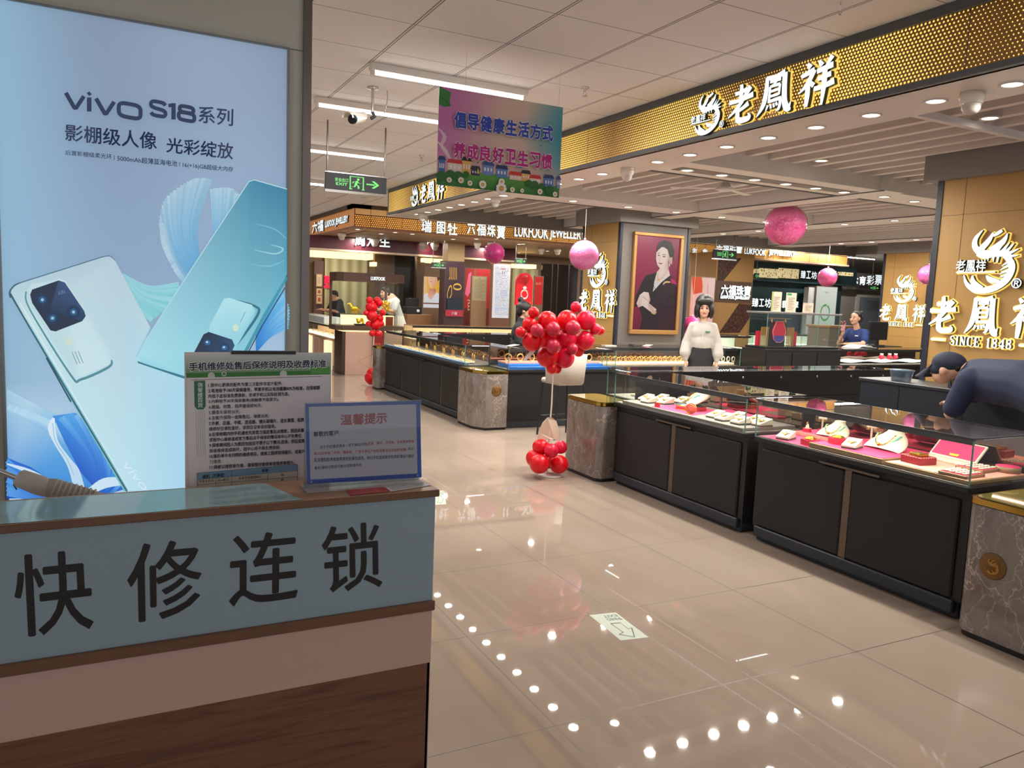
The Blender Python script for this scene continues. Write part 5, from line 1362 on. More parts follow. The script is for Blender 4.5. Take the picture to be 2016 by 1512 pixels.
# ------------------------------------------------------------------ bar chair
t = thing('bar_chair', 'grey upholstered bar chair with black legs before the blue counter', 'chair', (4.50, 7.45, 0), 0.06)
UP = mat('chair_grey_fabric', (176, 168, 158), 0.75)
MB().bbox(-0.17, -0.12, 0.60, 0.17, 0.27, 0.66, 0.02).build('seat', UP, t)
vs = []; fs = []; n = 16
for i in range(n + 1):
    a = PI * (1.0 + i / n); r1 = 0.25
    x = r1 * math.cos(a); y = 0.06 + 0.24 * math.sin(a)
    k = math.sin(PI * i / n); top = 0.86 + 0.09 * min(1, k * 1.5)
    bot = 0.63
    nx_, ny_ = math.cos(a), math.sin(a)
    vs += [(x * 0.94, y * .98, bot), (x * (1.0 + .05 * k), y - 0.03 * k, top), (x * .84, y + 0.035, top), (x * 0.78, y + 0.045, bot)]
for i in range(n):
    for j in range(4): fs.append((4 * i + j, 4 * (i + 1) + j, 4 * (i + 1) + (j + 1) % 4, 4 * i + (j + 1) % 4))
fs += [(0, 1, 2, 3), tuple(4 * n + q for q in (0, 1, 2, 3))]
MB().add(vs, fs, 0, True).build('backrest', UP, t)
for sx in (-1, 1):
    for y in (-0.12, 0.24): MB().tube([(sx * 0.17, y * .9, 0.60), (sx * 0.20, y, 0.0)], 0.012, 8).build('leg', BLACK, t)
MB().tube([(-0.19, -0.12, 0.22), (0.19, -0.12, 0.22), (0.19, 0.24, 0.22), (-0.19, 0.24, 0.22), (-0.19, -0.12, 0.22)], 0.009, 8).build('footrest', BLACK, t)
# ================================================================== BALLOONS
RB = mat('balloon_red', (214, 10, 26), 0.28, spec=0.4); RB2 = mat('balloon_rose', (216, 22, 62), 0.3, spec=0.4); RB3 = mat('balloon_dark_rose', (190, 36, 64), 0.3, spec=0.4)
HY = 5.92
hb = P(1083, 936, z=0); HX = hb.x; HY = hb.y
hk = (Vector((HX, HY, 0.8)) - Vector((0, 0, EYE))).dot(FWD) / FPX * 0.2448     # metres per crop unit
t = thing('heart_balloon_stand', 'heart of red balloons on a white pole stand in the aisle', 'balloon stand', (HX, HY, 0))
HB = [(258, 240, 60, 1, .02), (398, 213, 78, 1, 0), (560, 210, 84, 1, 0), (710, 205, 80, 2, 0), (275, 375, 78, 1, 0), (700, 370, 80, 2, 0), (555, 360, 84, 2, .03), (400, 500, 86, 1, 0), (535, 510, 82, 2, -.01), (420, 320, 70, 1, .04), (650, 455, 45, 1, .04),
      (315, 288, 52, 3, -.10), (445, 277, 57, 3, -.11), (605, 268, 60, 3, -.13), (443, 415, 58, 3, -.11), (600, 438, 45, 3, -.11), (785, 278, 46, 2, -.04), (822, 290, 38, 1, .02), (288, 143, 43, 1, 0), (628, 100, 43, 2, 0), (183, 302, 42, 1, 0), (360, 380, 42, 1, -.05), (435, 593, 45, 1, -.03), (478, 600, 36, 1, .03)]
for x, y, r, c, dy in HB:
    q = P(980 + x * .2448, 580 + y * .2448, y=HY + dy) - Vector((HX, HY, 0)); rr_ = r * hk * (1 + dy / 6)
    MB().sphere(q, rr_, 24, 16, sc=(1, 1, 1.03)).build('balloon', (RB, RB2, RB3)[c - 1], t)
for x, y, r, c, dy in ((345, 1225, 68, 1, 0.02), (505, 1228, 56, 2, .02), (300, 1315, 76, 1, .04), (430, 1255, 60, 2, -.09), (335, 1362, 80, 1, -.08), (492, 1365, 78, 1, -.06), (415, 1330, 74, 1, .08)):
    q = P(980 + x * .2448, 580 + y * .2448, y=HY + dy) - Vector((HX, HY, 0)); rr_ = r * hk
    q.z = max(q.z, rr_ * .97 + 0.012)
    MB().sphere(q, rr_, 24, 16, sc=(1, 1, .97)).build('balloon', (RB, RB2, RB3)[c - 1], t)
pa = P(980 + 450 * .2448, 580 + 480 * .2448, y=HY + .02) - Vector((HX, HY, 0)); pb_ = P(980 + 408 * .2448, 580 + 1200 * .2448, y=HY) - Vector((HX, HY, 0))
MB().tube([pa, pa.lerp(pb_, .55) + Vector((0.008, 0, 0)), pb_, (pb_.x - 0.002, 0, 0.01)], 0.0065, 10).build('pole', mat('pole_white', (226, 214, 208), 0.35), t)
MB().lathe([(0, 0), (0.11, 0), (0.11, 0.012), (0, 0.014)], seg=28).build('base_plate', mat('pole_white'), t)
lf = MB(); pts = [(315, 1185), (328, 1110), (360, 1030), (400, 988), (430, 984), (470, 1015), (492, 1080), (497, 1178), (455, 1165), (420, 1160)]
LQ = [P(980 + a * .2448, 580 + b * .2448, y=HY - 0.015 + 0.0004 * abs(a - 415)) - Vector((HX, HY, 0)) for a, b in pts]
lf.add(LQ + [q + Vector((0, .002, 0)) for q in LQ], [tuple(range(len(LQ))), tuple(range(len(LQ), 2 * len(LQ)))] + [(i, (i + 1) % len(LQ), len(LQ) + (i + 1) % len(LQ), len(LQ) + i) for i in range(len(LQ))])
lf.build('paper_leaf', mat('cream_paper_leaf', (232, 208, 188), 0.7), t)
q = P(1041, 699, y=HY + .02) - Vector((HX, HY, 0))
l2 = MB().prism([(-0.055, -0.05), (-0.03, -0.052), (0.06, 0.03), (0.05, 0.06), (0.02, 0.05)], -0.001, 0.001, axis='y').build('paper_leaf', WHITEP, t); l2.location = q

# second stand, by the far shop corner
SY = 12.62; sb = P(727, 758, z=0); SX, SY = sb.x, sb.y
sk = (Vector((SX, SY, 0.8)) - Vector((0, 0, EYE))).dot(FWD) / FPX * 0.1323
t = thing('balloon_stand', 'narrow stack of red balloons on a pole before the pink showcase', 'balloon stand', (SX, SY, 0))
for x, y, r, dy in ((850, 690, 52, 0), (880, 790, 88, 0), (800, 878, 42, -.03), (890, 920, 86, -.02), (965, 690, 52, .02), (1000, 730, 54, 0), (1045, 872, 48, 0), (1020, 1040, 52, 0), (940, 1050, 84, .02), (890, 1180, 50, 0), (985, 1190, 56, 0), (835, 1040, 44, 0), (1000, 960, 60, .03)):
    q = P(615 + x * .1323, 500 + y * .1323, y=SY + dy) - Vector((SX, SY, 0)); MB().sphere(q, r * sk, 20, 12).build('balloon', RB, t)
for x, y, r in ((734, 735, 12), (731, 751, 13.5), (738, 752, 11)):
    q = P(x, y, y=SY) - Vector((SX, SY, 0)); q.z = max(q.z, r * sk / .1323 * .98 + .01); MB().sphere(q, r * sk / .1323, 20, 12).build('balloon', RB, t)
pa = P(740, 600, y=SY) - Vector((SX, SY, 0)); MB().tube([(pa.x, 0, pa.z), (0.03, 0, 0.01)], 0.008, 8).build('pole', mat('pole_white'), t); MB().lathe([(0, 0), (0.1, 0), (0.1, .01), (0, .012)], seg=20).build('base_plate', mat('pole_white'), t)

# clear balls with pink feathers inside, hung from the canopy
def pink_ball(px, py, y, rpx, label, c0, c1, top=2.845, clear=0.35):
    q = P(px, py, y=y); dpt = (q - Vector((0, 0, EYE))).dot(FWD); r = rpx * dpt / FPX
    t = thing('pink_ball', label, 'hanging ball', q, 0, 'hanging pink balls')
    key = 'ball_skin_%d' % px
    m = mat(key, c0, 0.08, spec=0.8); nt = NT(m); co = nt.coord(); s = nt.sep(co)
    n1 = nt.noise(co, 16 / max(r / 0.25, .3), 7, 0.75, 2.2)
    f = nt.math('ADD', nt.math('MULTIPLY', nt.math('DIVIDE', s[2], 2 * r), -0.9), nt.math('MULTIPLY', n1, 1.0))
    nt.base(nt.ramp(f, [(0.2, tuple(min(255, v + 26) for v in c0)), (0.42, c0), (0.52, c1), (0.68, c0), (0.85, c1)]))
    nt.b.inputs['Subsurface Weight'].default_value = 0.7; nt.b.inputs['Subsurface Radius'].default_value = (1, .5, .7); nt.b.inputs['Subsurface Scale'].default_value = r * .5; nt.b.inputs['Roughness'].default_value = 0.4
    m2 = glass_mat('ball_film', (255, 236, 246), 1.3)
    MB().sphere((0, 0, 0), r * .96, 36, 24).build('feather_fill', m, t); MB().sphere((0, 0, 0), r, 36, 24).build('clear_film', m2, t)
    MB().lathe([(0.012, r * .98), (0.016, r * 1.06), (0.006, r * 1.1)], seg=10).build('neck', mat('ball_neck', (240, 190, 210), 0.3), t)
    MB().tube([(0, 0, r * 1.08), (0, 0, top - q.z)], 0.0012, 5).build('string', WHITEP, t)
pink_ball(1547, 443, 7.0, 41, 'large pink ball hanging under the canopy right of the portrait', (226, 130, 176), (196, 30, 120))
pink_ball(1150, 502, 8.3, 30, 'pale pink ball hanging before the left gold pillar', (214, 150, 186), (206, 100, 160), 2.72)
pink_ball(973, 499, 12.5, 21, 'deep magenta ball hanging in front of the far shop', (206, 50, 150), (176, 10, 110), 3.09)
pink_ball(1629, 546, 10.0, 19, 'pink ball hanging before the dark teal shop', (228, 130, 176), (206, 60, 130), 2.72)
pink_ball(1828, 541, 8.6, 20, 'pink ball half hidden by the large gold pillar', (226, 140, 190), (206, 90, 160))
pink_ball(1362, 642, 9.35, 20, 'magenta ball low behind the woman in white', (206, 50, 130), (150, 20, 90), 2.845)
# ================================================================== SHOPS BEYOND
def R(x0, y0, x1, y1, Y):
    a = P(x0, (y0 + y1) / 2, y=Y); b = P(x1, (y0 + y1) / 2, y=Y); c = P((x0 + x1) / 2, y0, y=Y); d = P((x0 + x1) / 2, y1, y=Y)
    return a.x, d.z, b.x, c.z
BROWN = mat('shop_brown', (92, 72, 58), 0.45); BEIGE = mat('shop_beige', (178, 150, 104), 0.5); PINKB = mat('rose_beige_laminate', (206, 172, 154), 0.45)
WARM = mat('warm_light_panel', (255, 226, 168), 0.5, emit=1.6); WARM2 = mat('warm_cove', (255, 222, 150), 0.5, emit=2.2)
LETW = mat('lit_letter_white')

# ---- jewellery shop with an orange fascia at the far end of the aisle
LY, LX = 14.0, 3.86
slat = mat('orange_slat_panel', (206, 140, 84), 0.5); nt = NT(slat); co = nt.coord(); sx = nt.sep(co)
g = grid_line(nt, nt.math('ADD', sx[0], sx[1]), 0.0, 0.055, 0.008)
nt.base(nt.mix(g, lin((206, 142, 88)), lin((120, 70, 36)))); nt.l(nt.mix(g, lin((206, 142, 88)), lin((120, 70, 36))), nt.b.inputs['Emission Color']); nt.b.inputs['Emission Strength'].default_value = 0.55
orp = perforated_mat('orange_mesh', 0.04, 'xz', (206, 140, 70), (255, 190, 100), 0.75, 0.26, 0.34, 3.0)
f = tag(MB().box(LX + .02, LY + .02, 2.70, 16.6, LY + 0.3, 3.02).box(LX + .02, LY + .3, 2.70, LX + .3, 20.0, 3.02).build('orange_fascia', BROWN), 'orange mesh and slat fascia of the far jewellery shop', 'fascia', None, 'structure')
MB().box(LX, LY, 2.70, LX + .02, 20, 3.02).build('slat_face', slat, f)
MB().box(LX, LY, 2.70, 16.6, LY + .02, 2.90).build('mesh_band', orp, f); MB().box(LX + .02, LY, 2.92, 16.6, LY + .02, 3.02).build('upper_band', mat('amber_glass', (214, 168, 110), 0.3, emit=0.35), f)
MB().box(LX - .05, LY - .05, 3.02, 16.7, LY + .3, 3.088).box(LX - .05, LY - .05, 3.02, LX + .3, 20, 3.088).build('cap_board', BROWN, f)
MB().box(LX - .03, LY - .03, 2.66, 16.65, LY + .35, 2.70).box(LX - .03, LY + .3, 2.66, LX + .35, 20, 2.70).build('lower_lip', mat('lip_rose', (176, 136, 112), 0.4), f)
js = MB()
for k in range(42): js.box(LX + 0.3 * k, LY - .004, 2.70, LX + 0.3 * k + .006, LY, 3.02)
js.build('panel_joint', BROWN, f)


def lit_sign(label, items, loc, rotz=0, name='shop_sign', bold=0.004, face=None, group=None):
    t = thing(name, label, 'sign', loc, rotz, group)
    for body, x, z, w_, h in items:
        m = MB(); text_solid(m, body, x, z, w_, h, -0.03, -0.004, bold); m.build('lettering', [face or SIGN_W, SIGN_SIDE], t)
    return t
def sign_y(label, parts, Y, bold=0.006, name='shop_sign', face=None):
    it = []; x00 = None
    for body, x0, y0, x1, y1 in parts:
        a, b, c, d = R(x0, y0, x1, y1, Y)
        if x00 is None: x00 = a
        it.append((body, a - x00, b, c - a, d - b))
    return lit_sign(label, it, (x00, Y, 0), 0, name, bold, face)
sign_y('white characters on the orange mesh fascia left of the gold column', [('瑞', 829, 434, 848, 457), ('图', 859, 437, 875, 460), ('牡', 880, 440, 899, 463)], LY - .002)
sign_y('four white lit characters on the orange fascia above the magenta ball', [('六', 919, 434, 934, 461), ('福', 938, 436, 955, 464), ('珠', 958, 439, 974, 466), ('寶', 977, 442, 993, 470)], LY - .002)
sign_y('white lit English capitals on the orange fascia left of the gold pillar', [('LUKFOOK', 1012, 446, 1078, 468), ('JEWELLERY', 1081, 452, 1150, 475)], LY - .002)
sign_y('white lit characters on the orange fascia behind the small exit sign', [('六福珠寶', 1408, 482, 1459, 500)], LY - .002)
sign_y('white lit English capitals on the orange fascia right of the small exit sign', [('LUKFOOK', 1464, 490, 1506, 502), ('JEWELLERY', 1512, 494, 1564, 506)], LY - .002)
sign_y('two white characters on the fascia right of the portrait', [('生', 1361, 489, 1370, 497), ('金', 1381, 490, 1391, 499)], LY - .002)
a = P(643, 440, x=LX).y; b = P(688, 440, x=LX).y
lit_sign('white lit English capitals on the slatted side of the far fascia', [('LUKFOOK JEWELLERY', 0, 2.76, a - b, 0.15)], (LX - .002, a, 0), -PI / 2, bold=0.008)
a = P(624, 445, x=LX).y; lit_sign('white lit characters beside the steel corner trim on the far fascia', [('六福', 0, 2.74, 1.0, 0.22)], (LX - .002, a + .3, 0), -PI / 2, bold=0.008)
struct('ceiling_soffit_far', MB().box(LX + .3, LY + .3, 2.66, 16.6, 20, 2.69), mat('soffit_warm', (150, 132, 112), 0.5))
for k, (px, py) in enumerate(((704, 451), (778, 457), (812, 460), (938, 470), (1030, 480))):
    q = P(px, py, z=2.66)
    if q.y > LY - .3: downlight(q.x, q.y, 2.658, 'small downlight under the orange fascia, %s from its corner' % ORD(k), group='downlights of the far shop')
for j in range(3):  # rows extended with added downlights to brighten the shop; some stand at seen spots
    for k in range(7): downlight(4.6 + k * 1.5, 14.75 + j * 1.45, 2.658, 'fill downlight inside the far shop, %s from the left in the %s row' % (ORD(k), ORD(j)), 13, group='downlights of the far shop')
for k, (px, py, lab) in enumerate(((673, 458, 'white dome camera under the slatted side of the far fascia'), (784, 440, 'white dome camera under the far end of the gold canopy'), (940, 476, 'white dome camera left above the magenta ball'), (967, 476, 'white dome camera right above the magenta ball'), (1066, 488, 'white dome camera under the far fascia before the red ring sign'), (1098, 489, 'white dome camera under the far fascia left of the pale ball'))):
    if k == 1: dome_camera(4.05, 11.0, 2.716, lab, 1.1); continue
    q = P(px, py, z=2.66); dome_camera(q.x, max(q.y, LY + .4), 2.66, lab, 1.3)

# glass showcase tower
t = thing('showcase_tower', 'pink based glass showcase tower with lettered brown header at the far shop corner', 'display case', (4.22, 14.35, 0))
TW = 0.63
MB().box(-0.46, -0.27, 0, TW, 0.30, 0.80).build('base', PINKB, t)
bl = MB()
for p0, p1 in (((0.02, .36), (-.22, .25)), ((-.22, .25), (0.02, .10)), ((0.02, .36), (0.30, .52)), ((0.02, .10), (0.3, .0))): bl.prism([(p0[0], p0[1]), (p1[0], p1[1]), (p1[0], p1[1] + .006), (p0[0], p0[1] + .006)], -0.272, -0.27, axis='y')
bl.build('inlay_line', mat('inlay_bronze', (150, 112, 92), 0.4), t)
MB().box(-0.52, -0.26, 0, -0.46, 0.30, 0.80).build('bronze_edge', BRONZE, t)
MB().prism([(-TW, 0.30), (-TW, -0.20), (-0.52, -0.30), (TW, -0.30), (TW, 0.30)], 0.82, 0.91).build('ledge', BROWN, t)
MB().box(-0.5, -0.285, 0.80, TW - .02, 0.2, 0.82).build('ledge_light', WARM2, t)
MB().prism([(-TW, 0.30), (-TW, -0.20), (-0.52, -0.30), (TW, -0.30), (TW, 0.30)], 1.715, 1.875).build('header', mat('header_brown', (96, 70, 58), 0.4), t)
for a, b_, c, d in ((-.50, -.29, TW - .01, -.29), (-TW + .01, -.2, -.5, -.29), (TW - .01, -.29, TW - .01, .29), (-TW + .01, -.2, -TW + .01, .29)):
    MB().quad((a, b_, .91), (c, d, .91), (c, d, 1.715), (a, b_, 1.715)).build('glass_pane', GLASS, t)
for x, y in ((-TW + .02, .27), (TW - .17, .27)): MB().box(x - .02, y - .02, .91, x + .02, y + .02, 1.715).build('post', mat('header_brown'), t)
MB().box(-0.45, 0.10, 0.912, 0.57, 0.16, 1.10).build('lit_riser', WARM, t); MB().box(-0.46, 0.0, 1.10, 0.57, 0.25, 1.115).build('shelf', BLACK, t)
m = MB(); text_solid(m, 'LUKFOOK', -0.02, 1.755, 0.27, 0.06, -0.318, -0.301, 0.003); m.build('lettering', [SIGN_W, SIGN_SIDE], t)
area((4.22, 14.3, 1.70), 1.0, 0.3, 6, color=(1, .9, .75))
GP = mat('glowing_gold', (246, 196, 40), 0.25, 0.9, emit=0.12)  # slight self-glow added to the gold, the figurines are no lamps
t = thing('gold_horse', 'small gold horse figurine on the upper shelf of the showcase tower', 'figurine', (3.98, 14.30, 1.1165))
MB().sphere((0, 0, .09), .055, 14, 8, sc=(1.3, .7, .8)).tube([(-.05, 0, .11), (-.10, 0, .19), (-.135, 0, .175)], [.028, .022, .012], 8).tube([(.06, 0, .10), (.11, 0, .05), (.12, 0, .0)], [.012, .01, .005], 6).tube([(-.04, .02, .07), (-.05, .02, 0)], .011, 6).tube([(-.02, -.02, .07), (-.01, -.02, 0)], .011, 6).tube([(.05, .02, .07), (.06, .02, 0)], .011, 6).tube([(.04, -.02, .07), (.03, -.02, 0)], .011, 6).build('horse', GP, t)
t = thing('gold_tree', 'gold leafy ornament at the right of the showcase tower', 'figurine', (4.58, 14.30, 1.1165))
m = MB().tube([(0, 0, 0), (0, 0, .15)], .012, 8)
for k in range(16): m.sphere((.06 * math.cos(k * 2.4), .04 * math.sin(k * 2.4), .08 + .011 * k), .026, 8, 6)
m.build('tree', GP, t); MB().lathe([(0, 0), (.07, 0), (.06, .02), (0, .02)], seg=16).build('base', BLACK, t)
t = thing('gold_ingot', 'gold ornament on a black stand in the lower front of the showcase tower', 'figurine', (4.05, 14.16, 0.912))
MB().bbox(-.11, -.05, 0, .11, .05, .03, .004).build('stand', BLACK, t); m = MB()
for k in range(9): m.sphere((.055 * math.cos(k * 2.2), .03 * math.sin(k * 2.2), .05 + .009 * k), .026, 8, 6)
m.build('ornament', GP, t)
tag(MB().bbox(-.07, -.01, 0, .07, .03, .17, .004).build('red_plaque', mat('red_brown_plaque', (150, 60, 40), 0.4), None, (4.62, 14.18, 0.912)), 'red brown plaque leaning at the lower right of the showcase tower', 'plaque')
t = thing('standing_banner', 'dark red standee with gold motif against the showcase tower base', 'standee', (4.37, 14.025, 0))
x0, z0, x1, z1 = R(724, 650, 746, 742, 14.06); hw = (x1 - x0) / 2
MB().box(-hw, 0, 0, hw, .012, z1).build('panel', mat('standee_red', (140, 28, 24), 0.5), t)
A = Art(lambda u, v: (-hw + 2 * hw * u, -0.001, z1 * v), (0, -1, 0))
A.text('新品', ((.1, .72), (.7, .72), (.7, .62), (.1, .62)), (226, 130, 60)); A.text('福禄', ((.1, .6), (.7, .6), (.7, .5), (.1, .5)), (226, 130, 60))
A.line([(.0, .34), (.3, .36), (.5, .5)], [.06, .05, .02], (240, 160, 60)); A.line([(.1, .28), (.4, .32), (.75, .46)], [.05, .05, .02], (236, 140, 50)); A.circ(.72, .2, .3, (70, 24, 30), .14); A.text('六福', ((.55, .26), (.9, .26), (.9, .16), (.55, .16)), (230, 200, 190))
A.build('print', print_mat('paper_print'), t)

# counters of the far shop
LC = mat('beige_counter', (190, 160, 128), 0.45); LB2 = mat('cream_backlit', (255, 232, 190), 0.5, emit=0.9)
c = counter(4.6, 0.5, (4.92, 13.72, 0), 0, 'low beige glass counter of the far shop right of the showcase tower', doors=0, body=LC, deck=LB2, locks=False, splits=(1.2, 2.4, 3.6), back=mat('cream_panel', (214, 176, 132), 0.5))
c = counter(3.4, 0.5, (3.70, 18.15, 0), NEG, 'beige glass counter of the far shop left of the showcase tower', doors=0, z0=0.62, z1=0.86, body=LC, deck=LB2, locks=False, splits=(1.7,), back=mat('cream_panel'))
for k in range(4): MB().box(3.668, 14.95 + k * .85, 0.0, 3.74, 15.35 + k * .85, 0.56).build('lit_leg_panel', LB2 if k % 2 == 0 else PINKB, c).matrix_parent_inverse = (Matrix.Translation((3.70, 18.15, 0)) @ Matrix.Rotation(NEG, 4, 'Z')).inverted()
for k in range(6):
    put('tray', make_tray, 3.98, 15.1 + k * 0.5, 0.625, PI / 2, 'cream ring tray in the left counter of the far shop, %s from the near end' % ORD(k), 'ring trays of the far shop', 1.4)
for k in range(10):
    put('tray', make_tray, 5.1 + k * 0.44, 13.95, 0.7045, 0, 'cream ring tray in the front counter of the far shop, %s from the left' % ORD(k), 'ring trays of the far shop front', 1.3)
tag(MB().bbox(3.72, 15.6, 0.862, 4.05, 17.8, 1.0, .01).build('receipt_printer', mat('pale_blue_plastic', (196, 206, 206), 0.4)), 'long pale plastic unit on the left counter of the far shop', 'counter unit')
x0, z0, x1, z1 = R(802, 619, 850, 643, 15.9)
tag(MB().bbox(x0, 15.9, 0, x1, 16.35, z1, .01).build('cashier_desk', mat('walnut_brown', (128, 92, 62), 0.4)), 'brown cashier desk behind the far shop counter', 'desk')
t = thing('cash_register', 'black cash register on the brown cashier desk', 'cash register', ((x0 + x1) / 2 - .1, 16.12, z1 + .001))
MB().bbox(-.17, -.14, 0, .17, .16, .16, .01).build('body', BLACK, t); MB().bbox(-.15, -.02, .16, .15, .02, .34, .008).build('screen', BLACK, t); MB().box(.06, -.143, .05, .12, -.14, .1).build('label_plate', WHITEP, t)

# ---- back wall of the far shop
BY = 18.6
struct('wall_shop', MB().box(3.4, BY + .05, 0, 16.6, BY + .2, 2.66), mat('shop_wall_brown', (120, 96, 74), 0.6))
def slab(x0, y0, x1, y1, Y, d, m, name, z0=None, z1=None):
    a, b, c, e = R(x0, y0, x1, y1, Y); return struct(name, MB().box(a, Y, b if z0 is None else z0, c, Y + d, e if z1 is None else z1), m)
CURT = mat('sage_pleated_panel', (170, 166, 128), 0.7); nt = NT(CURT); sx = nt.sep(nt.coord()); nt.base(nt.mix(nt.math('MULTIPLY_ADD', nt.math('SINE', nt.math('MULTIPLY', sx[0], 26)), 0.5, 0.5), lin((150, 146, 108)), lin((196, 190, 150))))
slab(639, 505, 722, 645, BY - .1, .1, CURT, 'wall_panel', 0, 2.35)
slab(1008, 520, 1058, 610, BY - .1, .1, CURT, 'wall_panel', 0, 2.3)
slab(737, 480, 776, 650, 17.4, .4, mat('taupe_column', (98, 80, 64), 0.4), 'pillar_shop', 0, 2.66)
slab(774, 490, 820, 640, 17.6, .1, mat('near_black_doorway', (26, 26, 30), 0.35), 'door_1', 0, 2.5)
slab(820, 488, 835, 640, 17.4, .4, mat('taupe_column'), 'pillar_shop', 0, 2.66)
cv = slab(620, 494, 735, 508, 17.2, .5, WARM2, 'ceiling_cove', None, None)
slab(735, 516, 742, 524, 17.2, .3, WARM2, 'ceiling_cove'); slab(834, 509, 876, 517, 17.2, .5, WARM2, 'ceiling_cove'); slab(1016, 520, 1056, 528, 17.2, .4, WARM2, 'ceiling_cove')
x0, z0, x1, z1 = R(620, 468, 878, 498, 16.4)
f = tag(MB().box(3.6, 16.4, z0 + .02, 8.4, 16.6, 2.655).build('maroon_fascia', mat('maroon_board', (78, 20, 34), 0.4)), 'dark maroon inner fascia with half hidden white characters', 'fascia', None, 'structure')
MB().box(3.6, 16.36, z0 - .02, 8.4, 16.6, z0 + .02).build('pale_lip', mat('lip_cream', (214, 190, 160), 0.4), f)
sign_y('half hidden white characters on the maroon inner fascia', [('周', 698, 462, 717, 484), ('大', 722, 463, 735, 485), ('生', 747, 465, 767, 486)], 16.395)
for k, px in enumerate((738, 834, 856)):
    q = P(px, 487, y=16.2); dome_camera(q.x, 16.2, 2.66, 'dome camera before the maroon fascia, %s from the left' % ORD(k), 1.5)

PR = print_mat('paper_print'); LITP = print_mat('lit_poster', 0.75, 0.4)
def poster(name, label, x0, y0, x1, y1, Y, draw, lit=False, frame=(120, 96, 76), cat='poster', floor=False, d=.04):
    a, b, c, e = R(x0, y0, x1, y1, Y); t = thing(name, label, cat, ((a + c) / 2, Y, 0 if floor else b))
    z0 = 0 if not floor else b; w2 = (c - a) / 2
    MB().box(-w2 - .02, 0, (0 if floor else -.02), w2 + .02, d, z0 + (e - b) + .02).build('board', mat('board_%d_%d_%d' % frame, frame, 0.4), t)
    A = Art(lambda u, v: (-w2 + 2 * w2 * u, -.001, z0 + (e - b) * v), (0, -1, 0), .0005); draw(A); A.build('print', LITP if lit else PR, t); return t
def d_model(A):
    A.rect(0, 0, 1, 1, (226, 170, 60)); A.rect(0, 0, .3, 1, (232, 190, 150), [(228, 190, 150), (226, 170, 60), (226, 170, 60), (230, 196, 160)])
    A.poly([(0, 0), (1, 0), (1, .42), (.78, .52), (.62, .42), (.42, .36), (.25, .48), (0, .40)], (214, 216, 220))
    A.poly([(.25, .36), (.33, .62), (.72, .62), (.76, .5), (.62, .38), (.45, .26)], None, [(226, 170, 140), (206, 140, 110), (176, 100, 76), (196, 130, 104), (222, 168, 140), (226, 176, 150)])
    A.poly([(.26, 1), (.30, .78), (.42, .64), (.6, .66), (.78, .82), (.82, 1)], None, [(236, 196, 170)] * 3 + [(216, 160, 130)] * 3); A.line([(.36, .84), (.42, .85), (.48, .83)], .02, (190, 90, 80)); A.line([(.38, .9), (.36, .98)], .015, (190, 140, 110)); A.poly([(.8, 1), (.84, .86), (.94, .92), (.96, 1)], (60, 40, 34)); A.line([(.3, .40), (.45, .26), (.62, .42)], .012, (200, 190, 200)); A.rect(0, .12, 1, .16, (120, 70, 60))
poster('model_poster', 'lit poster of a person in white with the face cropped', 834, 545, 866, 606, 16.7, d_model, True, floor=True)
def d_ring(A):
    A.rect(0, 0, 1, 1, (66, 32, 46), [(32, 30, 40), (30, 30, 38), (78, 40, 52), (70, 36, 50)])
    for k in range(5): A.line([(.2 + k * .09, .9), (.24 + k * .09, .74), (.18 + .1 * k, .68)], .035, (200, 150, 60))
    for k in range(30):
        a0 = 2 * PI * k / 30; a1 = 2 * PI * (k + 1) / 30
        A.line([(.22 + .11 * math.cos(a0) + .06 * math.sin(a0), .44 + .12 * math.sin(a0)), (.22 + .11 * math.cos(a1) + .06 * math.sin(a1), .44 + .12 * math.sin(a1))], .03, (226, 180, 70), False); A.line([(.64 + .22 * math.cos(a0), .55 + .05 * math.sin(a0)), (.64 + .22 * math.cos(a1), .55 + .05 * math.sin(a1))], .03, (226, 180, 70), False)
    A.rect(.1, .12, .9, .34, (24, 36, 46)); A.rect(0, 0, 1, .12, (176, 40, 60)); A.text('六福', ((.35, .09), (.65, .09), (.65, .03), (.35, .03)), (236, 220, 220))
poster('ring_poster', 'dark purple standing poster with two gold rings', 877, 516, 912, 623, 15.2, d_ring, True, (60, 40, 44), floor=True, d=.3)
def d_lines(A):
    A.rect(0, 0, 1, 1, (226, 226, 232)); r2 = random.Random(5)
    for k in range(34):
        y = .95 - k * .027; x = .1
        while x < .85:
            w_ = r2.uniform(.05, .3); A.rect(x, y, min(x + w_, .92), y + .006, (150, 150, 160) if r2.random() < .8 else (90, 90, 100)); x += w_ + r2.uniform(.03, .1)
    A.rect(.35, .9, .65, .93, (200, 150, 150)); A.rect(.4, .4, .8, .52, (200, 200, 220)); A.rect(.1, .16, .9, .2, (190, 205, 226)); A.text('H', ((.45, .87), (.6, .87), (.6, .82), (.45, .82)), (70, 70, 80))
poster('price_board', 'tall white lit price board in a brown frame', 970, 520, 1003, 626, 15.0, d_lines, True, (110, 76, 60), 'board', True, .1)
def d_beige(A):
    A.rect(0, 0, 1, 1, (176, 164, 130))
    for k in range(16): A.rect(.15, .85 - k * .05, .85 - .2 * (k % 3 == 2), .86 - k * .05, (130, 120, 96))
    A.circ(.5, .93, .05, (150, 90, 60), .02)
poster('beige_notice_board', 'beige text board framed in brown, left of the tall price board', 930, 545, 957, 592, 15.4, d_beige, False, (150, 120, 90), 'board', floor=True, d=.06)
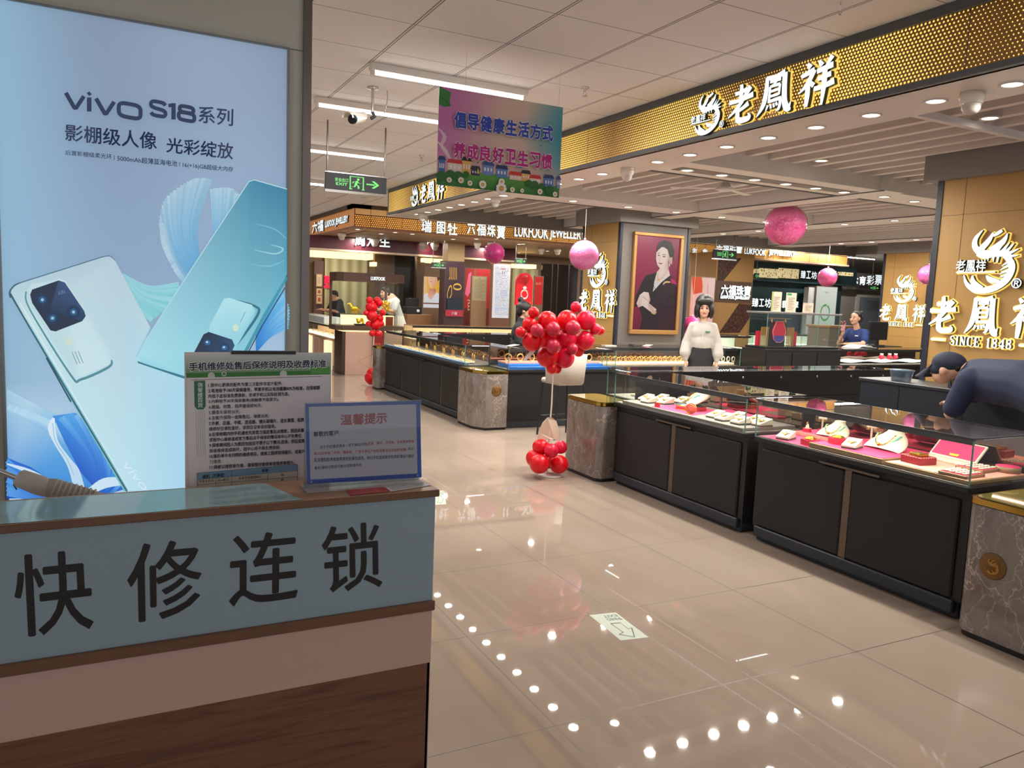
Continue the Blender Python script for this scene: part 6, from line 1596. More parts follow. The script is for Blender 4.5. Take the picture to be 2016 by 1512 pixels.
def d_red(A):
    A.rect(0, 0, 1, 1, (170, 34, 36)); A.poly([(0, .55), (.1, .9), (.2, .95), (.22, .62), (.1, .5)], (236, 110, 150)); A.rect(0, 0, 1, .3, (110, 40, 34)); A.rect(.3, .0, .36, 1, (140, 90, 60)); A.rect(.88, .0, .95, 1, (150, 96, 66)); A.text('百', ((.1, .45), (.26, .45), (.26, .25), (.1, .25)), (230, 200, 190))
poster('red_display_wall', 'red display wall behind the beige text board', 915, 530, 970, 640, 16.4, d_red, False, (120, 70, 56), 'display wall', floor=True, d=.2)
t = thing('red_gift_row', 'row of red gift bags on the far shop counter under the tall board', 'gift bags', (8.05, 14.0, 0.951))
for k in range(7): MB().bbox(-.35 + k * .1, -.05, 0, -.27 + k * .1, .05, .10 + .02 * (k % 3), .006).build('gift_bag', mat('gift_red', (220, 44, 40), 0.5), t)
# red arch sign with ring
a, b, c, e = R(1016, 537, 1049, 601, 15.4); w2 = (c - a) / 2; hh = e - b
t = thing('red_arch_sign', 'red arched sign board with a diamond ring picture', 'sign', ((a + c) / 2, 15.4, 0))
arch = [(-w2, 0), (w2, 0), (w2, hh - w2)] + [(w2 * math.cos(PI * k / 10), hh - w2 + w2 * math.sin(PI * k / 10)) for k in range(11)] + [(-w2, hh - w2)]
MB().prism(arch, 0, .05, axis='y').build('board', mat('bright_red_board', (216, 24, 34), 0.4, emit=0.25), t, (0, 0, b))
MB().box(-w2 * .8, .0, 0, w2 * .8, .05, b).build('stand', BLACK, t)
A = Art(lambda u, v: (-w2 + 2 * w2 * u, -.002, b + hh * v), (0, -1, 0), .0005)
for k in range(24):
    a0 = 2 * PI * k / 24; a1 = 2 * PI * (k + 1) / 24; A.line([(.5 + .2 * math.cos(a0), .34 + .13 * math.sin(a0)), (.5 + .2 * math.cos(a1), .34 + .13 * math.sin(a1))], .05, (236, 220, 224), False)
A.poly([(.42, .5), (.58, .5), (.62, .55), (.5, .6), (.38, .55)], (240, 236, 240))
for k in range(6): A.line([(.5, .62), (.3 + k * .1, .85)], .01, (150, 14, 24), False)
A.text('六福', ((.36, .93), (.64, .93), (.64, .87), (.36, .87)), (240, 200, 200)); A.text('钻石', ((.62, .1), (.9, .1), (.9, .05), (.62, .05)), (236, 170, 90)); A.build('print', PR, t)
poster('red_light_poster', 'small red lit panel beside the dark glass doors', 1053, 545, 1068, 600, 16.8, lambda A: (A.rect(0, 0, 1, 1, (200, 30, 32)), A.text('钻石', ((.1, .8), (.8, .8), (.8, .72), (.1, .72)), (240, 170, 120))), True, floor=True)
gd = slab(1066, 505, 1136, 640, 17.0, .06, mat('dark_glass_doors', (34, 30, 30), 0.1), 'door_2', 0, 2.4)
for px in (1085, 1096, 1118): q = P(px, 560, y=16.99); MB().box(q.x, 16.985, 0, q.x + .03, 17.0, 2.4).build('door_stile', BRONZE, gd)
slab(880, 465, 913, 640, 15.6, .3, BEIGE, 'pillar_shop', 0, 2.66); 
for x0, x1, y0, y1, lab in ((850, 877, 517, 528, 'small green exit sign over the model poster'), (1014, 1037, 509, 521, 'small green exit sign over the red arched sign')):
    a, b, c, e = R(x0, y0, x1, y1, 15.0); exit_sign(a, c, b, e, 15.0, lab, [(-.12, 2.66), (.12, 2.66)])
a, b, c, e = R(1405, 492, 1450, 512, 10.6); exit_sign(a, c, b, e, 10.6, 'hanging green EXIT sign right of the portrait pillar', [(-.2, 2.845), (.2, 2.845)])
a, b, c, e = R(636, 541, 652, 568, 17.9); t = sign_y('red lit neon sign on the sage panel wall', [('百年', 638, 543, 650, 559), ('六福', 637, 561, 651, 567)], 18.499, 0.01, 'neon_sign', mat('neon_red', (255, 20, 60), 0.5, emit=1.4))
for k, (x0, y0, x1, y1) in enumerate(((624, 541, 633, 563), (624, 569, 633, 580), (624, 583, 633, 597))):
    poster('framed_picture', 'framed picture at the left of the sage wall, %s from the top' % ORD(k), x0, y0, x1, y1, 18.44, lambda A: (A.rect(0, 0, 1, 1, (214, 196, 170)), A.rect(.2, .2, .8, .8, (170, 80, 64) if k else (190, 170, 150))), False, (176, 140, 90), 'picture', d=.06).__setitem__('group', 'framed pictures by the sage wall')
slab(618, 520, 637, 640, 18.5, .08, mat('mauve_brown', (96, 70, 66), 0.5), 'wall_panel', 0, 2.2)

# ---- panelled pillar with the plate, pink poster beside it
px0, _, px1, _ = R(1407, 500, 1480, 660, 12.7)
pl = struct('pillar_panelled', MB().box(px0, 12.7, 0, px1, 13.6, 2.66), mat('tan_panel', (166, 128, 80), 0.5))
LAT = mat('lattice_dark', (70, 48, 42), 0.4); nt = NT(LAT); w1 = nt.noise(nt.mapping(nt.coord(), (14, 1, 6)), 3.0, 2); nt.base(nt.ramp(w1, [(.56, (66, 44, 40)), (.60, (150, 110, 84)), (.64, (70, 46, 42))]))
def tr(pts, m, name): 
    q = [P(x, y, y=12.695) for x, y in pts]; MB().prism([(v.x, v.z) for v in q], 12.69, 12.701, axis='y').build(name, m, pl)
tr([(1415, 512), (1460, 508), (1424, 553), (1412, 552)], LAT, 'lattice_panel'); tr([(1455, 598), (1480, 600), (1478, 622), (1456, 655), (1416, 655)], LAT, 'lattice_panel')
tr([(1409, 552), (1480, 556), (1480, 598), (1407, 594)], mat('plate_brown', (98, 78, 68), 0.4), 'name_plate')
sign_y('white lit characters over English capitals on the tan panelled pillar', [('六福珠寶', 1418, 562, 1476, 582), ('LUKFOOK JEWELLERY', 1417, 583, 1474, 590)], 12.688, 0.008)
def d_pink(A):
    A.rect(0, 0, 1, 1, (240, 196, 184), [(246, 170, 160), (246, 176, 166), (232, 206, 200), (240, 176, 160)]); A.poly([(0, 1), (.42, 1), (.48, .87), (.48, .76), (.1, .72), (.05, .84)], (226, 84, 50))
    A.line([(.7, .9), (.72, .7)], .02, (190, 120, 110)); A.circ(.4, .64, .04, (170, 90, 90), .015); A.circ(.55, .3, .12, (250, 220, 214), .06)
poster('pink_poster', 'lit pink poster with an orange corner behind the woman in white', 1358, 546, 1404, 668, 12.55, d_pink, True, (150, 120, 90), floor=True, d=.1)
slab(1361, 504, 1405, 546, 13.5, .3, BEIGE, 'wall_panel'); slab(1404, 505, 1414, 660, 13.6, .3, BROWN, 'wall_panel', 0, 2.4); slab(1350, 520, 1360, 680, 14.2, .3, BROWN, 'wall_panel', 0, 2.4)

# ---- dark teal shop and lottery booth at the far right
TY = 14.6
TEAL = mat('dark_teal_wall', (36, 62, 68), 0.45)
x0, z0, x1, z1 = R(1478, 540, 1600, 690, TY)
struct('wall_teal', MB().box(x0, TY, 0, 17.2, TY + .2, 2.3), TEAL)
a, b, c, e = R(1483, 530, 1690, 550, TY - .2)
f = tag(MB().box(a - .4, TY - .15, b - .1, c, TY + .1, e + .12).build('teal_fascia', TEAL), 'dark teal fascia with cream lattice lamps', 'fascia', None, 'structure')
LATT = mat('cream_lattice', (232, 214, 160), 0.6, emit=0.5); nt = NT(LATT); v = nt.n('ShaderNodeTexVoronoi'); v.inputs['Scale'].default_value = 16; nt.l(nt.coord(), v.inputs['Vector']); cc = nt.ramp(v.outputs['Distance'], [(.25, (150, 110, 60)), (.4, (244, 228, 176))]); nt.base(cc); nt.l(cc, nt.b.inputs['Emission Color'])
for k, (q0, q1, y0, y1) in enumerate(((1483, 1494, 529, 540), (1497, 1533, 529, 547), (1535, 1573, 529, 548), (1652, 1680, 536, 543))):
    a, b, c, e = R(q0, y0, q1, y1, TY - .2); MB().box(a, TY - .2, b, c, TY - .15, e).build('lattice_lamp', LATT, f)
sign_y('white lit characters on the teal fascia left of the pink ball', [('臻', 1575, 533, 1584, 548), ('工', 1586, 534, 1594, 548), ('坊', 1596, 535, 1606, 549)], TY - .21)
sign_y('large white lit characters on the teal wall left of the notice sheets', [('臻', 1479, 587, 1491, 604), ('工', 1493, 589, 1502, 603), ('坊', 1504, 588, 1516, 605)], TY - .02)
sign_y('white characters on the teal wall behind the notice sheets', [('翡', 1538, 592, 1547, 606), ('翠', 1560, 594, 1570, 607)], TY - .02)
slab(1590, 552, 1602, 645, TY - .3, .15, mat('white_fluted', (206, 206, 200), 0.4), 'pillar_white', 0, 2.1)
def d_bangle(A):
    A.rect(0, 0, 1, 1, (206, 212, 200), [(190, 200, 190), (196, 204, 194), (218, 222, 212), (210, 216, 206)])
    for k in range(26):
        a0 = 2 * PI * k / 26 + 1.2; a1 = 2 * PI * (k + 1) / 26 + 1.2; A.line([(.48 + .21 * math.cos(a0), .42 + .17 * math.sin(a0)), (.48 + .21 * math.cos(a1), .42 + .17 * math.sin(a1))], .05, (90, 160, 84), False)
    A.text('臻工坊', ((.38, .9), (.6, .9), (.6, .86), (.38, .86)), (110, 120, 110)); A.line([(.1, .6), (.4, .55), (.8, .65)], .01, (186, 196, 188)); A.line([(0, .2), (.5, .16), (1, .22)], .01, (176, 190, 180))
poster('bangle_poster', 'pale lit poster of a green jade bangle', 1605, 565, 1645, 652, TY - .35, d_bangle, True, (110, 100, 84), floor=True, d=.3)
GW = mat('grey_back_wall', (112, 106, 98), 0.7)
x0, _, x1, _ = R(1652, 540, 1740, 640, 16.5); struct('wall_lottery', MB().box(x0 - .3, 16.5, 0, 24, 16.7, 2.7), GW)
sign_y('white lit lottery shop characters over the grey door', [('中', 1646, 545, 1657, 560), ('国', 1659, 545, 1670, 560), ('体', 1673, 544, 1688, 561), ('育', 1690, 544, 1703, 561), ('彩', 1705, 543, 1719, 561), ('票', 1721, 542, 1735, 561)], 16.2)
tag(struct('sign_rail', MB().box(R(1646, 545, 1740, 560, 16.2)[0], 16.2, R(1646, 545, 1740, 561, 16.2)[1] - .07, 23, 16.3, R(1646, 545, 1740, 561, 16.2)[1] + .01), STEEL), None)
a, b, c, e = R(1659, 545, 1687, 560, 15.2); t = thing('green_sign', 'green hanging notice before the white lottery lettering', 'sign', ((a + c) / 2, 15.2, b))
MB().box(-(c - a) / 2, 0, 0, (c - a) / 2, .03, e - b).build('panel', mat('sign_green', (20, 84, 44), 0.5), t)
A = Art(lambda u, v: ((u - .5) * (c - a), -.001, v * (e - b)), (0, -1, 0))
for k in range(4): A.rect(.15, .16 + k * .2, .8 - .1 * (k % 2), .22 + k * .2, (80, 170, 100))
A.build('lines', PR, t); MB().tube([(-.1, .015, e - b), (-.1, .015, 3.09 - b)], .006, 6).tube([(.1, .015, e - b), (.1, .015, 3.09 - b)], .006, 6).build('rod', STEEL, t)
a, b, c, e = R(1710, 563, 1732, 572, 16.0); exit_sign(a, c, b, e, 16.0, 'small green exit sign under the lottery lettering', [(-.1, 3.09)])
a, b, c, e = R(1486, 538, 1494, 550, 14.0); exit_sign(a, c, b, e, 14.0, 'tiny green exit sign before the teal fascia', [(0, 3.09)])
a, b, c, e = R(1688, 586, 1730, 680, 16.45)
dr = struct('door_3', MB().box(a, 16.44, 0, c, 16.5, e), mat('grey_door', (96, 104, 110), 0.5)); MB().box(a - .12, 16.43, 0, a, 16.5, e + .1).box(c, 16.43, 0, c + .12, 16.5, e + .1).box(a, 16.43, e, c, 16.5, e + .1).build('door_frame', mat('frame_pale', (150, 146, 138), 0.5), dr)
a, b, c, e = R(1650, 642, 1692, 680, 12.2); t = thing('wooden_desk', 'pale wooden desk behind the phone user', 'desk', ((a + c) / 2, 12.2, 0)); MB().bbox(-(c - a) / 2 - .3, 0, 0, (c - a) / 2, .6, e - .05, .01).build('body', mat('greige_laminate', (150, 134, 112), 0.5), t); MB().bbox(-(c - a) / 2 - .33, -.03, e - .05, (c - a) / 2, .63, e, .006).build('top', mat('honey_wood', (196, 146, 82), 0.45), t)
a, b, c, e = R(1640, 527, 1687, 532, 13.6); tube_light(a, c, 13.6, 'fluorescent tube light beyond the canopy over the teal shop', power=40)
for k, x in enumerate((16.2, 18.2)): tube_light(x, x + 1.2, 15.4, 'fluorescent tube light in front of the lottery booth, %s' % ('left' if k == 0 else 'right'), power=45)  # tubes added to brighten the grey wall and door
tube_light(13.9, 15.1, 13.9, 'fluorescent tube light hidden above the teal fascia', power=40)  # unseen tube added to brighten the teal shop front
# white counters of the teal shop
counter(2.6, 0.5, (12.6, 13.2, 0), 0, 'pale glass counter with green jade before the teal shop', doors=0, body=mat('pale_counter', (176, 176, 166), 0.5), deck=mat('pale_deck', (226, 236, 214), 0.5), locks=False, back=mat('pale_back', (190, 196, 180), 0.5), power=1.2)
t = thing('computer_monitor', 'black monitor back on the desk right of the phone user', 'monitor', (11.95, 9.30, 0.96))
MB().bbox(-.24, -.02, .10, .24, .02, .42, .008).build('screen', BLACK, t); MB().box(-.03, -.02, 0, .03, .02, .12).box(-.12, -.08, 0, .12, .08, .012).build('stand', BLACK, t)
t = thing('staff_table', 'dark staff table behind the phone user counter', 'desk', (12.0, 9.45, 0)); MB().bbox(-.45, -.28, .92, .45, .28, .958, .004).build('top', DESKM, t); MB().box(-.43, -.26, 0, .43, -.24, .92).box(-.43, -.24, 0, -.41, .26, .92).box(.41, -.24, 0, .43, .26, .92).build('panel', DESKM, t)
MB().box(12.3, 9.6, .958, 12.5, 9.7, 1.1)
x0, _, x1, _ = R(1404, 655, 1482, 672, 11.6)
counter(x1 - x0, 0.5, (x0, 11.6, 0), 0, 'pale jade glass counter in front of the tan panelled pillar', doors=0, z0=.72, z1=.97, deck=mat('jade_deck', (226, 240, 206), 0.5), locks=False, back=mat('pale_back'), power=1.3)
# ceiling fan
q = P(1428, 374, z=2.75); t = thing('ceiling_fan', 'white ceiling fan hanging below the slats', 'ceiling fan', (q.x, q.y, 2.845))
MB().tube([(0, 0, 0), (0, 0, -.03)], .012, 8).build('down_rod', WHITE_PAINT, t); MB().lathe([(0, -.005), (.03, -.012), (.05, -.05), (.09, -.065), (.11, -.09), (.05, -.11), (0, -.11)], seg=20).build('motor', WHITE_PAINT, t)
for k in range(3):
    a = k * 2.094 + .4; o = MB().prism([(.09, -.03), (.55, -.055), (.57, .05), (.09, .03)], -.082, -.077).build('blade', WHITE_PAINT, t); o.rotation_euler = (0, 0, a)

# ------------------------------------------------------------------ portrait on the left pillar
FY = 8.985; a = [P(x, y, y=FY) for x, y in ((1249, 456), (1345, 464), (1332, 661), (1236, 655))]
x0, x1 = 6.40, 7.253; z0, z1 = 1.105, 2.517
t = thing('portrait_frame', 'gold framed portrait poster of a person in a dark suit on the pillar', 'framed poster', ((x0 + x1) / 2, 8.994, z0)); o0 = Vector(((x0 + x1) / 2, 8.994, z0))
fr = MB(); w2 = (x1 - x0) / 2; hh = z1 - z0
for q in ((-w2, 0, w2, .06), (-w2, hh - .045, w2, hh), (-w2, .06, -w2 + .045, hh - .045), (w2 - .045, .06, w2, hh - .045)): fr.bbox(q[0], -.05, q[1], q[2], 0, q[3], .006)
fr.build('frame', mat('frame_gold', (166, 124, 70), 0.4, 0.4), t)
K = lambda u, v: P(1100 + u * .2381, 340 + v * .2381, y=8.972) - o0
A = Art(K, (0, -1, 0), .0004)
A.poly([(640, 505), (1018, 530), (965, 1310), (588, 1312)], None, [(176, 34, 84), (150, 26, 76), (90, 18, 44), (116, 14, 50)])
SUIT = (34, 22, 28); SK = (234, 212, 204); SKD = (206, 172, 160)
A.poly([(668, 1308), (690, 1200), (660, 1100), (622, 1110), (640, 1010), (690, 900), (720, 850), (815, 822), (870, 810), (930, 850), (975, 930), (985, 1000), (978, 1160), (966, 1308)], None, [SUIT] * 9 + [(52, 24, 36)] * 3 + [(70, 18, 40)] * 2)
A.poly([(925, 870), (960, 890), (978, 925), (930, 915)], (190, 40, 100))
A.poly([(812, 820), (790, 900), (778, 985), (850, 905), (920, 850), (905, 790), (840, 790)], (216, 216, 222))
A.poly([(815, 825), (835, 790), (905, 790), (912, 835), (860, 880), (828, 925), (800, 880)], SK)
A.poly([(838, 740), (905, 720), (908, 800), (880, 835), (836, 810)], None, [SK, SKD, SKD, SK, SK])
A.poly([(808, 620), (830, 575), (880, 557), (930, 575), (955, 640), (950, 720), (930, 750), (905, 700)], (38, 24, 26))
A.poly([(806, 660), (815, 630), (860, 610), (905, 640), (915, 700), (900, 750), (868, 790), (840, 795), (815, 765), (803, 715)], None, [SK, SK, (240, 222, 216), SK, SKD, SKD, SK, SK, SK, SK])
A.poly([(806, 660), (812, 610), (850, 565), (920, 570), (955, 640), (945, 690), (915, 700), (895, 620), (850, 615), (822, 640)], (34, 22, 24))
A.poly([(905, 700), (940, 700), (935, 760), (912, 745)], SKD); A.line([(915, 750), (914, 775)], 7, (240, 236, 230), False)
A.line([(815, 668), (835, 664)], 4, (60, 40, 38)); A.line([(855, 676), (886, 680)], 4, (60, 40, 38)); A.line([(817, 684), (833, 684)], 7, (30, 20, 22)); A.line([(858, 692), (880, 696)], 7, (30, 20, 22)); A.line([(838, 690), (830, 722), (842, 728)], 3, (200, 160, 150)); A.line([(822, 742), (840, 752), (858, 746)], [3, 9, 3], (150, 20, 40))
A.poly([(640, 1080), (668, 1010), (700, 985), (740, 990), (755, 1050), (745, 1080), (805, 1130), (790, 1175), (730, 1130), (690, 1100), (655, 1115)], None, [SK, SK, (240, 224, 218), SK, SKD, SKD, SK, SKD, SK, SK, SKD])
for k in range(4): A.line([(672 + k * 12, 1020 + k * 4), (712 + k * 10, 1034 + k * 12)], 2, SKD)
A.line([(690, 1020), (735, 1060)], 2, (190, 150, 140)); A.line([(764, 1160), (790, 1168), (805, 1150)], 7, (220, 180, 90))
A.line([(815, 830), (822, 880), (850, 870), (890, 822)], 3, (206, 160, 60)); A.circ(822, 884, 9, (222, 180, 80)); A.line([(858, 925), (880, 905), (918, 905)], [8, 14, 10], (226, 200, 140))
A.line([(740, 860), (800, 980), (780, 1050)], 3, (62, 40, 50)); A.line([(900, 1050), (950, 1010), (975, 1040)], 4, (96, 24, 52)); A.line([(890, 1120), (940, 1100), (970, 1120)], 4, (90, 22, 50))
A.build('printed_portrait', print_mat('portrait_print_glow', 0.42, 0.35), t)  # glow added into the print so the portrait reads brighter

# ------------------------------------------------------------------ hanging banner
BNY = 4.74; b0 = P(862, 174, y=BNY); b1 = P(1106, 207, y=BNY); b2 = P(1103, 384, y=BNY); b3 = P(862, 370, y=BNY)
bx0, bx1 = (b0.x + b3.x) / 2, (b1.x + b2.x) / 2; bz0, bz1 = (b2.z + b3.z) / 2, (b0.z + b1.z) / 2
t = thing('hanging_banner', 'pink and blue health slogan banner hanging over the aisle', 'banner', ((bx0 + bx1) / 2, BNY, bz0)); o0 = Vector(((bx0 + bx1) / 2, BNY, bz0))
bw, bh = (bx1 - bx0) / 2, bz1 - bz0
MB().box(-bw, .001, 0, bw, .006, bh).build('board', WHITEP, t)
A = Art(lambda u, v: (-bw + 2 * bw * u / 100, 0, bh * (1 - v / 100)), (0, -1, 0), .00015)
A.k = 1
def bc(u, v):
    mix = lambda c, d, t_: tuple(a + (b - a) * max(0, min(1, t_)) for a, b in zip(c, d))
    c = mix((196, 112, 186), (214, 190, 176), (u * 100) / 45 + (v - .4) * .5)
    c = mix(c, (40, 140, 168), (u - .62) * 2.6 - abs(v - .3) * .8)
    return mix(c, (226, 176, 170), (v - .62) * 2.4)
n = 16
for i in range(n):
    for j in range(n):
        q = [(i / n, j / n), ((i + 1) / n, j / n), ((i + 1) / n, (j + 1) / n), (i / n, (j + 1) / n)]; A._put([A.M(100 * p[0], 100 * p[1]) for p in q], [(0, 1, 2, 3)], [bc(*p) for p in q])
for pts in ([(0, 0), (9, 4), (8, 14), (4, 20), (0, 18)], [(2, 6), (8, 12), (9, 18), (4, 20)]): A.poly(pts, (52, 130, 60))
A.line([(0, 10), (4, 12), (8, 18)], .6, (30, 80, 40)); A.line([(0, 42), (5, 50), (3, 60), (8, 70)], [1, 3, 2, 1], (222, 190, 214)); A.line([(0, 56), (6, 64), (10, 74)], [1, 3, 1], (230, 206, 220)); A.line([(88, 20), (82, 30), (78, 40)], [1, 5, 1], (90, 164, 180))
A.poly([(0, 88), (20, 83), (45, 82), (70, 84), (100, 88), (100, 100), (0, 100)], None, [(60, 130, 60), (90, 160, 70), (100, 170, 70), (90, 160, 66), (70, 140, 60), (40, 110, 50), (40, 110, 50)])
for u, v, w_, h, c, r in ((1, 74, 5, 14, (70, 110, 180), (40, 60, 120)), (8, 76, 11, 10, (226, 214, 206), (200, 50, 60)), (19, 72, 7, 14, (226, 180, 100), (60, 50, 60)), (26, 80, 7, 6, (50, 60, 90), (40, 40, 60)), (35, 74, 9, 10, (110, 140, 200), (70, 90, 160)), (46, 76, 9, 9, (90, 130, 200), (50, 60, 110)), (57, 81, 10, 5, (220, 200, 190), (200, 60, 60)), (67, 78, 7, 8, (230, 180, 100), (50, 50, 60)), (74, 82, 9, 6, (226, 210, 200), (200, 50, 60)), (86, 80, 8, 10, (80, 120, 190), (50, 60, 120)), (97, 80, 3, 10, (120, 140, 190), (60, 70, 130))):
    A.rect(u, v, u + w_, v + h, c); A.poly([(u - .8, v), (u + w_ + .8, v), (u + w_ - .5, v - 4), (u + .5, v - 4)], r)
    for q in range(3): A.rect(u + w_ * (.15 + q * .28), v + h * .25, u + w_ * (.15 + q * .28) + w_ * .13, v + h * .6, (236, 236, 240))
for u, v, r in ((3, 91, 4), (10, 88, 3.5), (16, 89, 4), (22, 86, 2.5), (73, 88, 3), (78, 89, 3.5), (84, 90, 3), (91, 93, 4)): A.circ(u, v, r, (40, 104, 50), r * 1.3)
A.poly([(30, 84), (31.2, 78), (32.4, 84)], (206, 190, 90))
for u, v, r in ((9, 94, 2), (18, 93, 2.3), (25, 95, 2), (35, 95, 3), (50, 97, 4.4), (50, 90, 2.6), (59, 97, 2), (67, 97, 1.6), (82, 96, 2.2), (95, 97, 2)):
    for k in range(9): A.circ(u + r * .7 * math.cos(k * .7), v + r * 1.0 * math.sin(k * .7), r * .32, (244, 238, 236), r * .46, 8)
    A.circ(u, v, r * .34, (230, 180, 60), r * .5, 8)
A.circ(64, 72, 2.2, (70, 160, 190), 1.4); A.circ(81, 46, 1, (50, 140, 170), .8); A.circ(30, 73, .6, (60, 80, 60), .8)
for body, y0, c in (('倡导健康生活方式', 24, (34, 66, 176)), ('养成良好卫生习惯', 55, (176, 28, 130))):
    for k, ch in enumerate(body):
        u = 11 + k * 10.1; q = ((u, y0), (u + 8.6, y0), (u + 8.6, y0 + 15.5), (u, y0 + 15.5))
        A.text(ch, q, (240, 240, 246), 0.085)
        A.k += 1; A.text(ch, q, c, 0.05); A.k += 1
A.build('print', PR, t)
MB().tube([(-bw * .6, .003, bh), (-bw * .6, .003, 3.09 - bz0)], .0012, 5).tube([(bw * .93, .003, bh), (bw * .93, .003, 3.09 - bz0)], .0012, 5).build('hanging_wire', CHROME, t)

# ------------------------------------------------------------------ floor stickers
def sticker(q, label, shift):
    o0 = sum(q, Vector()) / 4; o0.z = 0.0006; t = thing('floor_sticker', label, 'floor sticker', o0)
    e = q[1] - q[0]; u_ = q[3] - q[0]
    A = Art(lambda a, b: (q[0] - Vector((o0.x, o0.y, 0)) + (q[1] - q[0]) * a + (q[3] - q[0]) * b), (0, 0, 1), .00008)
    A.rect(0, 0, 1, 1, (206, 214, 196)); A.rect(.02, .01, .98, .99, (196, 206, 188))
    INKG = (60, 96, 84)
    A.text('安全出口', ((.92, .30), (.40, .30), (.40, .20), (.92, .20)), INKG, .01); A.text('EXIT', ((.92, .16), (.40, .16), (.40, .07), (.92, .07)), INKG, .01)
    o = [(.35, .40), (.70, .40), (.70, .66), (.86, .62), (.56, .94), (.18, .80), (.40, .74), (.35, .40)]
    A.line(o, .035, INKG, False); A.build('print', PR, t); return t
sticker([P(1160, 1211, z=0), P(1212, 1206, z=0), P(1272, 1252, z=0), P(1222, 1261, z=0)], 'pale exit sticker with arrow on the floor before the counters', 0)
sticker([P(853, 967, z=0), P(874, 966, z=0), P(878, 990, z=0), P(856, 994, z=0)], 'pale exit sticker with arrow on the floor beside the desk corner', 0)
# ================================================================== PEOPLE
SKIN = mat('skin', (206, 160, 134), 0.55, spec=0.3); HAIR = mat('black_hair', (22, 19, 20), 0.5)
WSHIRT = mat('white_blouse', (178, 173, 166), 0.75); BSKIRT = mat('black_cloth', (30, 30, 34), 0.8); NAVYT = mat('navy_shirt', (26, 35, 64), 0.8); BLUET = mat('blue_shirt', (26, 48, 104), 0.8)
LIP = mat('lips', (160, 70, 70), 0.5)


def blob(name, shapes, m, parent, voxel=0.011, smooth=5):
    """one continuous surface grown from limbs ('c', p0, p1, r0, r1) and masses ('e', centre, radii[, tilt])"""
    b = MB()
    for s in shapes:
        if s[0] == 'c':
            p0, p1 = Vector(s[1]), Vector(s[2]); n = 6
            pts = [p0.lerp(p1, i / n) for i in range(n + 1)]; b.tube(pts, [s[3] + (s[4] - s[3]) * i / n for i in range(n + 1)], 14)
            b.sphere(p0, s[3], 14, 8); b.sphere(p1, s[4], 14, 8)
        else: b.sphere(s[1], 1.0, 22, 14, sc=s[2])
    o = b.build(name, m, None)
    r = o.modifiers.new('r', 'REMESH'); r.mode = 'VOXEL'; r.voxel_size = voxel; r.use_smooth_shade = True
    sm = o.modifiers.new('s', 'SMOOTH'); sm.factor = 0.5; sm.iterations = smooth
    me = bpy.data.meshes.new_from_object(o.evaluated_get(bpy.context.evaluated_depsgraph_get()))
    bpy.data.objects.remove(o)
    me.materials.clear(); me.materials.append(m); me.polygons.foreach_set('use_smooth', [True] * len(me.polygons))
    o = bpy.data.objects.new(name, me); COL.objects.link(o); o.parent = parent
    return o
def add(v, w_): return tuple(a + b for a, b in zip(v, w_))
def hand(p, d, up, s=1.0, side=1, curl=0.5):
    """palm, five bent fingers and a thumb from wrist p along d"""
    p, d, up = Vector(p), Vector(d).normalized(), Vector(up).normalized(); x = d.cross(up).normalized() * side
    out = [('c', p, p + d * .045 * s, .020 * s, .024 * s), ('c', p + d * .05 * s + x * .014 * s, p + d * .075 * s + x * .02 * s, .015 * s, .012 * s), ('c', p + d * .05 * s - x * .014 * s, p + d * .075 * s - x * .02 * s, .015 * s, .012 * s)]
    for k, l in enumerate((.066, .076, .070, .054)):
        q = p + d * .078 * s + x * (.03 - k * .019) * s; m = q + (d * (1 - curl * .3) - up * curl * .5).normalized() * l * .5 * s; e = m + (d * (1 - curl) - up * curl * 1.1).normalized() * l * .5 * s
        out += [('c', q, m, .0092 * s, .0085 * s), ('c', m, e, .0085 * s, .007 * s)]
    q = p + d * .02 * s + x * .02 * s; m = q + (d * .6 + x * .7 - up * .2).normalized() * .035 * s; e = m + (d * .9 - up * .4 * curl + x * .1).normalized() * .03 * s
    out += [('c', q, m, .013 * s, .0105 * s), ('c', m, e, .0105 * s, .008 * s)]
    return out
def head(c, s=1.0, tilt=0.0):
    """skull, jaw, nose, ears; face towards -y"""
    x, y, z = c
    return [('e', (x, y + .008 * s, z + .02 * s), (.074 * s, .092 * s, .098 * s)), ('e', (x, y - .02 * s, z - .045 * s), (.058 * s, .066 * s, .072 * s)), ('e', (x, y - .064 * s, z - .088 * s), (.026 * s, .022 * s, .022 * s)),
            ('c', (x, y - .086 * s, z + .0 * s), (x, y - .102 * s, z - .035 * s), .010 * s, .013 * s), ('e', (x - .074 * s, y + .012 * s, z - .012 * s), (.012 * s, .02 * s, .03 * s)), ('e', (x + .074 * s, y + .012 * s, z - .012 * s), (.012 * s, .02 * s, .03 * s)),
            ('e', (x - .036 * s, y - .06 * s, z - .03 * s), (.026 * s, .022 * s, .026 * s)), ('e', (x + .036 * s, y - .06 * s, z - .03 * s), (.026 * s, .022 * s, .026 * s))]
def face(c, t, s=1.0):
    x, y, z = c
    for k in (-1, 1):
        MB().sphere((x + k * .031 * s, y - .080 * s, z + .004 * s), .011 * s, 10, 6, sc=(1.3, .6, .7)).build('eye', mat('eye_dark', (34, 26, 24), 0.2), t)
        MB().tube([(x + k * .016 * s, y - .0865 * s, z + .024 * s), (x + k * .034 * s, y - .084 * s, z + .029 * s), (x + k * .05 * s, y - .072 * s, z + .024 * s)], .0035 * s, 6).build('eyebrow', HAIR, t)
    MB().tube([(x - .024 * s, y - .084 * s, z - .060 * s), (x, y - .094 * s, z - .057 * s), (x + .024 * s, y - .084 * s, z - .060 * s)], [.003 * s, .0065 * s, .003 * s], 8).build('mouth', LIP, t)


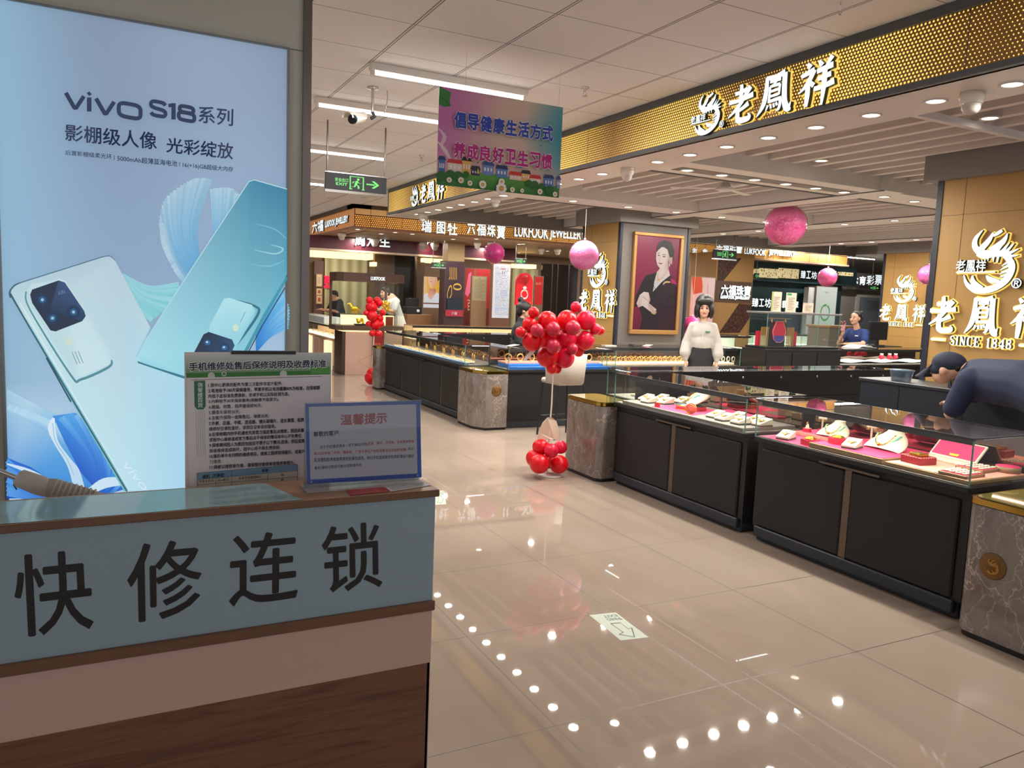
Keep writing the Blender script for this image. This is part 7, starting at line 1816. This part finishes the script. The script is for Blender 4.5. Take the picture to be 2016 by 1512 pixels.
# ---- woman in a white blouse
t = thing('person', 'standing person in white blouse and black skirt with a black bob', 'person', (6.70, 7.78, 0), -0.66)
hc = (0.0, -0.01, 1.50)
b = head(hc, 1.0) + [('c', (0, .015, 1.40), (0, .02, 1.30), .048, .055), ('e', (0, .02, 1.18), (.125, .08, .15)), ('e', (0, .02, 1.0), (.11, .08, .12)), ('e', (0, .02, .90), (.12, .095, .12))]
for s in (-1, 1):
    b += [('c', (s * .13, .02, 1.27), (s * .195, .03, 1.04), .043, .038), ('c', (s * .195, .03, 1.04), (s * .19, -.04, .84), .036, .025)] + hand((s * .19, -.045, .82), (0.0, -.2, -1), (s, 0, 0), 1.0, -s, .4)
    b += [('c', (s * .08, .02, .86), (s * .085, .01, .48), .085, .055), ('c', (s * .085, .01, .48), (s * .085, .03, .09), .05, .035), ('c', (s * .085, .03, .06), (s * .09, -.12, .035), .036, .03)]
blob('body', b, SKIN, t, .009, 3)
face(hc, t)
blob('hair', [('e', (0, .026, 1.572), (.116, .118, .120)), ('e', (-.09, .005, 1.475), (.036, .085, .10)), ('e', (.09, .005, 1.475), (.036, .085, .10)), ('e', (0, .085, 1.47), (.10, .05, .11)), ('e', (-.035, -.076, 1.592), (.062, .034, .036)), ('e', (.035, -.076, 1.592), (.062, .034, .036)), ('e', (-.080, -.05, 1.49), (.022, .034, .085)), ('e', (.080, -.05, 1.49), (.022, .034, .085))], HAIR, t, .010, 4)
sh = [('e', (0, .02, 1.19), (.155, .112, .14)), ('e', (0, .015, 1.08), (.145, .112, .12)), ('c', (0, .015, 1.07), (0, .015, 1.03), .13, .128), ('c', (-.09, .02, 1.28), (.09, .02, 1.28), .052, .052), ('c', (0, .02, 1.27), (0, .02, 1.325), .066, .058)]
for s in (-1, 1): sh += [('c', (s * .128, .02, 1.275), (s * .19, .03, 1.06), .055, .064), ('c', (s * .19, .03, 1.06), (s * .20, -.01, .93), .066, .078), ('c', (s * .20, -.01, .93), (s * .192, -.04, .845), .078, .032)]
so = blob('blouse', sh, WSHIRT, t, .010, 5)
MB().bbox(.03, -.108, 1.205, .088, -.094, 1.222, .002).build('name_badge', mat('badge_green', (70, 130, 104), 0.4), so)
MB().box(-.008, -.106, 1.08, .002, -.095, 1.20).build('placket', mat('placket_white', (204, 198, 190), 0.7), so)
blob('skirt', [('c', (0, .02, .93), (0, .02, .50), .140, .19), ('e', (0, .02, .86), (.172, .14, .16)), ('c', (0, .02, 1.0), (0, .02, .93), .128, .14)], BSKIRT, t, .013, 5)
for s in (-1, 1): MB().sphere((s * .088, -.04, .035), .05, 14, 8, sc=(.9, 2.2, .7)).build('shoe', BLACK, t)

# ---- man bent over the staff desk (world offsets from his feet)
fx, fy = 5.04, 2.55
t = thing('person', 'person in navy shirt and cap bent over the staff desk at right', 'person', (fx, fy, 0))
H_ = P(1871, 722, y=3.55) - Vector((fx, fy, 0)); 
hx_, hy_, hz_ = H_.x, H_.y, H_.z
SH = Vector((hx_ + .06, hy_ - .22, hz_ - .0)); HP = Vector((0.02, -.02, 1.02))
b = [('e', (hx_, hy_, hz_), (.08, .10, .09)), ('e', (hx_ - .01, hy_ + .05, hz_ - .06), (.062, .07, .07)), ('c', (hx_ - .01, hy_ + .12, hz_ - .03), (hx_ - .01, hy_ + .135, hz_ - .06), .011, .012), ('e', (hx_ - .085, hy_ + .0, hz_ - .03), (.014, .026, .034)), ('e', (hx_ + .085, hy_, hz_ - .03), (.014, .026, .034)), ('c', (hx_ + .01, hy_ - .05, hz_ - .02), SH, .055, .065), ('c', SH - Vector((0, 0, .075)), HP - Vector((0, 0, .02)), .10, .10)]
for s in (-1, 1):
    sp = SH + Vector((s * (.17 if s < 0 else .13), .0, -.06)); el = sp + Vector((s * .0, .18, -.15)); wr = Vector((0.72, 1.02, 1.03))
    if s < 0: el = sp + Vector((-.02, .10, -.26)); wr = el + Vector((.24, .12, .06))
    b += [('c', sp, el, .05, .042), ('c', el, wr, .04, .028)] + hand(wr, (0.3, 1, -.1), (0, 0, 1), 1.0, s, .35)
    b += [('c', HP + Vector((s * .09, 0, -.05)), (s * .10, .02, .52), .09, .062), ('c', (s * .10, .02, .52), (s * .10, -.02, .10), .055, .038), ('c', (s * .10, -.02, .07), (s * .10, .13, .035), .038, .03)]
blob('body', b, SKIN, t, .011, 3)
cb = blob('cap', [('e', (hx_ - .0, hy_ + .012, hz_ + .026), (.098, .122, .084)), ('e', (hx_ - .004, hy_ + .055, hz_ - .02), (.086, .088, .062))], mat('cap_navy', (26, 32, 52), 0.8), t, .009, 4)
br = MB(); pts = []
for i in range(11):
    a = -1.15 + 2.3 * i / 10; pts.append((hx_ + .088 * math.sin(a), hy_ + .07 + .05 * math.cos(a), hz_ + .01)); 
out = [(hx_ + .078 * math.sin(-1.15 + 2.3 * i / 10), hy_ + .09 + .175 * math.cos(-1.15 + 2.3 * i / 10), hz_ - .075 - .02 * math.cos(-1.15 + 2.3 * i / 10)) for i in range(11)]
for i in range(10):
    br.quad(pts[i], pts[i + 1], out[i + 1], out[i]); br.quad(*[add(q, (0, -.004, -.008)) for q in (pts[i], pts[i + 1], out[i + 1], out[i])])
br.build('brim', mat('cap_navy'), cb)
MB().sphere((hx_, hy_ - .075, hz_ + .0), .05, 14, 8, sc=(1.2, .6, .8)).build('hair', HAIR, t)
sh = [('c', SH + Vector((0, .02, -.075)), SH.lerp(HP, .5) + Vector((0, 0, .02)), .155, .165), ('c', SH.lerp(HP, .5) + Vector((0, 0, .02)), HP + Vector((0, 0, .0)), .165, .16), ('c', SH + Vector((-.15, 0, -.075)), SH + Vector((.15, 0, -.075)), .095, .095), ('c', SH + Vector((0, .03, -.02)), SH + Vector((-.01, .075, -.0)), .085, .07)]
for s in (-1, 1):
    sp = SH + Vector((s * (.17 if s < 0 else .13), 0, -.07)); el = sp + (Vector((-.02, .10, -.26)) if s < 0 else Vector((0, .18, -.15))); sh.append(('c', sp, sp.lerp(el, .8), .085, .072))
blob('shirt', sh, NAVYT, t, .012, 6)
tr_ = [('e', HP, (.165, .155, .12))]
for s in (-1, 1): tr_ += [('c', HP + Vector((s * .085, 0, -.05)), (s * .10, .02, .52), .105, .078), ('c', (s * .10, .02, .52), (s * .10, -.02, .09), .076, .06)]
blob('trousers', tr_, mat('dark_trousers', (44, 36, 38), 0.8), t, .014, 4)
for s in (-1, 1): MB().sphere((s * .10, .04, .045), .05, 14, 8, sc=(.95, 2.4, .85)).build('shoe', BLACK, t)

# ---- phone user in a blue shirt
t = thing('person', 'person in blue shirt with a hair bun looking at a phone', 'person', (11.38, 9.28, 0), -1.5)
hc = (0.0, -.06, 1.43)
b = head(hc, .98) + [('c', (0, -.03, 1.33), (0, .02, 1.22), .046, .055), ('e', (0, .03, 1.08), (.16, .10, .17)), ('e', (0, .04, .92), (.15, .11, .14))]
el1 = (-.21, -.16, .985); wr1 = (-.06, -.27, 1.175); el2 = (.22, -.10, 1.0); wr2 = (.06, -.30, .985)
b += [('c', (-.155, .02, 1.18), el1, .046, .038), ('c', el1, wr1, .037, .025)] + hand(wr1, (.15, -.15, 1), (.2, 1, .1), .95, 1, .8)
b += [('c', (.155, .02, 1.18), el2, .046, .038), ('c', el2, wr2, .037, .025)] + hand(wr2, (-1, -.2, 0), (0, 0, 1), .95, 1, .3)
for s in (-1, 1): b += [('c', (s * .085, .04, .86), (s * .09, .03, .48), .09, .058), ('c', (s * .09, .03, .48), (s * .09, .05, .09), .052, .036), ('c', (s * .09, .05, .06), (s * .09, -.09, .035), .036, .03)]
blob('body', b, SKIN, t, .008, 3); face(hc, t, .98)
blob('hair', [('e', (0, -.02, 1.475), (.088, .096, .085)), ('e', (0, .03, 1.42), (.078, .06, .08)), ('e', (.01, .075, 1.515), (.045, .045, .042)), ('e', (0, -.085, 1.515), (.06, .03, .028))], HAIR, t, .009, 4)
blob('shirt', [('e', (0, .03, 1.10), (.178, .122, .15)), ('e', (0, .035, .96), (.168, .13, .15)), ('c', (-.11, .02, 1.19), (.11, .02, 1.19), .062, .062), ('c', (-.15, .02, 1.18), (-.195, -.07, 1.06), .07, .062), ('c', (.15, .02, 1.18), (.205, -.05, 1.06), .07, .062)], BLUET, t, .010, 5)
MB().bbox(.05, -.105, 1.12, .11, -.095, 1.138, .002).build('name_badge', WHITEP, t)
MB().torus((-.10, -.238, 1.125), .032, .005, 18, 6).build('bracelet', mat('dark_bracelet', (60, 20, 30), 0.3), t)
blob('trousers', [('e', (0, .04, .88), (.165, .125, .10)), ('c', (-.085, .04, .84), (-.09, .05, .1), .10, .06), ('c', (.085, .04, .84), (.09, .05, .1), .10, .06)], BSKIRT, t, .014, 4)
for s in (-1, 1): MB().sphere((s * .09, .0, .04), .05, 12, 8, sc=(.9, 2.2, .8)).build('shoe', BLACK, t)
ph = Vector((-.035, -.315, 1.27)); ph.rotate(Matrix.Rotation(-1.5, 3, 'Z')); ph += Vector((11.38, 9.28, 0))
q = thing('mobile_phone', 'pinkish mobile phone with a charm held by the blue shirted person', 'phone', ph, -1.5)
MB().bbox(-.036, -.005, -.07, .036, .005, .075, .003).build('case', mat('phone_case_pink', (176, 120, 130), 0.4), q).rotation_euler = (-.2, 0, .1)
MB().sphere((-.03, -.01, .075), .022, 10, 8).sphere((.022, -.01, .085), .018, 10, 8).sphere((-.005, -.012, .06), .02, 10, 8).build('charm', mat('charm_brown', (120, 70, 66), 0.5), q)

# ---- person in black with a bun behind the blue counter
t = thing('person', 'person in black with a hair bun behind the blue tray counter', 'person', (4.93, 9.35, 0), 0.9)
hc = (0, -.02, 1.38)
b = head(hc, .95) + [('c', (0, .01, 1.28), (0, .03, 1.18), .046, .055), ('e', (0, .03, 1.04), (.16, .10, .17)), ('e', (0, .03, .9), (.15, .11, .14))]
for s in (-1, 1):
    b += [('c', (s * .155, .03, 1.14), (s * .22, .0, .95), .045, .04), ('c', (s * .22, .0, .95), (s * .15, -.16, .88), .036, .025)] + hand((s * .15, -.17, .88), (0, -1, -.1), (0, 0, 1), .95, -s, .4)
    b += [('c', (s * .085, .03, .84), (s * .09, .02, .48), .09, .058), ('c', (s * .09, .02, .48), (s * .09, .05, .09), .052, .036), ('c', (s * .09, .05, .06), (s * .09, -.09, .035), .036, .03)]
blob('body', b, SKIN, t, .010, 3); face(hc, t, .95)
blob('hair', [('e', (0, .0, 1.415), (.088, .10, .09)), ('e', (0, .05, 1.37), (.078, .055, .08)), ('e', (0, .05, 1.52), (.042, .042, .04))], HAIR, t, .010, 4)
blob('jacket', [('c', (0, .025, 1.17), (0, .02, 1.235), .085, .062), ('e', (0, .03, 1.06), (.19, .13, .16)), ('e', (0, .03, .90), (.18, .14, .16)), ('c', (-.12, .03, 1.15), (.12, .03, 1.15), .07, .07), ('c', (-.16, .03, 1.14), (-.225, 0, .95), .075, .06), ('c', (-.225, 0, .95), (-.16, -.14, .885), .058, .042), ('c', (.16, .03, 1.14), (.225, 0, .95), .075, .06), ('c', (.225, 0, .95), (.16, -.14, .885), .058, .042)], mat('black_jacket', (24, 30, 34), 0.8), t, .011, 5)
blob('trousers', [('e', (0, .03, .82), (.165, .125, .10)), ('c', (-.085, .03, .8), (-.09, .05, .1), .10, .06), ('c', (.085, .03, .8), (.09, .05, .1), .10, .06)], BSKIRT, t, .014, 4)
for s in (-1, 1): MB().sphere((s * .09, .0, .04), .05, 12, 8, sc=(.9, 2.2, .8)).build('shoe', BLACK, t)

# ---- clerk in a white shirt bending behind the showcase tower, and a dark-sleeved person left of it
def clerk(px, py, Y, rz, label, shirt, hs=1.0, bend=0.35):
    q = P(px, py, y=Y); zt = q.z
    t = thing('person', label, 'person', (q.x, Y, 0), rz)
    hc = (0, -bend, zt - .05); shp = (0, -bend * .55, zt - .17); hp = (0, .03, .86)
    b = head(hc, .95) + [('c', (0, -bend + .04, zt - .13), shp, .05, .06), ('c', shp, hp, .12, .14)]
    s2 = [('c', add(shp, (0, .02, -.06)), hp, .15, .155), ('c', add(shp, (-.14, .02, -.04)), add(shp, (.14, .02, -.04)), .08, .08)]
    for s in (-1, 1):
        sp = add(shp, (s * .16, .02, -.04)); el = add(sp, (s * .05, -.10, -.20)); wr = add(el, (-s * .07, -.2, .04))
        b += [('c', sp, el, .045, .04), ('c', el, wr, .036, .026)] + hand(wr, (0, -1, 0), (0, 0, 1), .95, -s, .4)
        s2 += [('c', sp, tuple(Vector(sp).lerp(Vector(el), .8)), .075, .062)]
        b += [('c', (s * .085, .03, .84), (s * .09, .02, .48), .09, .058), ('c', (s * .09, .02, .48), (s * .09, .05, .09), .052, .036), ('c', (s * .09, .05, .06), (s * .09, -.09, .035), .036, .03)]
    blob('body', b, SKIN, t, .012, 3); face(hc, t, .95)
    blob('hair', [('e', add(hc, (0, .02, .045)), (.084, .095, .08)), ('e', add(hc, (0, .07, .0)), (.074, .045, .07))], HAIR, t, .012, 3)
    blob('shirt', s2, shirt, t, .013, 5)
    blob('trousers', [('e', (0, .03, .82), (.165, .125, .10)), ('c', (-.085, .03, .8), (-.09, .05, .1), .10, .06), ('c', (.085, .03, .8), (.09, .05, .1), .10, .06)], BSKIRT, t, .016, 4)
    for s in (-1, 1): MB().sphere((s * .09, .0, .04), .05, 12, 8, sc=(.9, 2.2, .8)).build('shoe', BLACK, t)
clerk(785, 573, 15.3, -1.25, 'bending person in white shirt behind the showcase tower', mat('pale_shirt', (206, 206, 204), 0.8))
clerk(668, 578, 17.9, -1.3, 'person in black at the far shop, mostly hidden by the showcase tower', mat('black_jacket'), bend=.15)
